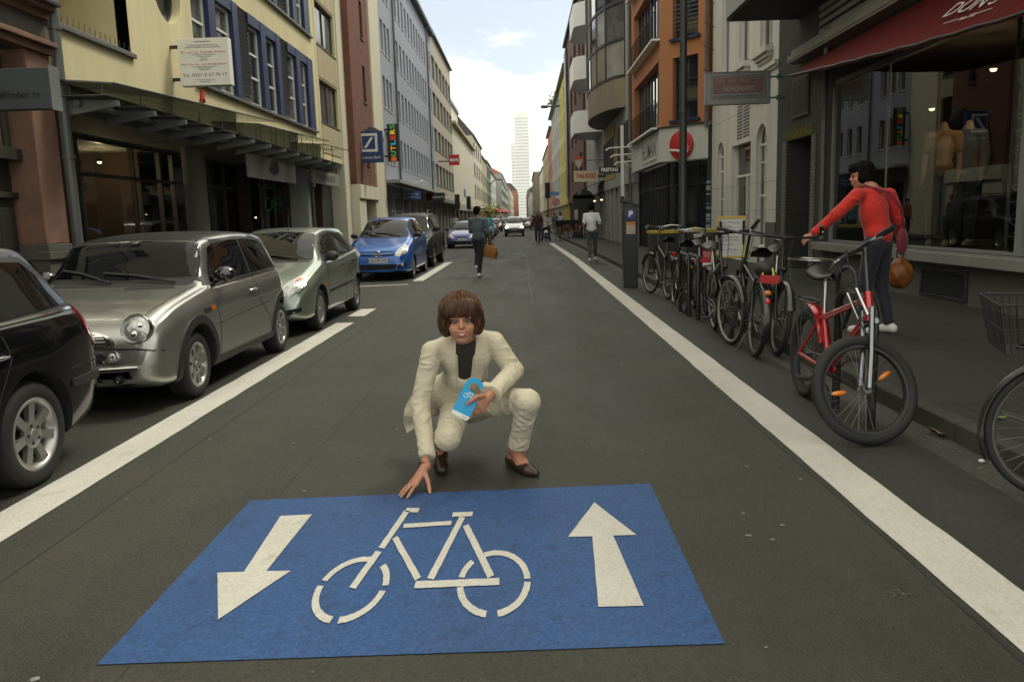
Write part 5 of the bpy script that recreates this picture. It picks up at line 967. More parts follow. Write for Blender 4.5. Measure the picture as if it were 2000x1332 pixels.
def mini():
    sp = dict(W=1.69, wb=2.467, r=.295, ra=.35, rr=.205, spokes=8, spw=.055, spt=.72, paint=paint('silver paint', (.4, .405, .38), .85),
              zt=[(.72, .40), (.71, .52), (.685, .62), (.64, .715), (.53, .80), (.27, .88), (-.1, .945), (-.40, 1.0), (-.47, 1.09), (-.62, 1.3), (-.71, 1.38), (-1.0, 1.435), (-1.6, 1.46), (-2.2, 1.445), (-2.55, 1.40), (-2.68, 1.33), (-2.77, 1.05), (-2.82, .88), (-2.88, .7), (-2.9, .5)],
              zl=[(.72, .26), (.5, .2), (-.3, .19), (-2.3, .2), (-2.9, .3)], belt=[(.72, .37), (.66, .62), (.5, .76), (.3, .83), (0, .885), (-.4, .93), (-1.5, .955), (-2.5, .985), (-2.9, .6)],
              w=[(.72, .56), (.69, .68), (.6, .775), (.4, .825), (0, .845), (-1.2, .84), (-2.4, .845), (-2.7, .77), (-2.9, .62)], wr=[(.7, .6), (-.4, .66), (-.8, .635), (-1.6, .65), (-2.6, .61), (-2.9, .5)])
    c = Car('parked_car', 'small silver hatchback with black roof and round headlights parked behind the black estate', (-3.735, 6.95, 0), sp); r = c.root
    gh = [(-.40, .965), (-1.0, .965), (-2.0, .985), (-2.64, 1.01), (-2.56, 1.2), (-2.46, 1.34), (-1.9, 1.425), (-1.3, 1.425), (-.84, 1.405), (-.64, 1.32), (-.5, 1.13)]
    c.both(gh, M_plas, 'window_surround', off=.003); c.both([(-.53, .985), (-1.02, .99), (-1.58, 1.0), (-1.58, 1.36), (-1.3, 1.358), (-.92, 1.335), (-.8, 1.3), (-.65, 1.14)], M_cg, 'side_window', off=.007); c.both([(-1.64, 1.0), (-2.55, 1.03), (-2.48, 1.2), (-2.39, 1.315), (-1.9, 1.358), (-1.64, 1.362)], M_cg, 'rear_side_window', off=.007)
    c.patch([(-.42, -.75), (-.395, 0), (-.42, .75), (-.55, .72), (-.72, .675), (-.74, 0), (-.72, -.675), (-.55, -.72)], 'z', M_plas, 'windscreen_frame', off=.004); c.patch([(-.45, -.69), (-.42, 0), (-.45, .69), (-.56, .665), (-.69, .625), (-.715, 0), (-.69, -.625), (-.56, -.665)], 'z', M_cg, 'windscreen', off=.006); c.roofpatch(-.75, -2.64, .64, mat('black roof', (.009, .009, .009), .55, var=.1, spec=.2)); c.patch([(-2.63, -.5), (-2.63, .5), (-2.72, .53), (-2.72, -.53)], 'z', M_cg, 'rear_window')
    for x in (0, -2.467): c.arch(x, .075, M_plas)
    c.both([(-.4, .2), (-2.08, .2), (-2.08, .305), (-.4, .305)], M_plas, 'sill_trim', off=.012); c.both([(-.46, .94), (-.46, .958), (-2.6, 1.005), (-2.6, .99)], M_chr, 'belt_trim', off=.01)
    c.line([(-.44, .93), (-.5, .6), (-.48, .32)]); c.line([(-1.62, .98), (-1.68, .7), (-1.95, .5), (-2.03, .32)]); c.line([(-.44, .6), (-2.0, .66)], w=.005); c.handle(-1.48, .83, M_chr); c.mirror(-.66, 1.0, mat('gloss black', (.01, .01, .01), .15, var=0, coat=1.), 1.0)
    c.both([(-.16, .73), (-.38, .745), (-.38, .785), (-.16, .775)], M_plas, 'side_vent', off=.008); c.both([(-.3, .745), (-.385, .75), (-.385, .785), (-.3, .782)], M_amber, 'side_marker', off=.016)
    c.lamp_round(.60, .705, .112, M_chr, M_lens); c.line([(-.78, .52), (-.6, .55), (0, .565), (.6, .55), (.78, .52)], 'bumper_seam', 'x', .012, sgs=(1,), off=.006)
    gr = [(-.38, .575), (.38, .575), (.41, .595), (.40, .62), (.35, .65), (.25, .672), (.1, .68), (-.1, .68), (-.25, .672), (-.35, .65), (-.40, .62), (-.41, .595)]; c.patch([(y*1.08, .62+(z-.62)*1.3) for y, z in gr], 'x', M_chr, 'grille_surround', off=.006); g = c.patch(gr, 'x', M_under, 'grille', off=.01)
    for z in (.585, .61, .635, .655): c.line([(-.37+.5*max(0, z-.6), z), (0, z+.004), (.37-.5*max(0, z-.6), z)], 'grille_bar', 'x', .012, M_chr, (1,), .016)
    c.patch([(-.33, .46), (.33, .46), (.37, .49), (.33, .52), (-.33, .52), (-.37, .49)], 'x', M_under, 'air_intake', off=.006); c.line([(-.34, .455), (.34, .455)], 'intake_trim', 'x', .015, M_chr, (1,), .012)
    for sg in (1, -1):
        b = MB(); P = [c.cast((sg*y, z), 'x') for y, z in ((.08, .385), (.3, .39), (.5, .395), (.62, .40))]; b.tube([l+n*.028 for l, n in P], [.018, .026, .026, .018], 10); b.build('bumper_bar', M_chr, r)
    c.lamp_round(.42, .49, .045, M_chr, M_lens, 'fog_light'); c.lamp_round(.46, .31, .035, M_plas, M_plas, 'fog_recess'); c.patch([(-.34, .25), (.34, .25), (.3, .34), (-.3, .34)], 'x', M_under, 'lower_intake', off=.005)
    c.patch([(-.18, .12), (-.2, .12), (-.24, .55), (-.22, .56)], 'z', M_plas, 'bonnet_vent'); c.patch([(-.2, .1), (-.27, .1), (-.3, .52), (-.24, .52)], 'z', M_plas, 'bonnet_vent', off=.006); c.patch([(-.33, -.62), (-.3, 0), (-.33, .62), (-.43, .66), (-.4, 0), (-.43, -.66)], 'z', M_plas, 'cowl_panel', off=.004)
    c.wiper([(-.37, .5), (-.45, .1), (-.47, -.2)]); c.wiper([(-.37, -.1), (-.47, -.4), (-.5, -.6)]); c.line([(.52, -.62), (.3, -.66), (-.3, -.7)], 'bonnet_seam', 'z', .006, sgs=(1,)); c.line([(.52, .62), (.3, .66), (-.3, .7)], 'bonnet_seam', 'z', .006, sgs=(1,))
    b = MB(); l, n = c.cast((0, .725), 'x'); b.lathe([(.045, 0), (.04, .008), (0, .01)], 16, 0, T(*l) @ n.to_track_quat('Z', 'Y').to_matrix().to_4x4()); b.build('badge', M_chr, r)
    return c
mini()
def hatch(name, label, loc, pt, k=1., hgt=1.46, plate='K AB 1234', dark_trim=True, group=None, cat='car'):
    s = hgt/1.46; Z = lambda t: [(x*k, z*s) for x, z in t]
    sp = dict(W=1.68, wb=2.487*k, r=.295, ra=.345, rr=.2, spokes=9, spw=.045, paint=pt, zt=Z([(.80, .40), (.785, .5), (.73, .63), (.65, .71), (.5, .78), (.2, .87), (-.1, .945), (-.27, .99), (-.5, 1.14), (-.8, 1.315), (-1.0, 1.395), (-1.5, 1.455), (-2.2, 1.45), (-2.75, 1.385), (-2.92, 1.30), (-3.03, 1.05), (-3.09, .85), (-3.12, .6), (-3.13, .42)]),
              zl=[(.8*k, .24), (.5*k, .19), (-.3, .19), (-2.6*k, .2), (-3.13*k, .3)], belt=Z([(.8, .36), (.65, .62), (.3, .78), (0, .86), (-.3, .915), (-1.5, .96), (-2.6, 1.02), (-3.1, .7)]), w=[(.8*k, .5), (.77*k, .64), (.68*k, .74), (.45*k, .81), (0, .84), (-1.2*k, .84), (-2.5*k, .84), (-2.9*k, .78), (-3.13*k, .64)], wr=[(.8*k, .6), (-.3*k, .62), (-1.0*k, .575), (-1.6*k, .59), (-2.7*k, .56), (-3.13*k, .5)])
    c = Car(name, label, loc, sp, cat, group=group); zz = lambda P: [(x*k, z*s) for x, z in P]
    c.both(zz([(-.42, .955), (-1.5, .985), (-2.55, 1.04), (-2.72, 1.1), (-2.55, 1.27), (-2.3, 1.345), (-1.5, 1.385), (-1.1, 1.345), (-.8, 1.22)]), M_plas, 'window_surround', off=.003)
    c.both(zz([(-.72, .985), (-1.48, 1.0), (-1.5, 1.355), (-1.13, 1.32), (-.86, 1.21)]), M_cg, 'side_window', off=.007); c.both(zz([(-1.56, 1.005), (-2.28, 1.035), (-2.3, 1.315), (-1.56, 1.355)]), M_cg, 'rear_side_window', off=.007); c.both(zz([(-.5, .98), (-.68, .984), (-.8, 1.16)]), M_cg, 'quarter_light', off=.007)
    c.patch([(x*k, y) for x, y in ((-.30, -.66), (-.27, 0), (-.30, .66), (-.6, .605), (-.93, .55), (-.98, 0), (-.93, -.55), (-.6, -.605))], 'z', M_cg, 'windscreen', off=.006); c.patch([(-2.93*k, -.48), (-2.93*k, .48), (-3.04*k, .5), (-3.04*k, -.5)], 'z', M_cg, 'rear_window')
    c.line(zz([(-.36, .9), (-.42, .6), (-.4, .3)])); c.line(zz([(-1.52, .98), (-1.56, .6), (-1.56, .3)])); c.line(zz([(-2.32, 1.0), (-2.4, .8), (-2.1, .5), (-2.05, .3)])); c.both(zz([(-.45, .5), (-2.05, .53), (-2.05, .57), (-.45, .54)]), M_plas, 'rubbing_strip', off=.012); c.handle(-1.38*k, .86*s, M_plas); c.handle(-2.2*k, .89*s, M_plas); c.mirror(-.6*k, .97*s, M_plas)
    for sg in (1, -1):
        h = c.patch([(sg*y, z*s) for y, z in ((.40, .575), (.52, .56), (.70, .585), (.755, .66), (.74, .78), (.66, .80), (.55, .74))], 'x', M_chr, 'headlight', off=.004); c.patch([(sg*y, z*s) for y, z in ((.42, .585), (.53, .57), (.69, .595), (.74, .665), (.725, .765), (.665, .785), (.56, .73))], 'x', M_lens, 'lens', off=.012, par=h); c.patch([(sg*y, z*s) for y, z in ((.63, .735), (.70, .73), (.70, .77), (.66, .775))], 'x', M_amber, 'indicator', off=.016, par=h)
    c.patch([(y, z*s) for y, z in ((-.3, .565), (.3, .565), (.33, .62), (-.33, .62))], 'x', M_plas, 'grille', off=.005); c.patch([(y, z*s) for y, z in ((-.42, .26), (.42, .26), (.5, .38), (-.5, .38))], 'x', M_under, 'lower_intake', off=.005)
    for sg in (1, -1): c.patch([(sg*y, z*s) for y, z in ((.5, .28), (.72, .34), (.72, .4), (.5, .36))], 'x', M_under, 'fog_recess', off=.005); c.patch([(sg*y, z*s) for y, z in ((.6, .85), (.66, 1.2), (.52, 1.25), (.56, .85))], 'x', M_rlamp, 'tail_light', -1)
    c.wiper([(-.24*k, .45), (-.36*k, .1), (-.4*k, -.25)]); c.wiper([(-.24*k, -.1), (-.36*k, -.4), (-.42*k, -.58)]); c.patch([(x*k, y) for x, y in ((-.2, -.6), (-.17, 0), (-.2, .6), (-.29, .65), (-.26, 0), (-.29, -.65))], 'z', M_plas, 'cowl_panel')
    if plate: c.plate(.47*s, plate)
    return c
def more_cars():
    c = hatch('parked_car', 'pale green silver hatchback parked behind the silver car with black roof', (-3.73, 11.3, 0), paint('green silver paint', (.33, .385, .325), .8), plate=None); b = MB(); b.tube([(-1.05, .1, 1.40), (-1.15, .1, 1.68)], [.008, .004], 6); b.build('antenna', M_plas, c.root); c.both([(-.13, .62), (-.2, .62), (-.2, .66), (-.13, .66)], M_amber, 'side_marker', off=.01)
    # blue small van with its grille bar and plate
    c = hatch('parked_car', 'bright blue small van with number plate parked beyond the green silver hatchback', (-3.73, 21.1, 0), paint('blue paint', (.012, .11, .42), .45), 1.055, 1.63, 'GL·DH 340'); s = 1.63/1.46
    c.patch([(y, z*s) for y, z in ((-.46, .575), (.46, .575), (.42, .665), (-.42, .665))], 'x', M_under, 'grille', off=.012); c.line([(-.42, .625*s), (0, .61*s), (.42, .625*s)], 'grille_bar', 'x', .05, c.sp['paint'], (1,), .02)
    l, n = c.cast((0, .615*s), 'x'); b = MB(); b.torus(.07, .012, 24, 8, M=T(l.x+.03, 0, .615*s) @ RY(pi/2)); b.box((l.x+.025, -.1, .615*s-.01), (l.x+.035, .1, .615*s+.01)); b.build('badge', M_chr, c.root); c.lamp_round(.62, .36*s, .05, M_plas, M_lens, 'fog_light')
    # black off-roader
    sp = dict(W=1.9, wb=2.8, r=.36, ra=.42, rr=.24, spokes=6, tw=.24, spw=.07, paint=paint('black paint', (.005, .005, .006), 0., .15), zt=[(.86, .5), (.84, .7), (.78, .92), (.65, 1.02), (.2, 1.07), (-.3, 1.1), (-.42, 1.13), (-.75, 1.45), (-1.0, 1.68), (-1.3, 1.76), (-2.5, 1.77), (-3.4, 1.72), (-3.6, 1.62), (-3.72, 1.2), (-3.76, .9), (-3.78, .55)], zl=[(.86, .36), (.5, .3), (-3.3, .3), (-3.78, .4)], belt=[(.86, .46), (.78, .84), (.4, .97), (-.4, 1.06), (-3.5, 1.12), (-3.78, .8)],
              w=[(.86, .62), (.82, .78), (.7, .88), (.3, .94), (-3.2, .94), (-3.6, .88), (-3.78, .74)], wr=[(.86, .7), (-1, .66), (-3.4, .66), (-3.78, .6)])
    c = Car('parked_car', 'black off-road car with roof rails parked behind the bright blue van', (-3.84, 26.1, 0), sp); c.both([(-.62, 1.11), (-3.4, 1.17), (-3.3, 1.6), (-1.3, 1.66), (-1.05, 1.6)], M_plas, 'window_surround', off=.003); c.both([(-.85, 1.13), (-1.68, 1.15), (-1.68, 1.62), (-1.3, 1.61), (-1.1, 1.55)], M_cg, 'side_window', off=.007); c.both([(-1.75, 1.15), (-2.6, 1.165), (-2.6, 1.6), (-1.75, 1.62)], M_cg, 'rear_side_window', off=.007)
    c.patch([(-.46, -.76), (-.43, 0), (-.46, .76), (-.95, .66), (-1.0, 0), (-.95, -.66)], 'z', M_cg, 'windscreen', off=.006); c.mirror(-.75, 1.18, M_plas, 1.2); c.plate(.62, 'K·EV 210'); c.patch([(-.4, .76), (.4, .76), (.36, .9), (-.36, .9)], 'x', M_chr, 'grille')
    for sg in (1, -1): c.patch([(sg*.5, .74), (sg*.8, .76), (sg*.78, .9), (sg*.5, .88)], 'x', M_lens, 'headlight', off=.008); b = MB(); b.tube([(-1.1, sg*.6, 1.75), (-1.25, sg*.6, 1.84), (-3.2, sg*.6, 1.83), (-3.35, sg*.6, 1.73)], .02, 8); b.build('roof_rail', M_plas, c.root)
    hatch('parked_car', 'dark blue small car parked beyond the man with the brown bag', (-3.25, 42.5, 0), paint('dark blue paint', (.012, .03, .2), .4), .95, 1.42, 'K·LM 77')
    hatch('parked_car', 'dark grey hatchback parked second beyond the man with the bag', (-3.0, 56, 0), paint('dark grey paint', (.06, .065, .07)), 1., 1.45, 'K·SR 902', group='distant parked cars'); hatch('parked_car', 'silver white hatchback parked furthest down the left kerb', (-3.1, 66, 0), paint('silver white paint', (.5, .52, .52)), 1., 1.5, 'K·TT 12', group='distant parked cars')
    c = hatch('oncoming_car', 'pale car with lit headlights driving towards the viewer in the middle of the street', (-.75, 66, 0), paint('pale gold paint', (.4, .41, .4)), 1.15, 1.6, 'K·PO 911')
    c.patch([(-.75, .3), (.75, .3), (.78, .62), (-.78, .62)], 'x', M_plas, 'black_apron', off=.02); hl = mat('lit headlight', (1, .95, .75), .3, var=0, emit=9.)
    for sg in (1, -1): l, n = c.cast((sg*.62, .74), 'x'); b = MB(); b.ball((l.x+.03, sg*.62, .74), (.03, .1, .09)); b.build('lit_headlight', hl, c.root)
    hatch('driving_car', 'dark car following far behind the oncoming pale car', (.2, 96, 0), paint('dark green paint', (.03, .04, .035)), 1.05, 1.5, None)
    for i, (x, y, cc, l) in enumerate(((-3.3, 78, (.3, .31, .3), 'far grey parked car behind the silver white hatchback'), (-3.2, 90, (.25, .02, .02), 'far small red parked car at the left kerb'), (-3.0, 108, (.05, .05, .06), 'far dark parked car, last one made out at the left kerb'))): hatch('parked_car', l, (x, y, 0), paint('far paint %d' % i, cc), 1., 1.5, None, group='distant parked cars')
    # black estate at the left edge
    sp = dict(W=1.75, wb=2.6, r=.315, ra=.365, rr=.222, spokes=7, spw=.045, spt=.62, tw=.2, paint=M_bp, zt=[(.86, .42), (.8, .6), (.6, .74), (.2, .86), (-.3, .95), (-.45, .99), (-1.2, 1.4), (-1.6, 1.46), (-2.9, 1.45), (-3.1, 1.39), (-3.28, 1.2), (-3.42, 1.0), (-3.5, .86), (-3.54, .7), (-3.55, .45)], zl=[(.86, .25), (.4, .2), (-2.9, .2), (-3.55, .32)], belt=[(.86, .38), (.5, .7), (0, .84), (-.45, .9), (-3.2, .98), (-3.55, .78)], w=[(.86, .55), (.75, .72), (.4, .83), (-.5, .87), (-2.8, .87), (-3.25, .83), (-3.45, .77), (-3.55, .66)], wr=[(.8, .6), (-1.2, .6), (-3.0, .61), (-3.55, .5)])
    c = Car('parked_car', 'black estate car with seven spoke alloy rear wheel cut by the left edge', (-3.765, 1.96, 0), sp); c.both([(-.62, .955), (-2.2, .985), (-2.95, 1.005), (-3.3, 1.02), (-3.18, 1.19), (-2.96, 1.35), (-1.6, 1.38), (-1.3, 1.33)], M_plas, 'window_surround', off=.003)
    c.both([(-2.42, 1.005), (-3.2, 1.035), (-3.1, 1.17), (-2.93, 1.315), (-2.42, 1.345)], M_cg, 'rear_side_window', off=.007); c.both([(-1.55, .99), (-2.34, 1.0), (-2.34, 1.345), (-1.6, 1.355)], M_cg, 'side_window', off=.007); c.both([(-.85, .98), (-1.48, .99), (-1.5, 1.35), (-1.3, 1.3)], M_cg, 'front_side_window', off=.007); c.both([(-.6, .94), (-.6, .955), (-3.36, 1.015), (-3.36, 1.0)], M_chr, 'belt_trim', off=.009)
    c.both([(-3.46, .9), (-3.4, .99), (-3.34, 1.02), (-3.24, .97), (-3.3, .82), (-3.42, .72), (-3.51, .72)], M_rlamp, 'tail_light', off=.01); c.patch([(-.72, .95), (.72, .95), (.56, 1.35), (-.56, 1.35)], 'x', M_cg, 'rear_window', -1); c.line([(-2.38, .98), (-2.42, .8), (-2.2, .5), (-2.12, .3)]); c.line([(-3.5, .62), (-3.2, .64), (-2.98, .64)], w=.012); c.handle(-2.28, .82, M_chr); c.both([(-2.98, .52), (-3.53, .5), (-3.53, .56), (-2.98, .57)], M_plas, 'bumper_strip', off=.014); c.line([(-1.52, .98), (-1.55, .3)])
M_bp = paint('black estate paint', (.004, .004, .005), 0., .12)
more_cars()
# ---------------------------------------------------------------- bicycles (local: x forward from the rear axle, z up)
M_spoke = mat('spoke steel', (.16, .16, .155), .35, .9, var=0); M_rubber = mat('bicycle tyre', (.016, .016, .016), .75, var=.25, vs=20, bump=.2); M_rimd = mat('rim aluminium', (.2, .2, .19), .35, .8, var=.15, vs=10); M_rimb = mat('rim black', (.03, .03, .03), .4, .3)
M_sadl = mat('saddle vinyl', (.014, .014, .013), .4, var=.2); M_bmet = mat('bicycle black enamel', (.012, .012, .013), .3, var=.15, coat=.5); M_brushed = mat('brushed alloy', (.45, .45, .43), .28, 1., var=.1, vs=20); M_refl = mat('red reflector', (.45, .01, .012), .25, var=.2, vs=40, coat=1.); M_orf = mat('orange reflector', (.75, .2, .01), .25, var=.2, vs=40, coat=1.)
def bwheel(root, c, R, tr, rimm, refl=None, M=Matrix(), n=32, hubm=None):
    c = Vector(c); F = M @ T(*c) @ RX(pi/2); b = MB(); b.torus(R-tr, tr, 56, 10, 0, F); t = b.build('wheel', M_rubber, root)
    b = MB(); ri = R-2*tr; b.lathe([(ri+.006, -tr*.6), (ri-.008, -tr*.55), (ri-.014, 0), (ri-.008, tr*.55), (ri+.006, tr*.6)], 56, 0, F)
    for k in range(n):
        a = 2*pi*k/n; s = 1 if k % 2 else -1; a2 = a+(.5 if (k//2) % 2 else -.5); b.tube([(.024*cos(a2), .024*sin(a2), s*.03), ((ri-.015)*cos(a), (ri-.015)*sin(a), 0)], .0013, 4, 1, F, caps=False)
    b.lathe([(0, -.05), (.008, -.05), (.008, -.036), (.028, -.034), (.028, -.028), (.014, -.024), (.014, .024), (.028, .028), (.028, .034), (.008, .036), (.008, .05), (0, .05)], 14, 1, F); b.build('rim', [rimm, M_spoke], t)
    if refl:
        for a in refl: q = RZ(a); b = MB(); b.ball((ri*.62, 0, .004), (.05, .016, .012), 0, 12, F @ q); b.build('spoke_reflector', M_orf, t)
    return t
def tubeob(name, paths, m, root, M=None):
    b = MB()
    for p, r in paths: b.tube(p, r, 12, 0, M)
    return b.build(name, m, root)
def bicycle(label, pos, head, frame, lean=0., steer=0., R=.34, tr=.02, wb=1.08, style='city', rimm=None, mud=True, mudm=None, rack=True, forkm=None, bar='city', step=False, refl=None, saddle=.95, lamp=True, wh=None, barh=1.06, chain=True, name='bicycle', scl=1.1, tk=1.):
    root = thing(name, label, 'bicycle', (pos[0], pos[1], pos[2] if len(pos) > 2 else 0), head, 'bicycles parked at the kerb'); root.rotation_euler = (lean, 0, head); rimm = rimm or M_rimd; mudm = mudm or M_bmet; forkm = forkm or frame
    bb = (.44, 0, .29); ra = (0, 0, R); hb = Vector((wb-.21, 0, .70)); ht = Vector((wb-.265, 0, .86 if style == 'city' else .84)); st = Vector((.26, 0, saddle-.26)); ax = (ht-hb).normalized(); fa = Vector((wb, 0, R))
    paths = [([bb, st], .0155), ([hb-ax*.01, ht+ax*.02], .02)]
    if step: mid = Vector((.62, 0, .42)); paths += [([hb+ax*.06, hb.lerp(mid, .5)+Vector((-.03, 0, -.03)), mid, bb], .019), ([hb+ax*.0, Vector((.6, 0, .36)), (.36, 0, .5)], .012)]
    else: paths += [([hb+ax*.03, bb], .019), ([ht-ax*.02, st-Vector((-.01, 0, .05))], .016)]
    for s in (1, -1): paths += [([(bb[0]-.03, s*.03, bb[2]), (0, s*.06, R)], .01), ([(st.x+.01, s*.02, st.z-.05), (0, s*.06, R)], .009)]
    paths.append(([(bb[0], -.04, bb[2]), (bb[0], .04, bb[2])], .024)); tubeob('frame', [(a, c*tk) for a, c in paths], frame, root)
    bwheel(root, ra, R, tr, rimm, None)
    SM = T(*hb) @ Matrix.Rotation(steer, 4, ax) @ T(*-hb)          # everything that turns with the bar
    bwheel(root, fa, R, tr, rimm, refl, SM)
    fp = []
    for s in (1, -1):
        top = hb+Vector((.02, s*.05, -.03)); 
        if style == 'mtb': fp.append(([top+ax*.1, top.lerp(fa+Vector((0, s*.05, 0)), .5), fa+Vector((0, s*.05, .0))], [.017, .017, .02]))
        else: fp.append(([hb+Vector((0, s*.02, -.02)), top+Vector((.01, 0, -.03)), (fa.x-.09, s*.052, fa.z+.18), fa+Vector((0, s*.052, 0))], [.014, .013, .011, .009]))
    fp.append(([hb+Vector((.0, -.06, -.02)), hb+Vector((0, .06, -.02))], .018)); tubeob('fork', fp, forkm, root, SM)
    hc = ht+ax*(barh-ht.z)/ax.z; b = []
    if bar == 'flat': hw = .33; B = [hc+Vector((.06, 0, 0))+Vector((-.05*abs(k)**2, k*hw, .015*abs(k))) for k in (-1, -.6, -.25, 0, .25, .6, 1)]
    elif bar == 'city': hw = .3; B = [hc+Vector(q) for q in ((-.22, -hw, .0), (-.1, -hw+.01, .02), (.03, -.2, .03), (.06, -.06, 0), (.06, .06, 0), (.03, .2, .03), (-.1, hw-.01, .02), (-.22, hw, 0))]
    else: hw = .31; B = [hc+Vector(q) for q in ((.16, -hw+.02, .14), (.13, -hw, .1), (.02, -hw, .03), (.04, -.15, .01), (.05, 0, 0), (.04, .15, .01), (.02, hw, .03), (.13, hw, .1), (.16, hw-.02, .14))]
    h = tubeob('handlebar', [(B, .012), ([ht, hc], .014), ([hc, hc+Vector((.06, 0, 0))], .013)], M_brushed if bar == 'city' else M_bmet, root, SM)
    for e, f in ((0, 1), (-1, -2)): d = (B[f]-B[e]).normalized(); tubeob('grip', [([B[e]-d*.005, B[e]+d*.11], .018)], M_sadl, root, SM); q = B[e]+d*.13; tubeob('brake_lever', [([q, q+Vector((.05, 0, -.01)), q+Vector((.06, 0, -.03))-d*.1], .006)], M_brushed, root, SM)
    cab = [([B[2], hc+Vector((.16, .05, .02)), hb+Vector((.06, .02, .0))], .0035), ([B[-3], hc+Vector((.18, -.04, 0)), hb+Vector((.05, -.02, -.05))], .0035)]; tubeob('brake_cable', cab, M_blk, root, SM)
    b = MB(); sx, sz = st.x-.03, saddle
    def sadl(i, j): x = lerp(-.13, .15, i); w = .085*(1-i)**.6*min(1, i*6+.5)+.022; a = pi*j; return (sx+x, w*cos(a), sz+.03*sin(a)*(1+.3*(1-i))-.03+.035*(1-i)**3-.012*sin(pi*i)*1.5)
    b.grid(sadl, 16, 12); b.grid(lambda i, j: (sadl(i, 0)[0], lerp(sadl(i, 0)[1], sadl(i, 1)[1], j), sadl(i, 0)[2]-.012), 16, 2); s_ = b.build('saddle', M_sadl, root); tubeob('seat_post', [([st-Vector((-.03, 0, .1)), (st.x-.015, 0, sz-.05)], .0135), ([(sx-.06, .025, sz-.035), (sx+.09, .02, sz-.04)], .004), ([(sx-.06, -.025, sz-.035), (sx+.09, -.02, sz-.04)], .004)], M_brushed, root)
    if chain:
        b = MB(); b.lathe([(.095, .0), (.095, .006), (.08, .006), (.078, 0)], 28, 0, T(bb[0], -.05, bb[2]) @ RX(pi/2)); 
        for k in range(5): b.box((.02, -.008, 0), (.09, .008, .004), 0, T(bb[0], -.05, bb[2]) @ RX(pi/2) @ RZ(2*pi*k/5))
        b.lathe([(.035, 0), (.035, .004), (.015, .004)], 16, 0, T(0, -.045, R) @ RX(pi/2)); b.tube([(bb[0], -.053, bb[2]+.09), (0, -.048, R+.035), (-.035, -.048, R), (0, -.048, R-.035), (bb[0], -.053, bb[2]-.09)], .005, 5); b.build('chainset', M_spoke, root)
        for s, a in ((1, .6), (-1, .6+pi)):
            p = Vector((bb[0]+.17*cos(a), s*.075, bb[2]+.17*sin(a))); b = MB(); b.tube([(bb[0], s*.065, bb[2]), p], .009, 8); b.box((p.x-.045, p.y, p.z-.012), (p.x+.045, p.y+s*.09, p.z+.012), 1); b.build('pedal', [M_brushed, M_plas], root)
    if mud:
        for (c, a0, a1, M) in ((Vector(ra), 40, 205, None), (fa, 20, 165, SM)):
            b = MB(); Rm = R+.018; b.grid(lambda i, j: (c.x+(Rm+.008*sin(pi*j))*cos(radians(lerp(a0, a1, i))), (j-.5)*(tr*2+.022), c.z+(Rm+.008*sin(pi*j)-.012*(abs(j-.5)*2)**2)*sin(radians(lerp(a0, a1, i)))), 24, 6, 0, True, M); b.build('mudguard', mudm, root)
        tubeob('mudguard_stay', [([(0, s*.055, R), (-.3*cos(.3), s*.03, R+.3*sin(.3))], .003) for s in (1, -1)], M_spoke, root)
    if rack:
        z = R*2+.06; tubeob('rack', [([(.2, s*.03, z-.0), (.12, s*.06, z), (-.2, s*.06, z), (-.24, 0, z)], .006) for s in (1, -1)]+[([(0, s*.06, R), (-.02, s*.06, z)], .005) for s in (1, -1)]+[([(0, s*.06, R), (-.17, s*.06, z)], .005) for s in (1, -1)]+[([(x, -.06, z), (x, .06, z)], .005) for x in (.05, -.05, -.15)], M_bmet, root)
    if lamp:
        b = MB(); z = R*2+.02; b.box((-.27, -.055, z), (-.245, .055, z+.045)); b.build('rear_reflector', M_refl, root); b = MB(); b.lathe([(.026, 0), (.03, .02), (0, .05)], 14, 0, SM @ T(*(hb+Vector((.04, 0, .1)))) @ RY(pi/2)); b.build('front_lamp', M_blk, root)
    root.scale = (scl,)*3; tubeob('kickstand', [([(.02, .05, R-.06), (-.06, .2, .015 if not lean else .03)], .007)], M_bmet, root)
    return root, SM, hb, hc, fa, ra, R
M_bred = paint('bicycle red', (.4, .012, .016), .35, .25)
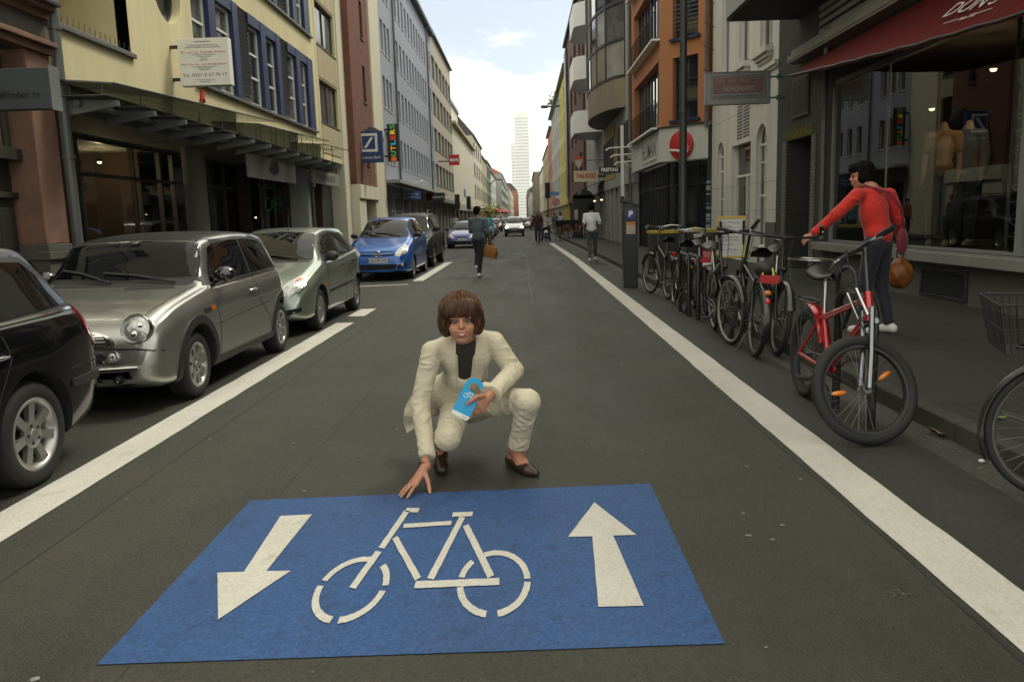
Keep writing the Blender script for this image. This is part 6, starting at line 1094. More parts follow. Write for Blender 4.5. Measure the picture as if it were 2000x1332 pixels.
def bikes():
    H = lambda dx, dy: math.atan2(dy, dx)
    # red cruiser with the big front wheel turned towards the viewer
    p, q = G(1578, 742), G(1690, 858); d = (q-p); p = Vector((2.24, 6.36, 0)); d = Vector((2.21, 5.0, 0))-p
    r, SM, hb, hc, fa, ra, R = bicycle('red framed bicycle with big front wheel and chrome fork turned towards the viewer', p, H(d.x, d.y), M_bred, radians(-3), radians(-82), R=.325, tr=.034, wb=1.24, style='mtb', forkm=mat('fork chrome', (.22, .23, .25), .2, 1., var=0), bar='flat', refl=(2.9, .2), saddle=.93, barh=1.12, rack=True, lamp=False, scl=1.1, mud=False, tk=1.35, rimm=M_rimb)
    b = MB(); b.grid(lambda i, j: (ra[0]+(R+.035)*cos(radians(lerp(20, 100, i))), (j-.5)*.085, R+(R+.035+.012*sin(pi*j))*sin(radians(lerp(20, 100, i)))), 16, 6); b.build('red_guard', M_bred, r)
    tubeob('fork_spring', [([hb+Vector((.03, s*.05, .03)), hb+Vector((.03, s*.05, .2))], .011) for s in (1, -1)], M_chr, r, SM)
    b = MB(); Wp = lambda x, y, z: (x, y, z)   # clear plastic rain cover / basket behind the saddle
    b.grid(lambda i, j: (-.1+(.17+.03*j)*cos(2*pi*i), (.13+.02*j)*sin(2*pi*i), .8+.2*j), 24, 4); b.build('clear_basket', glass('clear plastic', (.86, .88, .88), 1.35, .15), r); b = MB(); b.torus(.2, .006, 30, 6, 0, T(-.1, 0, 1.0) @ Matrix.Diagonal((1, .75, 1, 1))); b.build('basket_rim', M_brushed, r)
    b = MB(); b.tube([(.5+.13*cos(a), .05+.02*sin(2*a), .78+.2*sin(a)) for a in [2*pi*k/24 for k in range(24)]], .014, 8, closed=True); b.build('cable_lock', M_blk, r)
    # black city bicycle with a wire basket cut by the right edge
    p = Vector((2.68, 3.9, 0)); r, SM, hb, hc, fa, ra, R = bicycle('black city bicycle with wire basket on its rear rack cut by the right edge', p, H(.95, -.3), M_bmet, radians(2), 0, R=.355, tr=.019, wb=1.1, step=True, saddle=.98, lamp=False, scl=1.03)
    b = MB()
    for z, k in ((.76, 0), (1.0, 1)):
        x0, x1, y0 = -.32-.05*k, .1+.05*k, .15+.05*k; b.tube([(x0, -y0, z), (x1, -y0, z), (x1, y0, z), (x0, y0, z)], .004+.002*k, 6, closed=True)
    b.tube([(-.345, -.175, .88), (.125, -.175, .88), (.125, .175, .88), (-.345, .175, .88)], .003, 5, closed=True)
    for k in range(17):
        f = k/16
        for s in (1, -1): b.tube([(lerp(-.32, .1, f), s*.15, .76), (lerp(-.37, .15, f), s*.2, 1.0)], .0022, 4)
        if k < 11:
            f = k/10
            for e in (0, 1): b.tube([((-.32, .1)[e], lerp(-.15, .15, f), .76), ((-.37, .15)[e], lerp(-.2, .2, f), 1.0)], .0022, 4)
            b.tube([(-.32, lerp(-.15, .15, f), .76), (.1, lerp(-.15, .15, f), .76)], .0022, 4)
    for sy in (-.07, .07):
        for sx in (-.2, .02): b.tube([(sx, sy, .77), (0, sy, .37)], .007, 6)
    b.build('wire_basket', M_blk, r)
    def derail(r, R): b = MB(); b.box((-.03, -.075, R-.16), (.0, -.05, R-.02)); b.lathe([(.025, 0), (.025, .008), (0, .008)], 12, 0, T(-.02, -.055, R-.08) @ RX(pi/2)); b.lathe([(.025, 0), (.025, .008), (0, .008)], 12, 0, T(-.01, -.055, R-.15) @ RX(pi/2)); b.build('derailleur', M_blk, r)
    derail(r, R)
    # the row behind
    r, SM, hb, hc, fa, ra, R = bicycle('black bicycle seen from behind with wide red reflector and yellow straps', (2.36, 8.2, 0), H(.06, 1), M_bmet, radians(5), radians(-12), R=.345, tr=.024, style='mtb', bar='flat', barh=1.13, saddle=.98); b = MB(); z = R*2+.03; b.box((-.285, -.085, z), (-.262, .085, z+.07)); b.build('wide_reflector', M_refl, r)
    b = MB(); b.ball((-.27, 0, z-.09), (.012, .032, .024)); b.build('amber_reflector', M_orf, r); b = MB(); b.ball((-.3, 0, z-.17), (.02, .03, .035)); b.build('rear_lamp', M_refl, r); tubeob('yellow_strap', [([(-.24, .05, R*2+.07), (-.1, .03, R*2+.13), (.1, .05, R*2+.1)], .008), ([(-.24, -.05, R*2+.07), (-.16, -.04, R*2+.16)], .008)], mat('yellow strap', (.55, .48, .06), .6), r)
    b = MB(); b.ball((-.02, 0, R*2+.14), (.17, .09, .075), n=16); b.build('rack_bag', mat('black bag', (.02, .02, .02), .7, var=.4, vs=14, bump=.5, bs=25), r)
    bicycle('black bicycle with bull horn bar whose front wheel points at the viewer', (2.86, 9.4, 0), H(-.22, -1), M_bmet, radians(-4), radians(8), R=.345, tr=.024, style='mtb', bar='horn', barh=1.1, saddle=.97, mud=True)
    r = bicycle('black bicycle with pale tyre wall leaning by the yellow framed board', (2.42, 10.2, 0), H(-.08, -1), M_bmet, radians(4), radians(14), R=.35, tr=.02, bar='flat', barh=1.14, saddle=1.0, rimm=mat('pale rim', (.3, .29, .26), .5, var=.15))[0]
    r6 = bicycle('dark bicycle with a red card tag hanging from its bar', (2.56, 11.4, 0), H(-.05, -1), M_bmet, radians(-3), radians(-20), R=.345, bar='flat', barh=1.1, rack=False)[0]
    r7 = bicycle('black bicycle with white plate reflector and yellow and red rear lamps', (2.4, 12.0, 0), H(.05, 1), M_bmet, radians(3), 0, R=.345, bar='city', barh=1.12, step=True)[0]; z = .71
    b = MB(); b.box((-.295, -.07, z+.04), (-.28, .07, z+.1)); b.build('white_plate', M_plate, r7); b = MB(); b.ball((-.33, 0, z-.06), (.02, .025, .03)); b.build('amber_lamp', M_orf, r7)
    bicycle('black city bicycle with swept chrome bar beside the parking meter', (2.5, 14.0, 0), H(-.1, 1), M_bmet, radians(4), radians(10), R=.345, bar='city', barh=1.14, rimm=M_rimd)
    bicycle('grey bicycle standing far off outside the arched restaurant entrance', (3.75, 50, .12), H(-.3, -1), M_spoke, 0, .2, R=.345, bar='flat')
    bicycle('dark bicycle parked by the kerb beside its twin before the posts', (2.66, 12.6, 0), H(-.03, -1), M_bmet, radians(-2), 0, R=.34, bar='city', barh=1.08)
    # red hanger tag
    b = MB(); b.box((-.055, -.003, -.2), (.055, .003, 0)); b.box((-.055, -.0035, -.2), (.055, .0035, -.165), 1); b.torus(.038, .012, 20, 6, 0, T(0, 0, .03) @ RX(pi/2), .3); o = b.build('hanger_tag', [mat('tag red', (.5, .035, .04), .5, var=0), M_white]); p = FY(1381, 488, 10.2); o.location = p; tag(o, 'red card door hanger tag hung on a bicycle bar', 'tag'); t = text_mesh('FAHR\nRAD', .035, .0005); t.transform(T(0, -.0038, -.06)); t.materials.append(M_white); _link0('lettering', t, o)
    # bicycle stands
    for i, (u, v, lab) in enumerate(((1345, 618, 'black bicycle stand hoop among the dark bicycles, the far one'), (1363, 626, 'black bicycle stand hoop among the dark bicycles, next to the red tag'), (1700, 838, 'black bicycle stand hoop behind the big chrome fork wheel'))):
        p = G(u, v); b = MB(); y = p.y; b.tube([(p.x, y, 0), (p.x, y, .8), (p.x, y+.06, .88), (p.x, y+.55, .9), (p.x, y+.62, .82), (p.x, y+.62, 0)], .03, 10); o = b.build('bicycle_stand', M_blk); tag(o, lab, 'bicycle stand', 'bicycle stands')
bikes()
# ---------------------------------------------------------------- figures: smooth implicit surfaces turned into one mesh
class SDF:
    def __init__(s, lo, hi, h):
        s.h = h; s.lo = np.array(lo, float)-2*h; n = np.ceil((np.array(hi, float)+2*h-s.lo)/h).astype(int)+1; s.F = np.full(n, 9., np.float32); s.n = n
        s.ax = [(s.lo[i]+h*np.arange(n[i])).astype(np.float32) for i in range(3)]
    def sl(s, lo, hi):
        a = np.clip(np.floor((np.array(lo)-s.lo)/s.h).astype(int), 0, s.n); b = np.clip(np.ceil((np.array(hi)-s.lo)/s.h).astype(int)+1, 0, s.n); return tuple(slice(i, j) for i, j in zip(a, b))
    def pts(s, q): return np.meshgrid(s.ax[0][q[0]], s.ax[1][q[1]], s.ax[2][q[2]], indexing='ij')
    def put(s, q, d, k, op):
        f = s.F[q]
        if op == 'sub': d = -d; h = np.clip(.5-.5*(f-d)/k, 0, 1) if k else (d > f)*1.; s.F[q] = f*(1-h)+d*h+k*h*(1-h)
        else:
            if k: h = np.clip(.5+.5*(d-f)/k, 0, 1); s.F[q] = d*(1-h)+f*h-k*h*(1-h)
            else: s.F[q] = np.minimum(f, d)
    def cone(s, a, b, ra, rb, k=.02, op='add', wob=None):
        a, b = np.array(a, float), np.array(b, float); m = max(ra, rb)+3*k+2*s.h; q = s.sl(np.minimum(a, b)-m, np.maximum(a, b)+m); X, Y, Z = s.pts(q)
        if X.size == 0: return s
        d = b-a; t = np.clip(((X-a[0])*d[0]+(Y-a[1])*d[1]+(Z-a[2])*d[2])/max(d@d, 1e-9), 0, 1); r = ra+(rb-ra)*t
        if wob is not None: r = r+wob(X, Y, Z, t)
        s.put(q, np.sqrt((X-a[0]-t*d[0])**2+(Y-a[1]-t*d[1])**2+(Z-a[2]-t*d[2])**2)-r, k, op); return s
    def chain(s, P, R, k=.02, wob=None):
        for i in range(len(P)-1): s.cone(P[i], P[i+1], R[i], R[i+1], k, wob=wob)
        return s
    def ell(s, c, r, R=None, k=.02, op='add', wob=None):
        c, r = np.array(c, float), np.array(r, float); m = max(r)+3*k+2*s.h; q = s.sl(c-m, c+m); X, Y, Z = s.pts(q)
        if X.size == 0: return s
        p = [X-c[0], Y-c[1], Z-c[2]]
        if R is not None: p = [R[0][i]*p[0]+R[1][i]*p[1]+R[2][i]*p[2] for i in range(3)]
        k0 = np.sqrt((p[0]/r[0])**2+(p[1]/r[1])**2+(p[2]/r[2])**2); k1 = np.sqrt((p[0]/r[0]**2)**2+(p[1]/r[1]**2)**2+(p[2]/r[2]**2)**2); d = k0*(k0-1)/np.maximum(k1, 1e-6)
        if wob is not None: d = d-wob(X, Y, Z, *p)
        s.put(q, d, k, op); return s
    def half(s, p, n, k=0.):                 # cut away the side the normal points to
        n = np.array(n, float); n /= np.linalg.norm(n); X, Y, Z = np.meshgrid(*s.ax, indexing='ij', sparse=True); d = (X-p[0])*n[0]+(Y-p[1])*n[1]+(Z-p[2])*n[2]
        s.F = np.maximum(s.F, d).astype(np.float32); return s
    def mesh(s, name, m, sm=1):
        F, n = s.F, s.n; I = F < 0; c = [(i, j, k) for i in (0, 1) for j in (0, 1) for k in (0, 1)]; S_ = lambda A, o: A[o[0]:n[0]-1+o[0], o[1]:n[1]-1+o[1], o[2]:n[2]-1+o[2]]
        cnt = sum(S_(I, o).astype(np.int8) for o in c); act = np.argwhere((cnt > 0) & (cnt < 8)); idx = np.full(n-1, -1, np.int32); idx[tuple(act.T)] = np.arange(len(act))
        val = {o: F[act[:, 0]+o[0], act[:, 1]+o[1], act[:, 2]+o[2]] for o in c}; P = np.zeros((len(act), 3)); C = np.zeros(len(act))
        for a in c:
            for ax in range(3):
                if a[ax]: continue
                b = tuple(1 if i == ax else a[i] for i in range(3)); va, vb = val[a], val[b]; x = (va < 0) != (vb < 0); t = np.where(x, va/np.where(x, va-vb, 1), 0); e = np.tile(np.array(a, float), (len(act), 1)); e[:, ax] += t; P[x] += e[x]; C[x] += 1
        V_ = s.lo+(act+P/C[:, None])*s.h; Q = []
        for ax in range(3):
            o = [0, 0, 0]; o[ax] = 1; A = I[:n[0]-o[0], :n[1]-o[1], :n[2]-o[2]]; B = I[o[0]:, o[1]:, o[2]:]; e = np.argwhere(A != B); u, v = (ax+1) % 3, (ax+2) % 3
            e = e[(e[:, u] > 0) & (e[:, v] > 0) & (e[:, u] < n[u]-1) & (e[:, v] < n[v]-1)]; g = []
            for du, dv in ((-1, -1), (0, -1), (0, 0), (-1, 0)): f = e.copy(); f[:, u] += du; f[:, v] += dv; g.append(idx[tuple(f.T)])
            q = np.stack(g, 1); fl = A[tuple(e.T)]; q[~fl] = q[~fl][:, ::-1]; Q.append(q)
        Q = np.concatenate(Q); Q = Q[(Q >= 0).all(1)]
        for _ in range(sm):                  # light smoothing
            acc = np.zeros_like(V_); w = np.zeros(len(V_))
            for i in range(4): j = (i+1) % 4; np.add.at(acc, Q[:, i], V_[Q[:, j]]); np.add.at(w, Q[:, i], 1); np.add.at(acc, Q[:, j], V_[Q[:, i]]); np.add.at(w, Q[:, j], 1)
            V_ = V_*.5+.5*acc/np.maximum(w, 1)[:, None]
        me = bpy.data.meshes.new(name); me.vertices.add(len(V_)); me.vertices.foreach_set('co', V_.ravel()); me.loops.add(Q.size); me.loops.foreach_set('vertex_index', Q.ravel().astype(np.int32)); me.polygons.add(len(Q)); me.polygons.foreach_set('loop_start', np.arange(0, Q.size, 4, dtype=np.int32)); me.polygons.foreach_set('use_smooth', np.ones(len(Q), bool)); me.update(calc_edges=True); me.validate(); me.materials.append(m); return me
    def build(s, name, m, par=None, sm=1): return link(name, s.mesh(name, m, sm), par)
def rot3(fwd, up=(0, 0, 1)):            # columns: right, forward, up
    f = Vector(fwd).normalized(); r = f.cross(Vector(up)).normalized(); u = r.cross(f); return np.array([[r.x, f.x, u.x], [r.y, f.y, u.y], [r.z, f.z, u.z]])
def skin(name, c): return mat(name, c, .5, var=.12, vs=25, spec=.45, bump=.06, bs=300)
M_skin = skin('skin', (.43, .2, .125)); M_skin2 = skin('skin tanned', (.3, .145, .085)); M_eye = mat('eye white', (.3, .27, .24), .2, var=0); M_iris = mat('iris', (.012, .01, .009), .35, var=0); M_lip = mat('lips', (.32, .085, .07), .4, var=.1); M_teeth = mat('teeth', (.62, .58, .48), .3, var=.05)
def hairmat(name, c1, c2):
    m = bpy.data.materials.new(name); m.use_nodes = True; N, L = nt_clear(m.node_tree); o = nd(N, 'ShaderNodeOutputMaterial'); b = nd(N, 'ShaderNodeBsdfPrincipled', Roughness=.5); b.inputs['Specular IOR Level'].default_value = .25; L.new(b.outputs[0], o.inputs[0]); tc = nd(N, 'ShaderNodeTexCoord'); mp = nd(N, 'ShaderNodeMapping'); mp.inputs['Scale'].default_value = (1, 1, .12); L.new(tc.outputs['Object'], mp.inputs[0])
    n = nd(N, 'ShaderNodeTexNoise', Scale=110., Detail=4); L.new(mp.outputs[0], n.inputs['Vector']); r = nd(N, 'ShaderNodeValToRGB'); r.color_ramp.elements[0].position = .4; r.color_ramp.elements[1].position = .66; r.color_ramp.elements[0].color = tuple(c1)+(1,); r.color_ramp.elements[1].color = tuple(c2)+(1,); L.new(n.outputs['Fac'], r.inputs[0]); L.new(r.outputs[0], b.inputs['Base Color'])
    bp = nd(N, 'ShaderNodeBump', Strength=.45, Distance=.003); L.new(n.outputs['Fac'], bp.inputs['Height']); L.new(bp.outputs[0], b.inputs['Normal']); return m
M_hairb = hairmat('brown hair', (.022, .009, .005), (.1, .042, .017)); M_hairl = hairmat('light brown hair', (.05, .022, .01), (.2, .095, .04)); M_hairk = hairmat('dark hair', (.004, .003, .003), (.014, .01, .008)); M_hairk.node_tree.nodes['Principled BSDF'].inputs['Roughness'].default_value = .9; M_hairk.node_tree.nodes['Principled BSDF'].inputs['Specular IOR Level'].default_value = .08; M_hairg = hairmat('grey hair', (.08, .075, .07), (.2, .19, .18))
def cloth(name, c, wr=.5, rough=.8, sc=9.):
    m = mat(name, c, rough, var=.1, vs=4, sheen=.2); N, L = m.node_tree.nodes, m.node_tree.links; b = next(n for n in N if n.type == 'BSDF_PRINCIPLED'); tc = nd(N, 'ShaderNodeTexCoord'); mp = nd(N, 'ShaderNodeMapping'); mp.inputs['Scale'].default_value = (1, 1, 1.8); L.new(tc.outputs['Object'], mp.inputs[0]); n = nd(N, 'ShaderNodeTexNoise', Scale=sc, Detail=3, Distortion=1.2); L.new(mp.outputs[0], n.inputs['Vector']); w = nd(N, 'ShaderNodeTexNoise', Scale=700., Detail=1); L.new(tc.outputs['Object'], w.inputs['Vector'])
    bp = nd(N, 'ShaderNodeBump', Strength=wr, Distance=.02); L.new(n.outputs['Fac'], bp.inputs['Height']); b2 = nd(N, 'ShaderNodeBump', Strength=.15, Distance=.002); L.new(w.outputs['Fac'], b2.inputs['Height']); L.new(bp.outputs[0], b2.inputs['Normal']); L.new(b2.outputs[0], b.inputs['Normal']); return m
def folds(s, a, b, ra, rb, n, seed, t0=.05, t1=.95, rad=.0062, front=(0, -1, 0), k=.011):   # drag creases across a sleeve or leg
    r = random.Random(seed); a, b = Vector(a), Vector(b); d = (b-a).normalized(); f = Vector(front); u = (f-d*f.dot(d)).normalized(); v = d.cross(u); Ln = (b-a).length
    for i in range(n):
        t = r.uniform(t0, t1); c = r.uniform(-.9, .9); w = r.uniform(.5, 1.1); sl = r.uniform(-.05, .05); P = []
        for j in range(7): q = c+w*(j/6-.5)*2; tt = t+sl*(j/6-.5)*2/max(Ln, .2)*1.2; rr = lerp(ra, rb, min(1, max(0, tt)))+.001-.006*abs(j/6-.5)*2; P.append(tuple(a+d*(tt*Ln)+(u*cos(q)+v*sin(q))*rr))
        e = rad*r.uniform(.6, 1.15); s.chain(P, [e*.4, e*.8, e, e, e, e*.8, e*.4], k)
def hpatch(bvh, poly, d, off, m, name, par, step=.02, skirt=.008, start=3.):    # cloth flap laid on a figure's surface: poly in the plane facing -y (x,z)
    bm = bmesh.new(); bm.faces.new([bm.verts.new((p[0], p[1], 0)) for p in poly])
    for i in (0, 1):
        lo, hi = min(p[i] for p in poly), max(p[i] for p in poly); k = int((hi-lo)/step)
        for j in range(1, k+1): co = [0, 0, 0]; no = [0, 0, 0]; co[i] = lo+(hi-lo)*j/(k+1); no[i] = 1; bmesh.ops.bisect_plane(bm, geom=bm.verts[:]+bm.edges[:]+bm.faces[:], plane_co=co, plane_no=no)
    bd = [e for e in bm.edges if e.is_boundary]; hit = {}; low = {}
    for v in list(bm.verts):
        o = Vector((v.co.x, 0, v.co.y))-Vector(d)*start+Vector((0, d[3] if len(d) > 3 else 0, 0)) if False else Vector((v.co.x, FIGY-start, v.co.y)); r = bvh.ray_cast(o, Vector((0, 1, 0))); r = r if r[0] else bvh.find_nearest(Vector((v.co.x, FIGY-.2, v.co.y))); hit[v] = (r[0], r[1] if r[1].y < 0 else -r[1])
    for e in bd:
        for v in e.verts:
            if v not in low: low[v] = bm.verts.new(hit[v][0]-hit[v][1]*skirt)
    for v, (l, n) in hit.items(): v.co = l+n*off
    for e in bd: a, c = e.verts; bm.faces.new((a, c, low[c], low[a]))
    bmesh.ops.recalc_face_normals(bm, faces=bm.faces); me = bpy.data.meshes.new(name); bm.to_mesh(me); bm.free(); me.materials.append(m)
    for p in me.polygons: p.use_smooth = True
    me.set_sharp_from_angle(angle=radians(50)); return link(name, me, par)
FIGY = 4.6
def head(s, c, R, sc=1., k=.012, wx=1.):        # skull, face, nose, brows, sockets, ears in head axes
    c = np.array(c); sc = np.array((sc*wx, sc, sc)); E = lambda p, r, k=k, op='add': s.ell(c+R @ (np.array(p)*sc), np.array(r)*sc, R, k, op)
    def K(p, q, a, b, k=.008): s.cone(c+R @ (np.array(p)*sc), c+R @ (np.array(q)*sc), a*sc[1], b*sc[1], k)
    E((0, -.012, .035), (.075, .095, .088)); E((0, .028, -.04), (.06, .064, .078), .02); E((0, .066, -.098), (.027, .024, .02), .025); E((.034, .062, -.034), (.026, .022, .024), .02); E((-.034, .062, -.034), (.026, .022, .024), .02)
    for x in (.031, -.031): E((x, .083, .026), (.025, .012, .009)); E((x, .099, .006), (.017, .015, .011), .008, 'sub')
    K((0, .088, .02), (0, .108, -.022), .008, .0125); K((.011, .095, -.027), (-.011, .095, -.027), .0085, .0085); E((0, .093, -.061), (.032, .013, .022), .012)
    for x in (.077, -.077): E((x, -.005, -.005), (.01, .02, .032), .006)
    return lambda p: tuple(c+R @ (np.array(p)*sc))
def hand(s, w, kn, fingers, thumb, r=.0088):     # wrist, knuckle centres, finger joint lists, thumb joint list
    for q in kn: s.cone(w, q, .021, .0125, .014)
    for i in range(len(kn)-1): s.cone(kn[i], kn[i+1], .0125, .012, .01)
    for f, q in zip(fingers, kn): P = [q]+f; s.chain(P, [r*1.12, r*1.02, r*.95, r*.78][:len(P)], .004)
    s.chain(thumb, [.016, .0125, .0105, .0085][:len(thumb)], .008)
def crouching_woman():
    t = wthing('person', 'woman in cream trouser suit crouching behind the blue road panel', 'person', (-.36, 4.65, 0)); J = dict(rs=(-.56, 4.62, .735), re=(-.635, 4.57, .44), rw=(-.588, 4.335, .13), ls=(-.185, 4.66, .765), le=(-.082, 4.66, .60), lw=(-.222, 4.36, .515), pel=(-.38, 4.93, .36), rh=(-.45, 4.9, .345), rk=(-.468, 4.42, .265), ra=(-.545, 4.74, .135), lh=(-.29, 4.9, .36), lk=(-.005, 4.47, .455), la=(-.078, 4.655, .12), nb=(-.365, 4.66, .785))
    fwd = Vector((.085, -1, .02)); Rh = rot3(fwd, (-.03, 0, 1)); hc = np.array((-.372, 4.525, .925))
    s = SDF((-.8, 4.08, 0), (.1, 5.08, 1.06), .0042)
    P = head(s, hc, Rh, 1.03, wx=1.14); s.cone(P((0, -.03, -.06)), J['nb'], .05, .055, .02); s.chain([J['nb'], (-.375, 4.74, .66), J['pel']], [.062, .085, .09], .03)
    for a, b, c in (('rs', 're', 'rw'), ('ls', 'le', 'lw')): s.chain([J[a], J[b], J[c]], [.042, .036, .026], .02)
    for h, k, a in (('rh', 'rk', 'ra'), ('lh', 'lk', 'la')): s.chain([J[h], J[k], J[a]], [.07, .05, .033], .02)
    for a, b in ((J['nb'], J['rs']), (J['nb'], J['ls']), (J['pel'], J['rh']), (J['pel'], J['lh'])): s.cone(np.array(a)-(0, -.03, .03), np.array(b)-(0, -.01, .01), .035, .035, .02)
    # supporting hand on the road
    kn = [(-.632, 4.24, .058), (-.648, 4.25, .061), (-.66, 4.265, .059), (-.667, 4.283, .054)]
    hand(s, J['rw'], kn, [[(-.654, 4.195, .036), (-.665, 4.17, .021), (-.675, 4.15, .01)], [(-.68, 4.208, .04), (-.698, 4.182, .023), (-.71, 4.166, .01)], [(-.696, 4.228, .038), (-.712, 4.208, .023), (-.722, 4.194, .01)], [(-.694, 4.258, .034), (-.708, 4.242, .02), (-.716, 4.232, .009)]], [(-.592, 4.3, .1), (-.573, 4.272, .062), (-.563, 4.244, .03), (-.558, 4.222, .011)])
    # hand on the card: thumb in front, fingers closed behind
    cy = 4.268; g = lambda u, v, y: tuple(FY(u, v, y)); kn = [g(931, 783, cy+.012), g(936, 790, cy+.02), g(940, 797, cy+.028), g(943, 803, cy+.036)]
    hand(s, J['lw'], kn, [[g(924, 800, cy+.012), g(918, 816, cy+.014)], [g(924, 802, cy+.022), g(912, 806, cy+.018)], [g(926, 806, cy+.028), g(912, 798, cy+.02)], [g(930, 808, cy+.034), g(915, 790, cy+.022)]], [g(943, 773, 4.315), g(930, 776, cy-.012), g(920, 783, cy-.016), g(912, 789, cy-.014)])
    # feet
    s.chain([J['la'], (-.105, 4.715, .05)], [.035, .034], .02); s.chain([(-.105, 4.715, .045), (-.05, 4.6, .048), (-.005, 4.52, .028), (.02, 4.5, .022)], [.032, .033, .03, .022], .02); s.chain([J['la'], (-.05, 4.6, .048)], [.034, .03], .03)
    s.chain([J['ra'], (-.548, 4.77, .11), (-.537, 4.62, .045), (-.528, 4.575, .03)], [.035, .034, .034, .028], .02)
    body = s.build('body', M_skin, t)
    for x in (.031, -.031):
        b = MB(); b.ball(P((x, .082, .0045)), .0125, 0, 14); e = b.build('eye', M_eye, t); b = MB(); f = Vector(P((x, .0955, .0055)))-Vector(P((x, .0835, .0055))); b.ball(P((x, .0915, .0055)), .0062, 0, 12); b.build('iris', M_iris, e)
        b = MB(); b.tube([P((x+.019*k, .0975-.012*abs(k)**1.5*1.1, .0125-.006*abs(k)**2)) for k in np.linspace(-1, 1, 9)], [.0016, .003, .004, .0045, .0045, .0045, .004, .003, .0016], 6); b.build('eyelid', mat('eyelid', (.16, .07, .045), .5, var=0), t)
        b = MB(); b.tube([P((x+.024*k, .098-.014*abs(k)**1.6, .031-.005*abs(k)**2)) for k in np.linspace(-1, 1, 9)], .0026, 6); b.build('eyebrow', M_hairb, t)
    up = [P((.031*k, .1105-.02*abs(k)**1.7, -.054+.008*abs(k)**1.6)) for k in np.linspace(-1, 1, 13)]; lo = [P((.031*k, .1095-.019*abs(k)**1.7, -.0705+.0245*abs(k)**1.8)) for k in np.linspace(-1, 1, 13)]
    b = MB(); R_ = [.0015]+[.0032]*11+[.0015]; b.tube(up, R_, 7); b.tube(lo, [r*1.25 for r in R_], 7); b.build('lips', M_lip, t); b = MB(); b.add([tuple(Vector(p)+Vector(fwd)*-.001) for p in up]+[tuple(Vector(p)+Vector(fwd)*-.001) for p in lo], [(i, i+1, i+14, i+13) for i in range(12)], 0, True); b.build('teeth', M_teeth, t)
    for x in (.074, -.074): b = MB(); b.ball(P((x, .03, -.05)), .008); b.build('earring', mat('pearl', (.7, .66, .58), .2, var=0), t)
    # bob haircut with a fringe
    h = SDF(hc-.2, hc+.2, .0042); strand = lambda X, Y, Z, a, b_, c: .0016*np.sin(np.arctan2(a, b_+.02)*22+2*np.sin(c*22))+.0012*np.sin(np.arctan2(a, b_+.02)*47+c*18); E = lambda p, r, k=.03, op='add', w=None: h.ell(np.array(P(p)), np.array(r), Rh, k, op, w)
    E((0, -.02, .058), (.112, .118, .112), w=strand); 
    for x in (1, -1): E((x*.078, -.01, .0), (.044, .08, .085), w=strand); E((x*.073, .0, -.042), (.022, .04, .034), w=strand)
    E((0, -.075, -.02), (.1, .06, .09), w=strand); E((.035, .066, .07), (.07, .034, .058), .03, w=strand); E((-.035, .066, .07), (.07, .034, .058), .03, w=strand)
    E((0, .125, -.062), (.085, .1, .097), .012, 'sub'); E((0, .03, -.1), (.066, .06, .08), .01, 'sub'); ho = h.build('hair', M_hairb, t); rr = random.Random(21); sb = MB()
    for i in range(1900):                 # loose strands following the cut
        ph = rr.uniform(-pi, pi); th0 = rr.uniform(.02, 1.1); front = abs(abs(ph)-0) ; az = ph; f = cos(az); zend = (.034-.018*rr.random()+.03*max(0, sin(az+.3))-.012*max(0, -sin(az))) if f > .62 else lerp(-.066, -.09, max(0, -f))+rr.uniform(-.018, .022); pts = []; k_ = 1+rr.uniform(-.01, .03)+.03*(rr.random() < .06); sw = rr.uniform(-.16, .16)
        for j in range(12):
            th = lerp(th0, pi*.98, j/11); ang = az+sw*(j/11)**2; x = .117*sin(min(th, pi*.52))*sin(ang); y = .121*sin(min(th, pi*.52))*cos(ang)-.02; z = .058+.112*cos(th)
            if th > pi*.52: q = (th-pi*.52)/(pi*.46); z = .058+.112*cos(pi*.52)-q*.16; x *= 1-.16*q*q; y *= 1-.1*q*q
            if z < zend: break
            pts.append(P((x*k_/1.14, (y+.02)*k_-.02, z+rr.uniform(-.001, .001))))
        if len(pts) > 3: sb.tube(pts, [.0012]+[.0022]*(len(pts)-2)+[.0005], 4, int(rr.random() < (.55 if th0 < .6 else .3)))  # more light strands at the crown: top highlights put into the hair colour
    sb.build('hair_strands', [M_hairb, M_hairl], ho)
    # suit
    M_suit = cloth('cream suit cloth', (.56, .5, .365), .4, sc=12.); n1 = lambda X, Y, Z, t_: .0032*np.abs(np.sin(Z*52+X*38+2.2*np.sin(X*30+Y*23)))**3*np.clip(1.2-np.abs(t_-.95)*2.2, .25, 1)+.0012*np.sin(X*70-Z*58+Y*33)
    j = SDF((-.9, 4.2, .1), (.05, 5.12, .9), .0052); j.chain([(-.37, 4.71, .70), (-.378, 4.77, .58), (-.39, 4.9, .4)], [.118, .122, .14], .05, n1); j.chain([(-.545, 4.645, .745), (-.37, 4.69, .785), (-.195, 4.685, .785)], [.052, .075, .052], .04); j.cone((-.45, 4.69, .70), (-.28, 4.7, .71), .09, .09, .05)
    j.chain([J['rs'], J['re'], (-.583, 4.375, .185)], [.062, .054, .046], .02, n1); j.chain([J['ls'], J['le'], (-.195, 4.405, .532)], [.062, .056, .047], .02, n1); j.chain([(-.24, 4.43, .55), (-.2, 4.385, .515)], [.035, .053], .015)
    folds(j, J['rs'], J['re'], .062, .054, 7, 3, .1, 1.0); folds(j, J['re'], (-.583, 4.375, .185), .054, .046, 8, 4, 0, .8); folds(j, J['ls'], J['le'], .062, .056, 7, 5, .15, 1.05); folds(j, J['le'], (-.195, 4.405, .532), .056, .047, 7, 6, 0, .7); folds(j, (-.372, 4.72, .66), (-.385, 4.86, .45), .12, .132, 6, 8, .3, .95)
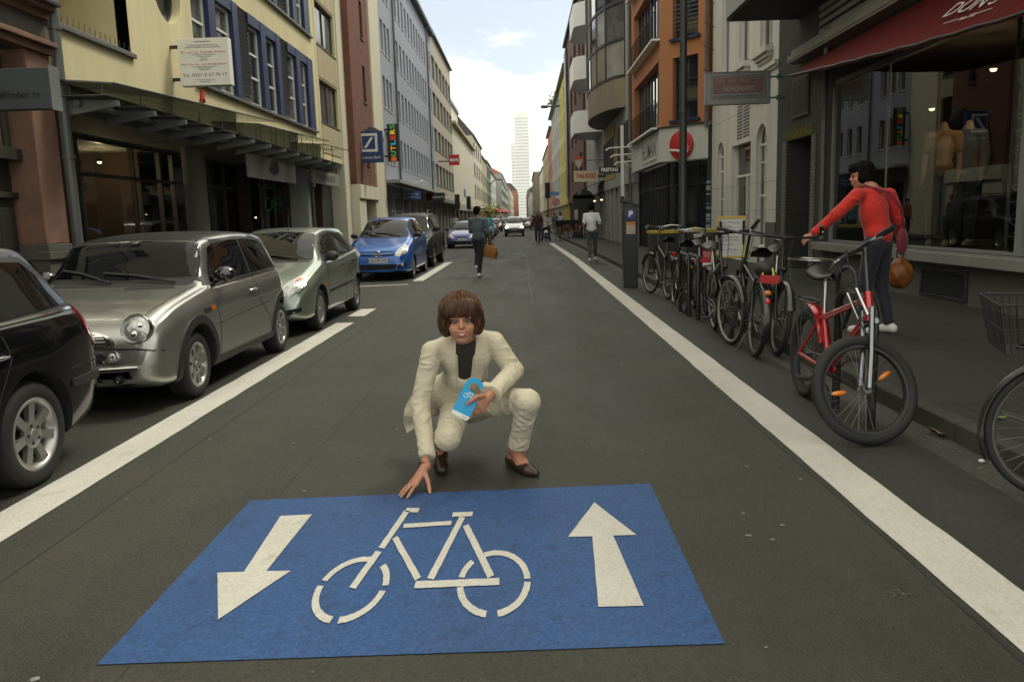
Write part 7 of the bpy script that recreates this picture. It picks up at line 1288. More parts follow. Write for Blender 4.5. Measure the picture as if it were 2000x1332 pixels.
    j.ell((-.47, 4.86, .44), (.15, .14, .13), None, .06); j.ell((-.6, 4.9, .4), (.1, .03, .12), rot3((.35, -1, .1)), .05)
    j.chain([(-.455, 4.65, .775), (-.43, 4.69, .815), (-.365, 4.735, .835), (-.29, 4.70, .83), (-.27, 4.66, .79)], [.03, .032, .035, .032, .03], .02)
    j.half((-.583, 4.377, .19), (.05, -.62, -.78)) if False else None
    X, Y, Z = np.meshgrid(*j.ax, indexing='ij', sparse=True)      # open front, cuffs and hem
    v = np.clip((.80-Z)/.36, 0, 1); c0 = -.352-.035*v; wd = .05*(1-v)+.03*v; op = np.maximum(np.maximum(np.abs(X-c0)-wd, Y-4.685+.06*v), .40-Z); j.F = np.maximum(j.F, -op).astype(np.float32)
    for p, n in (((-.586, 4.365, .165), (.03, -.68, -.73)), ((-.205, 4.39, .525), (-.42, -.85, -.3))):
        n = np.array(n)/np.linalg.norm(n); near = (np.abs(X-p[0]) < .12) & (np.abs(Y-p[1]) < .13) & (np.abs(Z-p[2]) < .12); d = (X-p[0])*n[0]+(Y-p[1])*n[1]+(Z-p[2])*n[2]; j.F = np.where(near, np.maximum(j.F, d), j.F).astype(np.float32)
    jo = j.build('jacket', M_suit, t); tb = MB(); tp = [FY(u, v, 4.93) for u, v in ((842, 745), (818, 752), (800, 775), (789, 800), (786, 828), (793, 848), (806, 842), (824, 822), (842, 812))]; tb.prism([(q.x, q.z) for q in tp], -.006, .006, ax='y'); tl = tb.build('jacket_tail', M_suit, t); tl.data.transform(T(0, 4.93, 0)); bmt = bmesh.new(); bmt.from_mesh(tl.data); bmesh.ops.triangulate(bmt, faces=[f for f in bmt.faces if len(f.verts) > 4]); bmesh.ops.subdivide_edges(bmt, edges=bmt.edges, cuts=5, use_grid_fill=True)
    for v in bmt.verts: v.co.y += .03*sin((v.co.x+.8)*22)*(v.co.z < .42)+.25*max(0, -.66-v.co.x)+.012*sin(v.co.z*40)
    bmt.to_mesh(tl.data); bmt.free(); tl.data.polygons.foreach_set('use_smooth', [True]*len(tl.data.polygons)); tl.data.set_sharp_from_angle(angle=radians(60)); bm = bmesh.new(); bm.from_mesh(jo.data); bv = BVHTree.FromBMesh(bm); bm.free()
    for sg, poly in ((-1, [(-.412, .815), (-.445, .79), (-.482, .725), (-.458, .715), (-.475, .69), (-.455, .60), (-.432, .49), (-.424, .5), (-.422, .60), (-.417, .70)]), (1, [(-.292, .815), (-.258, .80), (-.218, .745), (-.24, .728), (-.22, .71), (-.25, .61), (-.325, .48), (-.337, .5), (-.322, .60), (-.308, .70)])): hpatch(bv, poly, (0, 1, 0), .009, M_suit, 'lapel', jo)
    b = SDF((-.55, 4.45, .38), (-.18, 4.95, .86), .006); b.chain([(-.362, 4.66, .745), (-.375, 4.73, .6), (-.385, 4.86, .42)], [.09, .085, .08], .04); b.build('top', cloth('dark brown top', (.02, .008, .007), .3), t)
    q = SDF((-.68, 4.28, .08), (.14, 5.12, .62), .0055); n2 = lambda X, Y, Z, t_: .0035*np.abs(np.sin(Z*60+X*45+2*np.sin(X*30+Y*21)))**3*np.clip(1.2-np.abs(t_-.9)*3, .2, 1)+.001*np.sin(Z*85+Y*40)
    q.ell((-.38, 4.94, .36), (.19, .15, .14), None, .05); q.chain([J['rh'], J['rk']], [.1, .071], .03, n2); q.chain([J['rk'], (-.54, 4.71, .165)], [.069, .056], .02, n2); q.chain([J['lh'], J['lk']], [.1, .072], .03, n2); q.chain([J['lk'], (-.062, 4.62, .165)], [.07, .056], .02, n2); q.chain([(-.058, 4.612, .19), (-.066, 4.628, .15)], [.064, .064], .006); folds(q, J['rh'], J['rk'], .1, .071, 7, 11, .6, 1.05); folds(q, J['rk'], (-.54, 4.71, .165), .069, .056, 5, 12, 0, .6); folds(q, J['lh'], J['lk'], .1, .072, 9, 13, .35, 1.0); folds(q, J['lk'], (-.062, 4.62, .165), .07, .056, 8, 14, .05, .9)
    for p, n in (((-.068, 4.632, .142), (-.1, .25, -1)), ((-.545, 4.725, .15), (-.15, .85, -.55))):
        X, Y, Z = np.meshgrid(*q.ax, indexing='ij', sparse=True); n = np.array(n)/np.linalg.norm(n); near = (np.abs(X-p[0]) < .1) & (np.abs(Y-p[1]) < .12) & (np.abs(Z-p[2]) < .1); d = (X-p[0])*n[0]+(Y-p[1])*n[1]+(Z-p[2])*n[2]; q.F = np.where(near, np.maximum(q.F, d), q.F).astype(np.float32)
    q.build('trousers', M_suit, t); M_shoe = mat('brown shoe leather', (.035, .018, .012), .35, var=.2, vs=20)
    a = SDF((-.2, 4.4, 0), (.12, 4.82, .12), .004); a.chain([(-.112, 4.728, .035), (-.06, 4.61, .03), (-.01, 4.52, .028), (.03, 4.487, .022)], [.041, .038, .038, .024], .02); a.ell((-.075, 4.635, .092), (.036, .1, .04), rot3((.42, -1, -.25)), .01, 'sub'); a.half((0, 0, .003), (0, 0, -1)); a.build('shoe', M_shoe, t)
    a = SDF((-.64, 4.48, 0), (-.44, 4.9, .22), .004); a.chain([(-.55, 4.795, .115), (-.545, 4.71, .075), (-.536, 4.61, .038), (-.528, 4.565, .03)], [.042, .04, .042, .034], .02); a.ell((-.545, 4.73, .15), (.034, .09, .045), rot3((0, -1, -.55)), .01, 'sub'); a.half((0, 0, .003), (0, 0, -1)); a.build('shoe', M_shoe, t)
    b = MB(); b.torus(.031, .0035, 24, 6, 0, T(-.597, 4.345, .137) @ RX(radians(-38)) @ RY(radians(8))); b.build('bracelet', mat('red bracelet', (.14, .02, .02), .4, var=.3, vs=60), t); b = MB(); b.torus(.0105, .002, 16, 6, 0, T(-.672, 4.222, .047) @ RX(radians(-60)) @ RY(.5)); b.build('ring', M_chr, t)
    # blue door hanger card
    c = wthing('card', 'bright blue door hanger card with white bicycle held by the crouching woman', 'card', tuple(FY(897, 822, cy))); f = lambda u, v, e=0.: FY(u, v, cy-e); bl, br, ul, ur = f(880, 806), f(913, 823), f(900, 742), f(934, 758); ex = ((br-bl)+(ur-ul)).normalized(); ez0 = (ul-bl); ez = (ez0-ex*ez0.dot(ex)).normalized(); ny = ez.cross(ex); w = (br-bl).length; O = (bl+br)/2; hh = .175
    Mx = Matrix(((ex.x, ny.x, ez.x, O.x), (ex.y, ny.y, ez.y, O.y), (ex.z, ny.z, ez.z, O.z), (0, 0, 0, 1))); b = MB(); r = w/2; cz = hh+.012; out = [(-r+.012, 0), (r-.012, 0), (r-.004, .004), (r, .012), (r, hh-.04)]
    out = [(-r+.012, 0), (-r+.004, .004), (-r, .012), (-r, cz)]+[(-r*cos(a), cz+r*sin(a)) for a in np.linspace(.1, pi*.86, 16)]; ri = r*.52
    inn = [(-ri*cos(a), cz+ri*sin(a)) for a in np.linspace(pi*.86, -.9, 16)]; pl = out+[(-(r+ri)/2*cos(pi*.93), cz+(r+ri)/2*sin(pi*.93))]+inn+[(r*.75, cz-r*.75), (r, cz-r*.85), (r, .012), (r-.004, .004), (r-.012, 0)]
    b.prism(pl, -.001, .001, 0, Mx, 'y'); b.build('card_sheet', mat('card blue', (.02, .36, .68), .4, var=0), c)
    e = -.0014; b = MB(); b.prism([(-r+.012, .001), (-r+.004, .005), (-r+.001, .012), (-r+.001, .026), (r-.001, .026), (r-.001, .012), (r-.004, .005), (r-.012, .001)], -.0016, -.0008, 0, Mx, 'y')
    def ringf(x, z, R): b.torus(R, .0016, 20, 4, 0, Mx @ T(x, e, z) @ RX(pi/2), .3)
    for x in (-.02, .024): ringf(x, .128, .0125)
    for p, q_ in (((-.02, .128), (-.008, .15)), ((-.008, .15), (.012, .15)), ((.012, .15), (.024, .128)), ((-.008, .15), (.002, .128)), ((.002, .128), (.012, .15)), ((.002, .128), (.024, .128)), ((.016, .158), (.012, .15)), ((-.012, .155), (-.004, .155))): b.tube([(p[0], e, p[1]), (q_[0], e, q_[1])], .0013, 4, 0, Mx)
    b.build('bicycle_print', M_white, c); lt = mat('card text', (.3, .55, .72), .5, var=0)
    for i, tx in enumerate(('Liebe Radfahrerin, lieber Radfahrer,', 'Fahrräder haben ihren Platz', 'auf dieser Straße. Danke, dass', 'Sie Rücksicht nehmen und', 'sicher unterwegs sind.', 'Ihre Stadt')): text(tx, .0085, lt, Mx @ T(-r+.012, e, .098-.0115*i), c, align='LEFT', ext=.0003)
    text('Köln', .014, mat('card red', (.5, .03, .03), .5, var=0), Mx @ T(r*.5, -.002, .013), c, ext=.0003)
crouching_woman()
def ped(name, label, loc, head_to, H, pose=None, top=None, bottom=None, hair=None, shoe=None, skin_m=None, sleeves='long', h=.0115, sc_w=1., long_top=0., group=None, hairlong=0., face=True, look=(0, 1, 0), bulk=1., cat='person', headless=False, cap=None):
    k = H/1.75; t = thing(name, label, cat, loc, head_to, group); J = dict(pel=(0, 0, .95), lh=(-.09, 0, .91), rh=(.09, 0, .91), lk=(-.1, .02, .5), rk=(.1, .02, .5), la=(-.1, -.02, .09), ra=(.1, -.02, .09), ls=(-.185, 0, 1.42), rs=(.185, 0, 1.42), le=(-.235, -.03, 1.13), re=(.235, -.03, 1.13), lw=(-.24, .05, .88), rw=(.24, .05, .88), nb=(0, -.01, 1.47), hd=(0, .02, 1.63), ch=(0, 0, 1.25)); J.update(pose or {})
    J = {a: np.array(b)*k for a, b in J.items()}; skin_m = skin_m or M_skin; pts = np.array(list(J.values())); lo, hi = pts.min(0)-.2*k, pts.max(0)+.22*k; lo[2] = 0; s = SDF(lo, hi, h); g = lambda *a: [x*k for x in a]; Rl = rot3(look)
    ft = lambda a: (a+np.array((0, -.05, -.045))*k, a+np.array((0, .13, -.06))*k)
    if not headless: P = head(s, J['hd'], Rl, k*1.02, wx=1.04); s.cone(J['hd']+np.array((0, -.02, -.05))*k, J['nb'], .05*k, .055*k, .02)
    else: s.cone(J['nb']+np.array((0, 0, .07))*k, J['nb'], .045*k, .055*k, .02)
    s.chain([J['nb'], J['ch'], J['pel']], g(.07, .09, .1), .03)
    for d in 'lr':
        s.chain([J[d+'s'], J[d+'e'], J[d+'w']], g(.042, .037, .026), .02); s.cone(J['nb'], J[d+'s'], .04*k, .04*k, .02); s.chain([J[d+'h'], J[d+'k'], J[d+'a']], g(.07, .05, .035), .02)
        w, e = J[d+'w'], J[d+'e']; u = (w-e)/np.linalg.norm(w-e); sd = np.cross(u, (0, 1, .01)); sd /= np.linalg.norm(sd)+1e-6; fw = np.cross(sd, u); fw = fw if fw[1] > 0 else -fw; kn = [w+(u*.075+fw*o)*k for o in (.028, .01, -.008, -.025)]
        hand(s, w, kn, [[q+(u*.03+sd*.006*(1 if d == 'l' else -1))*k, q+(u*.052+sd*.018)*k, q+(u*.066+sd*.03)*k] for q in kn], [w+(u*.03+fw*.022)*k, w+(u*.06+fw*.045)*k, w+(u*.085+fw*.05)*k], max(.0088, h*.95))
        a, b = ft(J[d+'a']); s.chain([J[d+'a'], a, b], g(.034, .035, .03), .02)
    s.build('body', skin_m, t)
    if not headless and face:
        for x in (.031, -.031): b = MB(); b.ball(P((x, .083, .005)), .011*k, 0, 8); b.build('eye', M_iris, t)
    if hair and not headless:
        q = SDF(J['hd']-.17*k, J['hd']+.19*k, h*.8); E = lambda p, r, kk=.02, op='add': q.ell(J['hd']+Rl @ (np.array(p)*k), np.array(r)*k, Rl, kk, op, wob=(None if op == 'sub' else lambda X, Y, Z, a, b_, c: .006*np.sin(a*95+b_*60)*np.sin(c*80+a*40)))
        E((0, -.025, .06), (.092, .108, .09)); E((0, -.06, -.0-hairlong*.5), (.082, .056, .07+hairlong)); hairlong and E((0, .07, .09), (.07, .05, .045)); E((0, .12, -.04), (.075, .09, .085), .01, 'sub')
        if hairlong: E((.07, -.01, -.02), (.03, .06, .06)); E((-.07, -.01, -.02), (.03, .06, .06)); E((0, .06, .085), (.07, .045, .035))
        q.build('hair', hair, t)
    if cap: b = MB(); b.ball(tuple(J['hd']+np.array((0, -.01, .06))*k), (.095*k, .105*k, .07*k), 0, 14); b.build('hat', cap, t)
    n1 = lambda X, Y, Z, t_: .0035*np.abs(np.sin(Z*21+X*34+Y*17+2.5*np.sin(X*17+Y*13+Z*9)))**4*k
    q = SDF(lo, hi, h); w = sc_w; q.chain([J['nb']+np.array((0, 0, -.06))*k, J['ch'], J['pel']+np.array((0, 0, .05-long_top))*k], g(.1*w*bulk, .125*bulk, .13*bulk), .05, n1); q.chain([J['ls'], J['nb']+np.array((0, 0, -.035))*k, J['rs']], g(.05, .07, .05), .04); q.ell(J['ch'], np.array((.165*w, .112*bulk, .2))*k, None, .05, wob=None); q.ell(J['pel']+np.array((0, 0, .06))*k, np.array((.155*bulk, .115*bulk, .12))*k, None, .04)
    for d in 'lr':
        e = J[d+'e']; q.cone(J[d+'s'], e if sleeves != 'short' else J[d+'s']*.35+e*.65, .066*k, .056*k, .03, wob=n1)
        if sleeves != 'short': w_ = J[d+'w']; e2 = w_+(e-w_)*(.1 if sleeves == 'long' else .75); q.cone(e, e2, .056*k, .042*k if sleeves == 'long' else .052*k, .02, wob=n1)
    (h < .013) and [folds(q, J[d+'s'], J[d+'e'], .066*k, .056*k, 6, 31+ord(d), .2, 1., .008, k=.015) for d in 'lr'] and folds(q, J['ch'], J['pel'], .125*k, .13*k, 9, 41, .2, 1., .008, k=.015) ; q.half((0, 0, (J['pel'][2]-(.06+long_top)*k)), (0, 0, -1)); q.half(J['nb']+np.array((0, .02, .055))*k, (0, .35, 1)); q.build('top', top, t)
    q = SDF((lo[0], lo[1], 0), (hi[0], hi[1], J['pel'][2]+.15*k), h); q.ell(J['pel'], np.array((.155*bulk, .115*bulk, .11))*k, None, .03)
    for d in 'lr': q.chain([J[d+'h'], J[d+'k'], J[d+'a']+np.array((0, 0, .03))*k], g(.098, .068, .055), .03, n1)
    q.build('trousers', bottom, t)
    for d in 'lr':
        a, b = ft(J[d+'a']); q = SDF(np.minimum(a, b)-.09, np.maximum(a, b)+.09, .007); q.chain([J[d+'a']+np.array((0, -.01, -.0))*k, a, b], g(.041, .04, .034), .02); q.cone(a+np.array((0, .08, .01))*k, b, .037*k, .032*k, .02)
        if J[d+'a'][2] < .14*k: q.half((0, 0, .004), (0, 0, -1))
        q.half(J[d+'a']+np.array((0, 0, .02)), (0, 0, 1)); q.build('shoe', shoe or M_blk, t)
    return t, J, k
def people():
    C = cloth; W = M_white; sneaker = mat('white canvas shoe', (.6, .6, .58), .7, var=.1); denim = C('navy denim', (.008, .01, .018), .25)
    at = lambda u, v, z=0: tuple(G(u, v, z))
    # woman in red on the right pavement
    p = G(1708, 651, .12); t, J, k = ped('person', 'woman in bright red jumper and dark jeans holding one arm out on the right pavement', (p.x, p.y, .12), radians(38), 1.88, dict(le=(-.33, .27, 1.22), lw=(-.44, .46, 1.03), ls=(-.18, .14, 1.41), rs=(.18, .0, 1.40), re=(.27, -.06, 1.13), rw=(.42, -.02, .92), la=(-.08, .08, .09), lk=(-.1, .06, .52), ra=(.08, -.1, .1), rk=(.09, -.0, .5), hd=(0, .2, 1.6), nb=(0, .09, 1.46), ch=(0, .06, 1.24)), C('red knit', (.52, .02, .012), .5), denim, M_hairk, sneaker, M_skin, h=.009, hairlong=.045, look=(-.75, 1, -.15), bulk=.98)
    b = MB(); b.tube([(-.1, .12, 1.5), (-.02, -.1, 1.42), (.1, -.175, 1.25), (.2, -.16, 1.02)], .014, 6, flat=.4); b.tube([(-.1, .12, 1.5), (.0, .17, 1.3), (.15, .12, 1.05)], .014, 6); b.ball((.19, -.15, .93), (.09, .04, .14), n=16); o = b.build('shoulder_bag', C('maroon bag', (.16, .012, .025), .3)); o.location = (p.x, p.y, .12); o.rotation_euler = (0, 0, radians(38)); o.scale = (k,)*3; tag(o, 'maroon shoulder bag with strap across the back of the woman in red', 'bag')
    s = SDF((-.25, -.25, 0), (.25, .25, .6), .009); s.ell((0, 0, .22), (.15, .12, .17), None, .05, wob=lambda X, Y, Z, a, b_, c: .008*np.sin(a*50+c*25)*np.sin(b_*45)); s.cone((0, 0, .28), (0, 0, .4), .09, .025, .05); bag = s.mesh('carrier_bag', None) if False else None
    m = mat('patterned carrier bag', (.3, .1, .015), .45, var=.9, vs=7, dirt=(.32, .24, .02)); s.build('body', m, None)
    o = bpy.data.objects['body'] if False else COL.objects[-1]; o.name = 'carrier_bag'; hp = Matrix.Rotation(radians(38), 4, 'Z') @ Vector(J['rw']); o.location = (p.x+hp.x, p.y+hp.y, .12+hp.z-.58); tag(o, 'orange and yellow patterned carrier bag in the hand of the woman in red', 'bag')
    b = MB(); b.tube([(.03, 0, .36), (.045, 0, .48), (0, 0, .53), (-.045, 0, .48), (-.03, 0, .36)], .008, 6); q = b.build('handle', M_blk, o)
    # man with the brown bag
    x, y, z = at(937, 541); t, J, k = ped('person', 'man in grey blue shirt and black jeans walking away with a brown bag', (x, y, 0), radians(-12), 1.8, dict(lk=(-.1, .24, .62), la=(-.1, .1, .28), rk=(.03, .01, .5), ra=(.0, -.02, .09), rh=(.07, 0, .91), rs=(.2, .0, 1.42), re=(.27, -.02, 1.13), rw=(.3, .08, .9), le=(-.22, .1, 1.15), lw=(-.12, .26, 1.12)), C('grey blue shirt', (.075, .095, .12), .5), C('black jeans', (.01, .01, .011), .3), M_hairk, sneaker, M_skin2, sleeves='three', bulk=1.05, face=True, look=(.45, 1, 0))
    hp = Matrix.Rotation(radians(-12), 4, 'Z') @ Vector(J['rw']); b = MB(); w, d, hh = .2, .075, .3
    b.add([(-w*.8, -d*.6, 0), (w*.8, -d*.6, 0), (w*.8, d*.6, 0), (-w*.8, d*.6, 0), (-w, -d, -hh*.4), (w, -d, -hh*.4), (w, d, -hh*.4), (-w, d, -hh*.4), (-w*.95, -d, -hh), (w*.95, -d, -hh), (w*.95, d, -hh), (-w*.95, d, -hh)], [(0, 1, 2, 3), (0, 4, 5, 1), (1, 5, 6, 2), (2, 6, 7, 3), (3, 7, 4, 0), (4, 8, 9, 5), (5, 9, 10, 6), (6, 10, 11, 7), (7, 11, 8, 4), (8, 11, 10, 9)]); b.box((-w*.85, -d-.008, -hh*.9), (w*.85, -d+.004, -hh*.45)); ro = thing('handbag', 'tan brown leather holdall carried by the man in the grey blue shirt', 'bag', (x+hp.x, y+hp.y, hp.z-.13), radians(-25)); ro.rotation_euler = (0, radians(12), radians(-25)); b.build('bag_body', mat('tan leather', (.3, .13, .035), .5, var=.3, vs=8), ro, .02)
    b = MB()
    for sd in (-.05, .05): b.tube([(-.08, sd, -.02), (-.06, sd*.5, .09), (0, sd*.2, .115), (.06, sd*.5, .09), (.08, sd, -.02)], .01, 6)
    b.build('handle', mat('dark tan leather', (.15, .065, .02), .5), ro)
    # man in white shirt
    x, y, z = at(1156, 511); t, J, k = ped('person', 'man in white short sleeved shirt and grey trousers walking away by the right kerb', (x, y, 0), radians(-8), 1.86, dict(ra=(.1, .28, .12), rk=(.1, .16, .52), la=(-.06, -.1, .1), lk=(-.07, .02, .5), rw=(.36, .14, .9), re=(.29, -.02, 1.14)), C('white shirt', (.68, .69, .74), .4), C('grey trousers', (.06, .062, .06), .4), M_hairk, sneaker, M_skin2, 'short', bulk=1.04, face=True)
    # man in dark clothes walking towards the viewer and those about the pushchair
    x, y, z = at(1051, 475); ped('person', 'man in dark jacket and dark trousers walking towards the viewer near the pushchair', (x, y, 0), radians(178), 1.85, dict(lk=(-.08, .1, .5), la=(-.06, .1, .09), ra=(.1, -.2, .12)), C('dark maroon jacket', (.022, .012, .014), .4), C('black trousers', (.01, .01, .011), .3), M_hairg, M_blk, M_skin2, h=.015, bulk=1.1, long_top=.1)
    y = 51.; px = lambda u: FY(u, 470, y).x; ped('person', 'woman in pale grey top pushing the black pushchair', (px(1066)+.15, y+.5, 0), radians(180), 1.68, dict(lw=(-.16, .42, 1.02), rw=(.16, .42, 1.02), le=(-.22, .1, 1.12), re=(.22, .1, 1.12)), C('pale grey top', (.4, .4, .38), .3), C('dark trousers', (.03, .03, .035), .3), M_hairb, M_blk, M_skin, h=.018, hairlong=.04)
    y = 54.; ped('person', 'person in pinkish red top behind the pushchair', (FY(1057, 470, y).x, y, 0), radians(180), 1.7, None, C('pink red top', (.5, .05, .06), .3), C('dark trousers', (.03, .03, .035), .3), M_hairk, M_blk, M_skin, h=.018)
    y = 26.5; ped('person', 'person in turquoise top and dark hat behind the man with the brown bag', (FY(952, 470, y+8).x, y+8, 0), radians(175), 1.8, None, C('turquoise top', (.08, .36, .42), .3), C('dark trousers', (.03, .03, .035), .3), M_hairk, M_blk, M_skin2, h=.018, cap=M_blk)
    y = 31.; ped('person', 'person in dark clothes standing on the left pavement beyond the black off-roader', (-5.0, 33, .12), radians(150), 1.75, None, C('black coat', (.015, .015, .016), .3), C('dark trousers', (.03, .03, .035), .3), M_hairb, M_blk, M_skin, h=.018, long_top=.2)
    ped('person', 'person in orange brown top on the left pavement far beyond the off-roader', (-5.1, 37, .12), radians(160), 1.7, None, C('orange brown top', (.3, .1, .04), .3), C('dark trousers', (.03, .03, .035), .3), M_hairk, M_blk, M_skin, h=.018)
    r = random.Random(9)
    for i, (x, y) in enumerate(((1.2, 70), (1.7, 74), (2.9, 62), (3.3, 84), (-4.9, 58), (-5.3, 66), (1.0, 92), (3.6, 95), (2.4, 110), (-5.2, 88), (-5.6, 112), (1.5, 125), (3.0, 66))):
        cn = ['red', 'dark', 'white', 'blue', 'beige', 'black', 'pink', 'green', 'grey', 'orange', 'brown', 'yellow', 'rust'][i]; cc = [(.4, .03, .03), (.03, .03, .03), (.6, .6, .6), (.06, .1, .25), (.4, .33, .22), (.012, .012, .012), (.5, .2, .22), (.06, .14, .06), (.2, .2, .2), (.5, .17, .03), (.12, .06, .03), (.5, .4, .06), (.26, .07, .04)][i]
        ped('person', 'tiny distant pedestrian in %s top %s' % (cn, 'on the left pavement' if x < -3 else 'on the right side of the street'), (x, y, .12 if x < -4.7 or x > 2.8 else 0), radians(r.choice((0, 180))+r.uniform(-20, 20)), r.uniform(1.62, 1.84), dict(lk=(-.09, .1, .5), la=(-.09, .15, .1), ra=(.09, -.16, .1)), C('far %s cloth' % cn, cc, .2), C('dark trousers', (.03, .03, .035), .3), M_hairk, M_blk, M_skin2, h=.028, group='distant pedestrians', face=False)
    # headless mannequins behind the glass
    for i, (u, lab, c1, c2) in enumerate(((1832, 'headless shop mannequin in warm lit tan T-shirt behind the glass', (.42, .24, .13), (.012, .012, .014)), (1880, 'headless shop mannequin in grey blue jacket next to the tan T-shirt one', (.11, .13, .15), (.03, .05, .08)))):
        x = 7.0+.35*i; q = FX(u, 470, x); ped('mannequin', lab, (x, q.y, .82), radians(145-12*i), 2.25, dict(rw=(.2, .1, .9), re=(.2, -.02, 1.15), lw=(-.2, .06, .88), le=(-.2, -.02, 1.14), ls=(-.16, 0, 1.4), rs=(.16, 0, 1.4), lk=(-.1, .08, .5), la=(-.1, .1, .09)), C('mannequin top %d' % i, c1, .4), C('mannequin trousers %d' % i, c2, .3), None, mat('mannequin shoe', (.42, .38, .3), .6), mat('mannequin skin', (.42, .3, .2), .45, var=.05), 'short' if i == 0 else 'long', h=.011, cat='mannequin', headless=True, bulk=.8, sc_w=.8, group='mannequins in the display window')
people()
# ---------------------------------------------------------------- street furniture and small things
def furniture():
    t = thing('street_lamp', 'tall dark street lamp pole rising behind the parked bicycles', 'street lamp', (2.96, 15.0, .12)); M_pole = mat('lamp pole', (.03, .032, .033), .45, var=.2, vs=3)
    b = MB(); b.lathe([(.1, 0), (.1, .9), (.075, 1.0), (.068, 3), (.06, 7.5)], 20); b.lathe([(.074, 3.15), (.078, 3.16), (.078, 3.2), (.074, 3.21)], 20); b.build('pole', M_pole, t); b = MB(); b.tube([(0, 0, 7.4), (-.5, 0, 7.9), (-1.1, 0, 8.0)], .04, 8); b.build('arm', M_pole, t); b = MB(); b.ball((-1.3, 0, 7.97), (.4, .14, .08)); b.build('lamp_head', M_pole, t)
    # ticket machine
    p = G(1231, 561); t = thing('parking_meter', 'dark pay and display parking meter pillar with blue round P disc and orange label', 'parking meter', (2.19, 16.6, 0)); m = mat('meter anthracite', (.022, .026, .028), .4, var=.12)
    b = MB(); b.box((-.15, -.12, 0), (.15, .14, 1.62)); b.build('pillar', m, t, .02); b = MB(); b.add([(-.19, -.14, 1.78), (.17, -.14, 1.66), (.17, .16, 1.62), (-.19, .16, 1.74), (-.19, -.14, 1.82), (.17, -.14, 1.7), (.17, .16, 1.66), (-.19, .16, 1.78)], [(0, 1, 2, 3), (7, 6, 5, 4), (0, 4, 5, 1), (1, 5, 6, 2), (2, 6, 7, 3), (3, 7, 4, 0)]); b.box((-.13, -.1, 1.62), (.13, .12, 1.72)); b.build('roof', m, t)
    b = MB(); b.lathe([(0, 0), (.095, 0), (.095, .01), (0, .012)], 28, 0, T(0, -.13, 1.5) @ RX(pi/2)); d = b.build('sign_disc', mat('parking blue', (.012, .05, .26), .4, var=0), t); b = MB(); b.lathe([(0, 0), (.045, 0), (.045, .004), (0, .004)], 18, 0, T(.01, -.142, 1.53) @ RX(pi/2)); b.build('coin_mark', mat('coin red', (.5, .05, .04), .5, var=0), d); me = text_mesh('P', .16, .002, bold=.006); me.transform(T(-.005, -.147, 1.5)); me.materials.append(M_white); _link0('lettering', me, d)
    b = MB(); b.box((-.09, -.128, 1.1), (.09, -.121, 1.34)); b.box((-.09, -.129, 1.28), (.09, -.122, 1.345), 1); b.box((-.09, -.129, 1.14), (.09, -.1285, 1.145), 1); b.build('label', [mat('label pale', (.45, .38, .3), .6), mat('label orange', (.55, .2, .06), .6)], t)
    # yellow framed board
    t = thing('menu_board', 'yellow framed pavement board with handwritten lines behind the bicycles', 'board', (3.52, 13.6, .12)); Mb = RZ(radians(-10)) @ RX(radians(-9)); b = MB(); b.box((-.2, -.012, .62), (.2, .012, 1.28), 0, Mb); b.build('panel', mat('board white', (.5, .51, .5), .6, var=.1), t); b = MB()
    for q in (((-.225, -.02, .6), (-.19, .02, 1.31)), ((.19, -.02, .6), (.225, .02, 1.31)), ((-.19, -.02, 1.27), (.19, .02, 1.31)), ((-.19, -.02, .6), (.19, .02, .635))): b.box(*q, 0, Mb)
    b.build('frame', mat('board yellow', (.5, .33, .025), .5), t, .005); b = MB()
    for x in (-.19, .19): b.box((x-.02, -.02, 0), (x+.02, .02, .6), 0, Mb); b.box((x-.02, .2, 0), (x+.02, .24, 1.2), 0, RZ(radians(-10)) @ RX(radians(6)))
    b.build('leg', M_blk, t); r = random.Random(4)
    for i, (z, n, c) in enumerate(((1.2, 14, 1), (1.13, 8, 0), (1.07, 9, 2), (.95, 11, 0), (.9, 12, 0), (.83, 7, 0), (.74, 10, 1))):
        b = MB(); x = -.16
        for k in range(n): w = r.uniform(.012, .026); b.tube([(x, -.016, z+r.uniform(-.015, .015)), (x+w*.5, -.016, z+r.uniform(-.018, .02)), (x+w, -.016, z+r.uniform(-.015, .015))], .003, 4, 0, Mb); x += w+r.uniform(.001, .008)
        b.build('handwriting', [M_blk, mat('ink blue', (.03, .06, .2), .6), mat('ink green', (.15, .22, .06), .6)][c], t)
    t = thing('display_table', 'black covered display table with yellow top edge behind the parking meter', 'table', (3.9, 20.5, .12)); b = MB(); b.box((-.7, -.35, 0), (.9, .35, .88)); b.build('cover', M_blk, t, .02); b = MB(); b.box((-.72, -.37, .88), (.92, .37, .95)); b.build('edge', mat('edge yellow', (.45, .33, .03), .5), t)
    # pushchair
    p = (FY(1066, 470, 50.2).x, 50.0); t = thing('pushchair', 'black pushchair with pale blanket at the end of the white line', 'pushchair', (p[0], p[1], 0)); b = MB()
    for s in (-.27, .27): b.tube([(s, .45, 1.02), (s, .1, .6), (s, -.35, .12)], .018, 6); b.tube([(s, .05, .55), (s, .4, .14)], .018, 6)
    b.tube([(-.27, .45, 1.02), (.27, .45, 1.02)], .02, 6); b.build('frame', M_spoke, t); b = MB(); b.grid(lambda i, j: (.24*cos(pi*j), -.15+.35*i+.0, .72+.28*sin(pi*j)*(.6+.4*i)), 8, 10); b.build('hood', M_blk, t); b = MB(); b.box((-.22, -.25, .38), (.22, .2, .5)); b.box((-.22, .12, .5), (.22, .22, .85)); b.build('seat', M_blk, t, .03); b = MB(); b.ball((.02, -.16, .56), (.14, .1, .12)); b.build('blanket', M_white, t); b = MB(); b.box((-.2, -.15, .16), (.2, .3, .3)); b.build('basket', M_plas, t, .02)
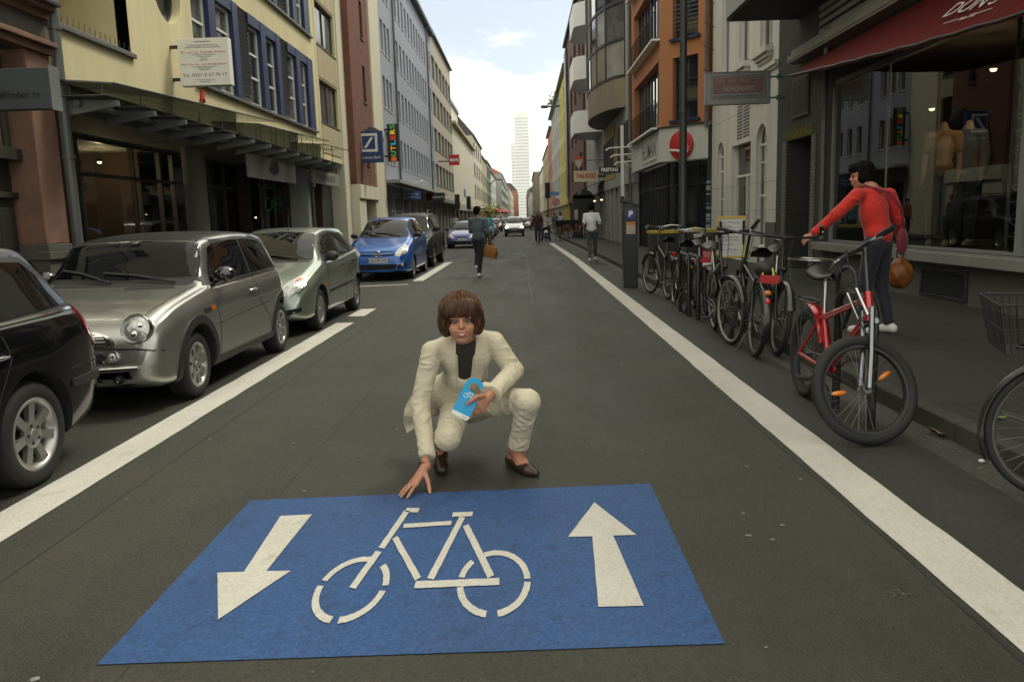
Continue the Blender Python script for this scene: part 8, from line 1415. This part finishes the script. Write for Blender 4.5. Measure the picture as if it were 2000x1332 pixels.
    for x in (-.27, .27):
        for y in (-.36, .4): b = MB(); b.torus(.1, .028, 20, 8, 0, T(x, y, .128) @ RY(pi/2)); b.lathe([(.08, -.01), (0, -.012), (0, .012), (.08, .01)], 14, 1, T(x, y, .128) @ RY(pi/2)); b.build('wheel', [M_tyre, M_spoke], t)
    # cafe seating
    wick = mat('wicker', (.12, .055, .025), .7, var=.4, vs=20, bump=.5, bs=60)
    def chair(lab, x, y, rz):
        t = thing('wicker_chair', lab, 'chair', (x, y, .12 if x > 2.6 else 0), rz, 'wicker chairs of the pavement cafe'); b = MB(); b.box((-.23, -.23, .41), (.23, .23, .46)); b.build('seat', wick, t, .015); b = MB(); b.grid(lambda i, j: (.24*cos(lerp(-.2, pi+.2, j)), .08+.2*sin(lerp(-.2, pi+.2, j)), .46+.42*i), 6, 12); b.build('backrest', wick, t)
        for sx in (-.2, .2):
            for sy in (-.2, .2): b = MB(); b.tube([(sx, sy, .42), (sx*1.1, sy*1.1, 0)], .016, 6); b.build('leg', wick, t)
    chair('brown wicker cafe chair nearest the pushchair', 2.25, 49.2, 2.4); chair('brown wicker cafe chair in the middle of the three near the black box', 2.75, 50.6, .6); chair('brown wicker cafe chair closest to the house wall', 3.2, 49.6, -1.9)
    t = thing('cafe_table', 'small round brown cafe table between the wicker chairs', 'table', (2.75, 49.8, .12)); b = MB(); b.lathe([(0, .7), (.33, .7), (.33, .735), (0, .735)], 24); b.build('table_top', wick, t); b = MB(); b.tube([(0, 0, 0), (0, 0, .7)], .03, 8); b.lathe([(.22, 0), (.2, .03), (.03, .05)], 16); b.build('base', M_blk, t)
    t = thing('cargo_box', 'black open transport box standing beside the cafe chairs', 'box', (2.95, 52.2, .12)); b = MB(); b.add([(-.75, -.4, .6), (.65, -.4, .6), (.65, .4, .6), (-.75, .4, .6), (-.95, -.5, 1.12), (.8, -.5, 1.12), (.8, .5, 1.12), (-.95, .5, 1.12)], [(3, 2, 1, 0), (0, 1, 5, 4), (1, 2, 6, 5), (2, 3, 7, 6), (3, 0, 4, 7)]); b.build('box_body', M_blk, t)
    for sx in (-.6, .5): b = MB(); b.tube([(sx, 0, 0), (sx, 0, .6)], .04, 8); b.box((sx-.15, -.3, 0), (sx+.15, .3, .03)); b.build('leg', M_blk, t)
    # signs and signals down the street
    t = thing('sign_post', 'post with blue street name plate and pale round sign on the right', 'sign post', (2.35, 61, .12)); b = MB(); b.tube([(0, 0, 0), (0, 0, 3.3)], .035, 8); b.build('post', M_steel, t); b = MB(); b.box((-.3, -.02, 2.95), (.4, .02, 3.2)); b.build('name_plate', mat('plate blue', (.1, .25, .5), .5), t); b = MB(); b.lathe([(0, 0), (.3, 0), (.3, .02), (0, .02)], 24, 0, T(.15, -.05, 2.45) @ RX(pi/2)); b.build('round_plate', mat('faded red plate', (.5, .25, .22), .5, var=.3, vs=6), t)
    for i, (x, y, z0, lab) in enumerate(((-5.35, 66, 3.3, 'traffic signal with black backboard before the blank white wall, nearer the shops'), (-5.1, 76, 3.4, 'traffic signal with black backboard before the blank white wall, nearer the road'), (1.95, 63, 3.9, 'traffic signal with black backboard above the pedestrians on the right'))):
        t = thing('traffic_light', lab, 'traffic light', (x, y, .12), 0, 'traffic lights'); b = MB(); b.tube([(0, 0, 0), (0, 0, z0)], .05, 8); b.build('post', M_fd, t); b = MB(); b.box((-.2, -.12, z0-1.1), (.2, .12, z0+.1)); b.build('signal_head', M_blk, t, .03)
        for k in range(3): b = MB(); b.lathe([(.09, .0), (.09, .12), (.1, .12), (.1, 0)], 14, 0, T(0, -.12, z0-.15-.34*k) @ RX(pi/2)); b.build('lamp_hood', M_blk, t)
    t = thing('street_lantern', 'flat street lantern on a long arm from the lemon yellow house high on the right', 'street lamp', (4.6, 96, 14.2)); b = MB(); b.tube([(0, 0, 0), (-1.6, 0, -.05)], .1, 6); b.build('arm', M_fd, t); b = MB(); b.box((-2.2, -.25, -.2), (-1.4, .25, .1)); b.build('lamp_head', M_fd, t, .05)
    t = thing('street_lantern', 'curved street lantern arm on the left row before the tower', 'street lamp', (-6.0, 172, 9)); b = MB(); b.tube([(-.9, 0, -.5), (0, 0, .4), (1.0, 0, .6)], .1, 6); b.build('arm', M_fd, t); b = MB(); b.ball((1.3, 0, .6), (.7, .25, .15)); b.build('lamp_head', M_fd, t)
    t = thing('potted_shrub', 'yellow flowering potted shrub on the left pavement far down the street', 'shrub', (-4.2, 102, .12)); b = MB(); b.lathe([(.35, 0), (.5, .9), (0, .9)], 14); b.build('pot', M_fd, t); b = MB(); r = random.Random(8)
    for k in range(420): c = Vector((r.gauss(0, .75), r.gauss(0, .6), 2.2+r.gauss(0, .45))); s = r.uniform(.08, .2); d = Vector((r.uniform(-1, 1), r.uniform(-1, 1), r.uniform(-1, 1))).normalized(); e = d.orthogonal().normalized(); b.add([c-e*s, c+d*s*.6, c+e*s, c-d*s*.6], [(0, 1, 2, 3)], int(r.random() > .5))
    b.tube([(0, 0, .9), (0, 0, 2.2)], .06, 6, 1); b.build('crown', [mat('yellow blossom', (.45, .38, .03), .7, var=.3), mat('foliage', (.06, .1, .025), .8)], t)
    for i, (x, y) in enumerate(((-3.9, 112), (-4.4, 119), (-3.6, 127))):
        t = thing('parasol', 'red cafe parasol on the left pavement far down the street, %s' % ['nearest one', 'middle one', 'furthest one'][i], 'parasol', (x, y, .12), 0, 'red parasols'); b = MB(); b.tube([(0, 0, 0), (0, 0, 2.7)], .04, 6); b.build('pole', M_fd, t); b = MB(); b.lathe([(1.5, 2.1), (1.55, 2.2), (.8, 2.6), (0, 2.85)], 8, sm=False); b.build('canopy', mat('parasol red', (.4, .03, .03), .7), t)
    pipe('thin pipe with stickers beside the dark doorway of the yellow house', XL+.05, 26.35, .12, 3.2, .05, mat('stickered pipe', (.12, .12, .11), .6, var=.8, vs=25))
    t = thing('scooter', 'dark motor scooter standing between the hatchback and the blue van on the left pavement', 'scooter', (-5.35, 18.6, .12), radians(-80)); b = MB(); b.ball((0, 0, .62), (.45, .16, .2)); b.box((.25, -.14, .25), (.6, .14, .34)); b.ball((.72, 0, .7), (.1, .18, .32)); b.tube([(.72, 0, .85), (.62, 0, 1.08)], .03, 8); b.tube([(.6, -.3, 1.1), (.6, .3, 1.1)], .02, 8); b.build('scooter_body', M_bp, t)
    for x in (-.45, .85): b = MB(); b.torus(.19, .05, 24, 8, 0, T(x, 0, .24) @ RX(pi/2)); b.build('wheel', M_tyre, t)
    b = MB(); b.ball((-.08, 0, .8), (.4, .14, .06)); b.build('seat', M_sadl, t)
furniture()
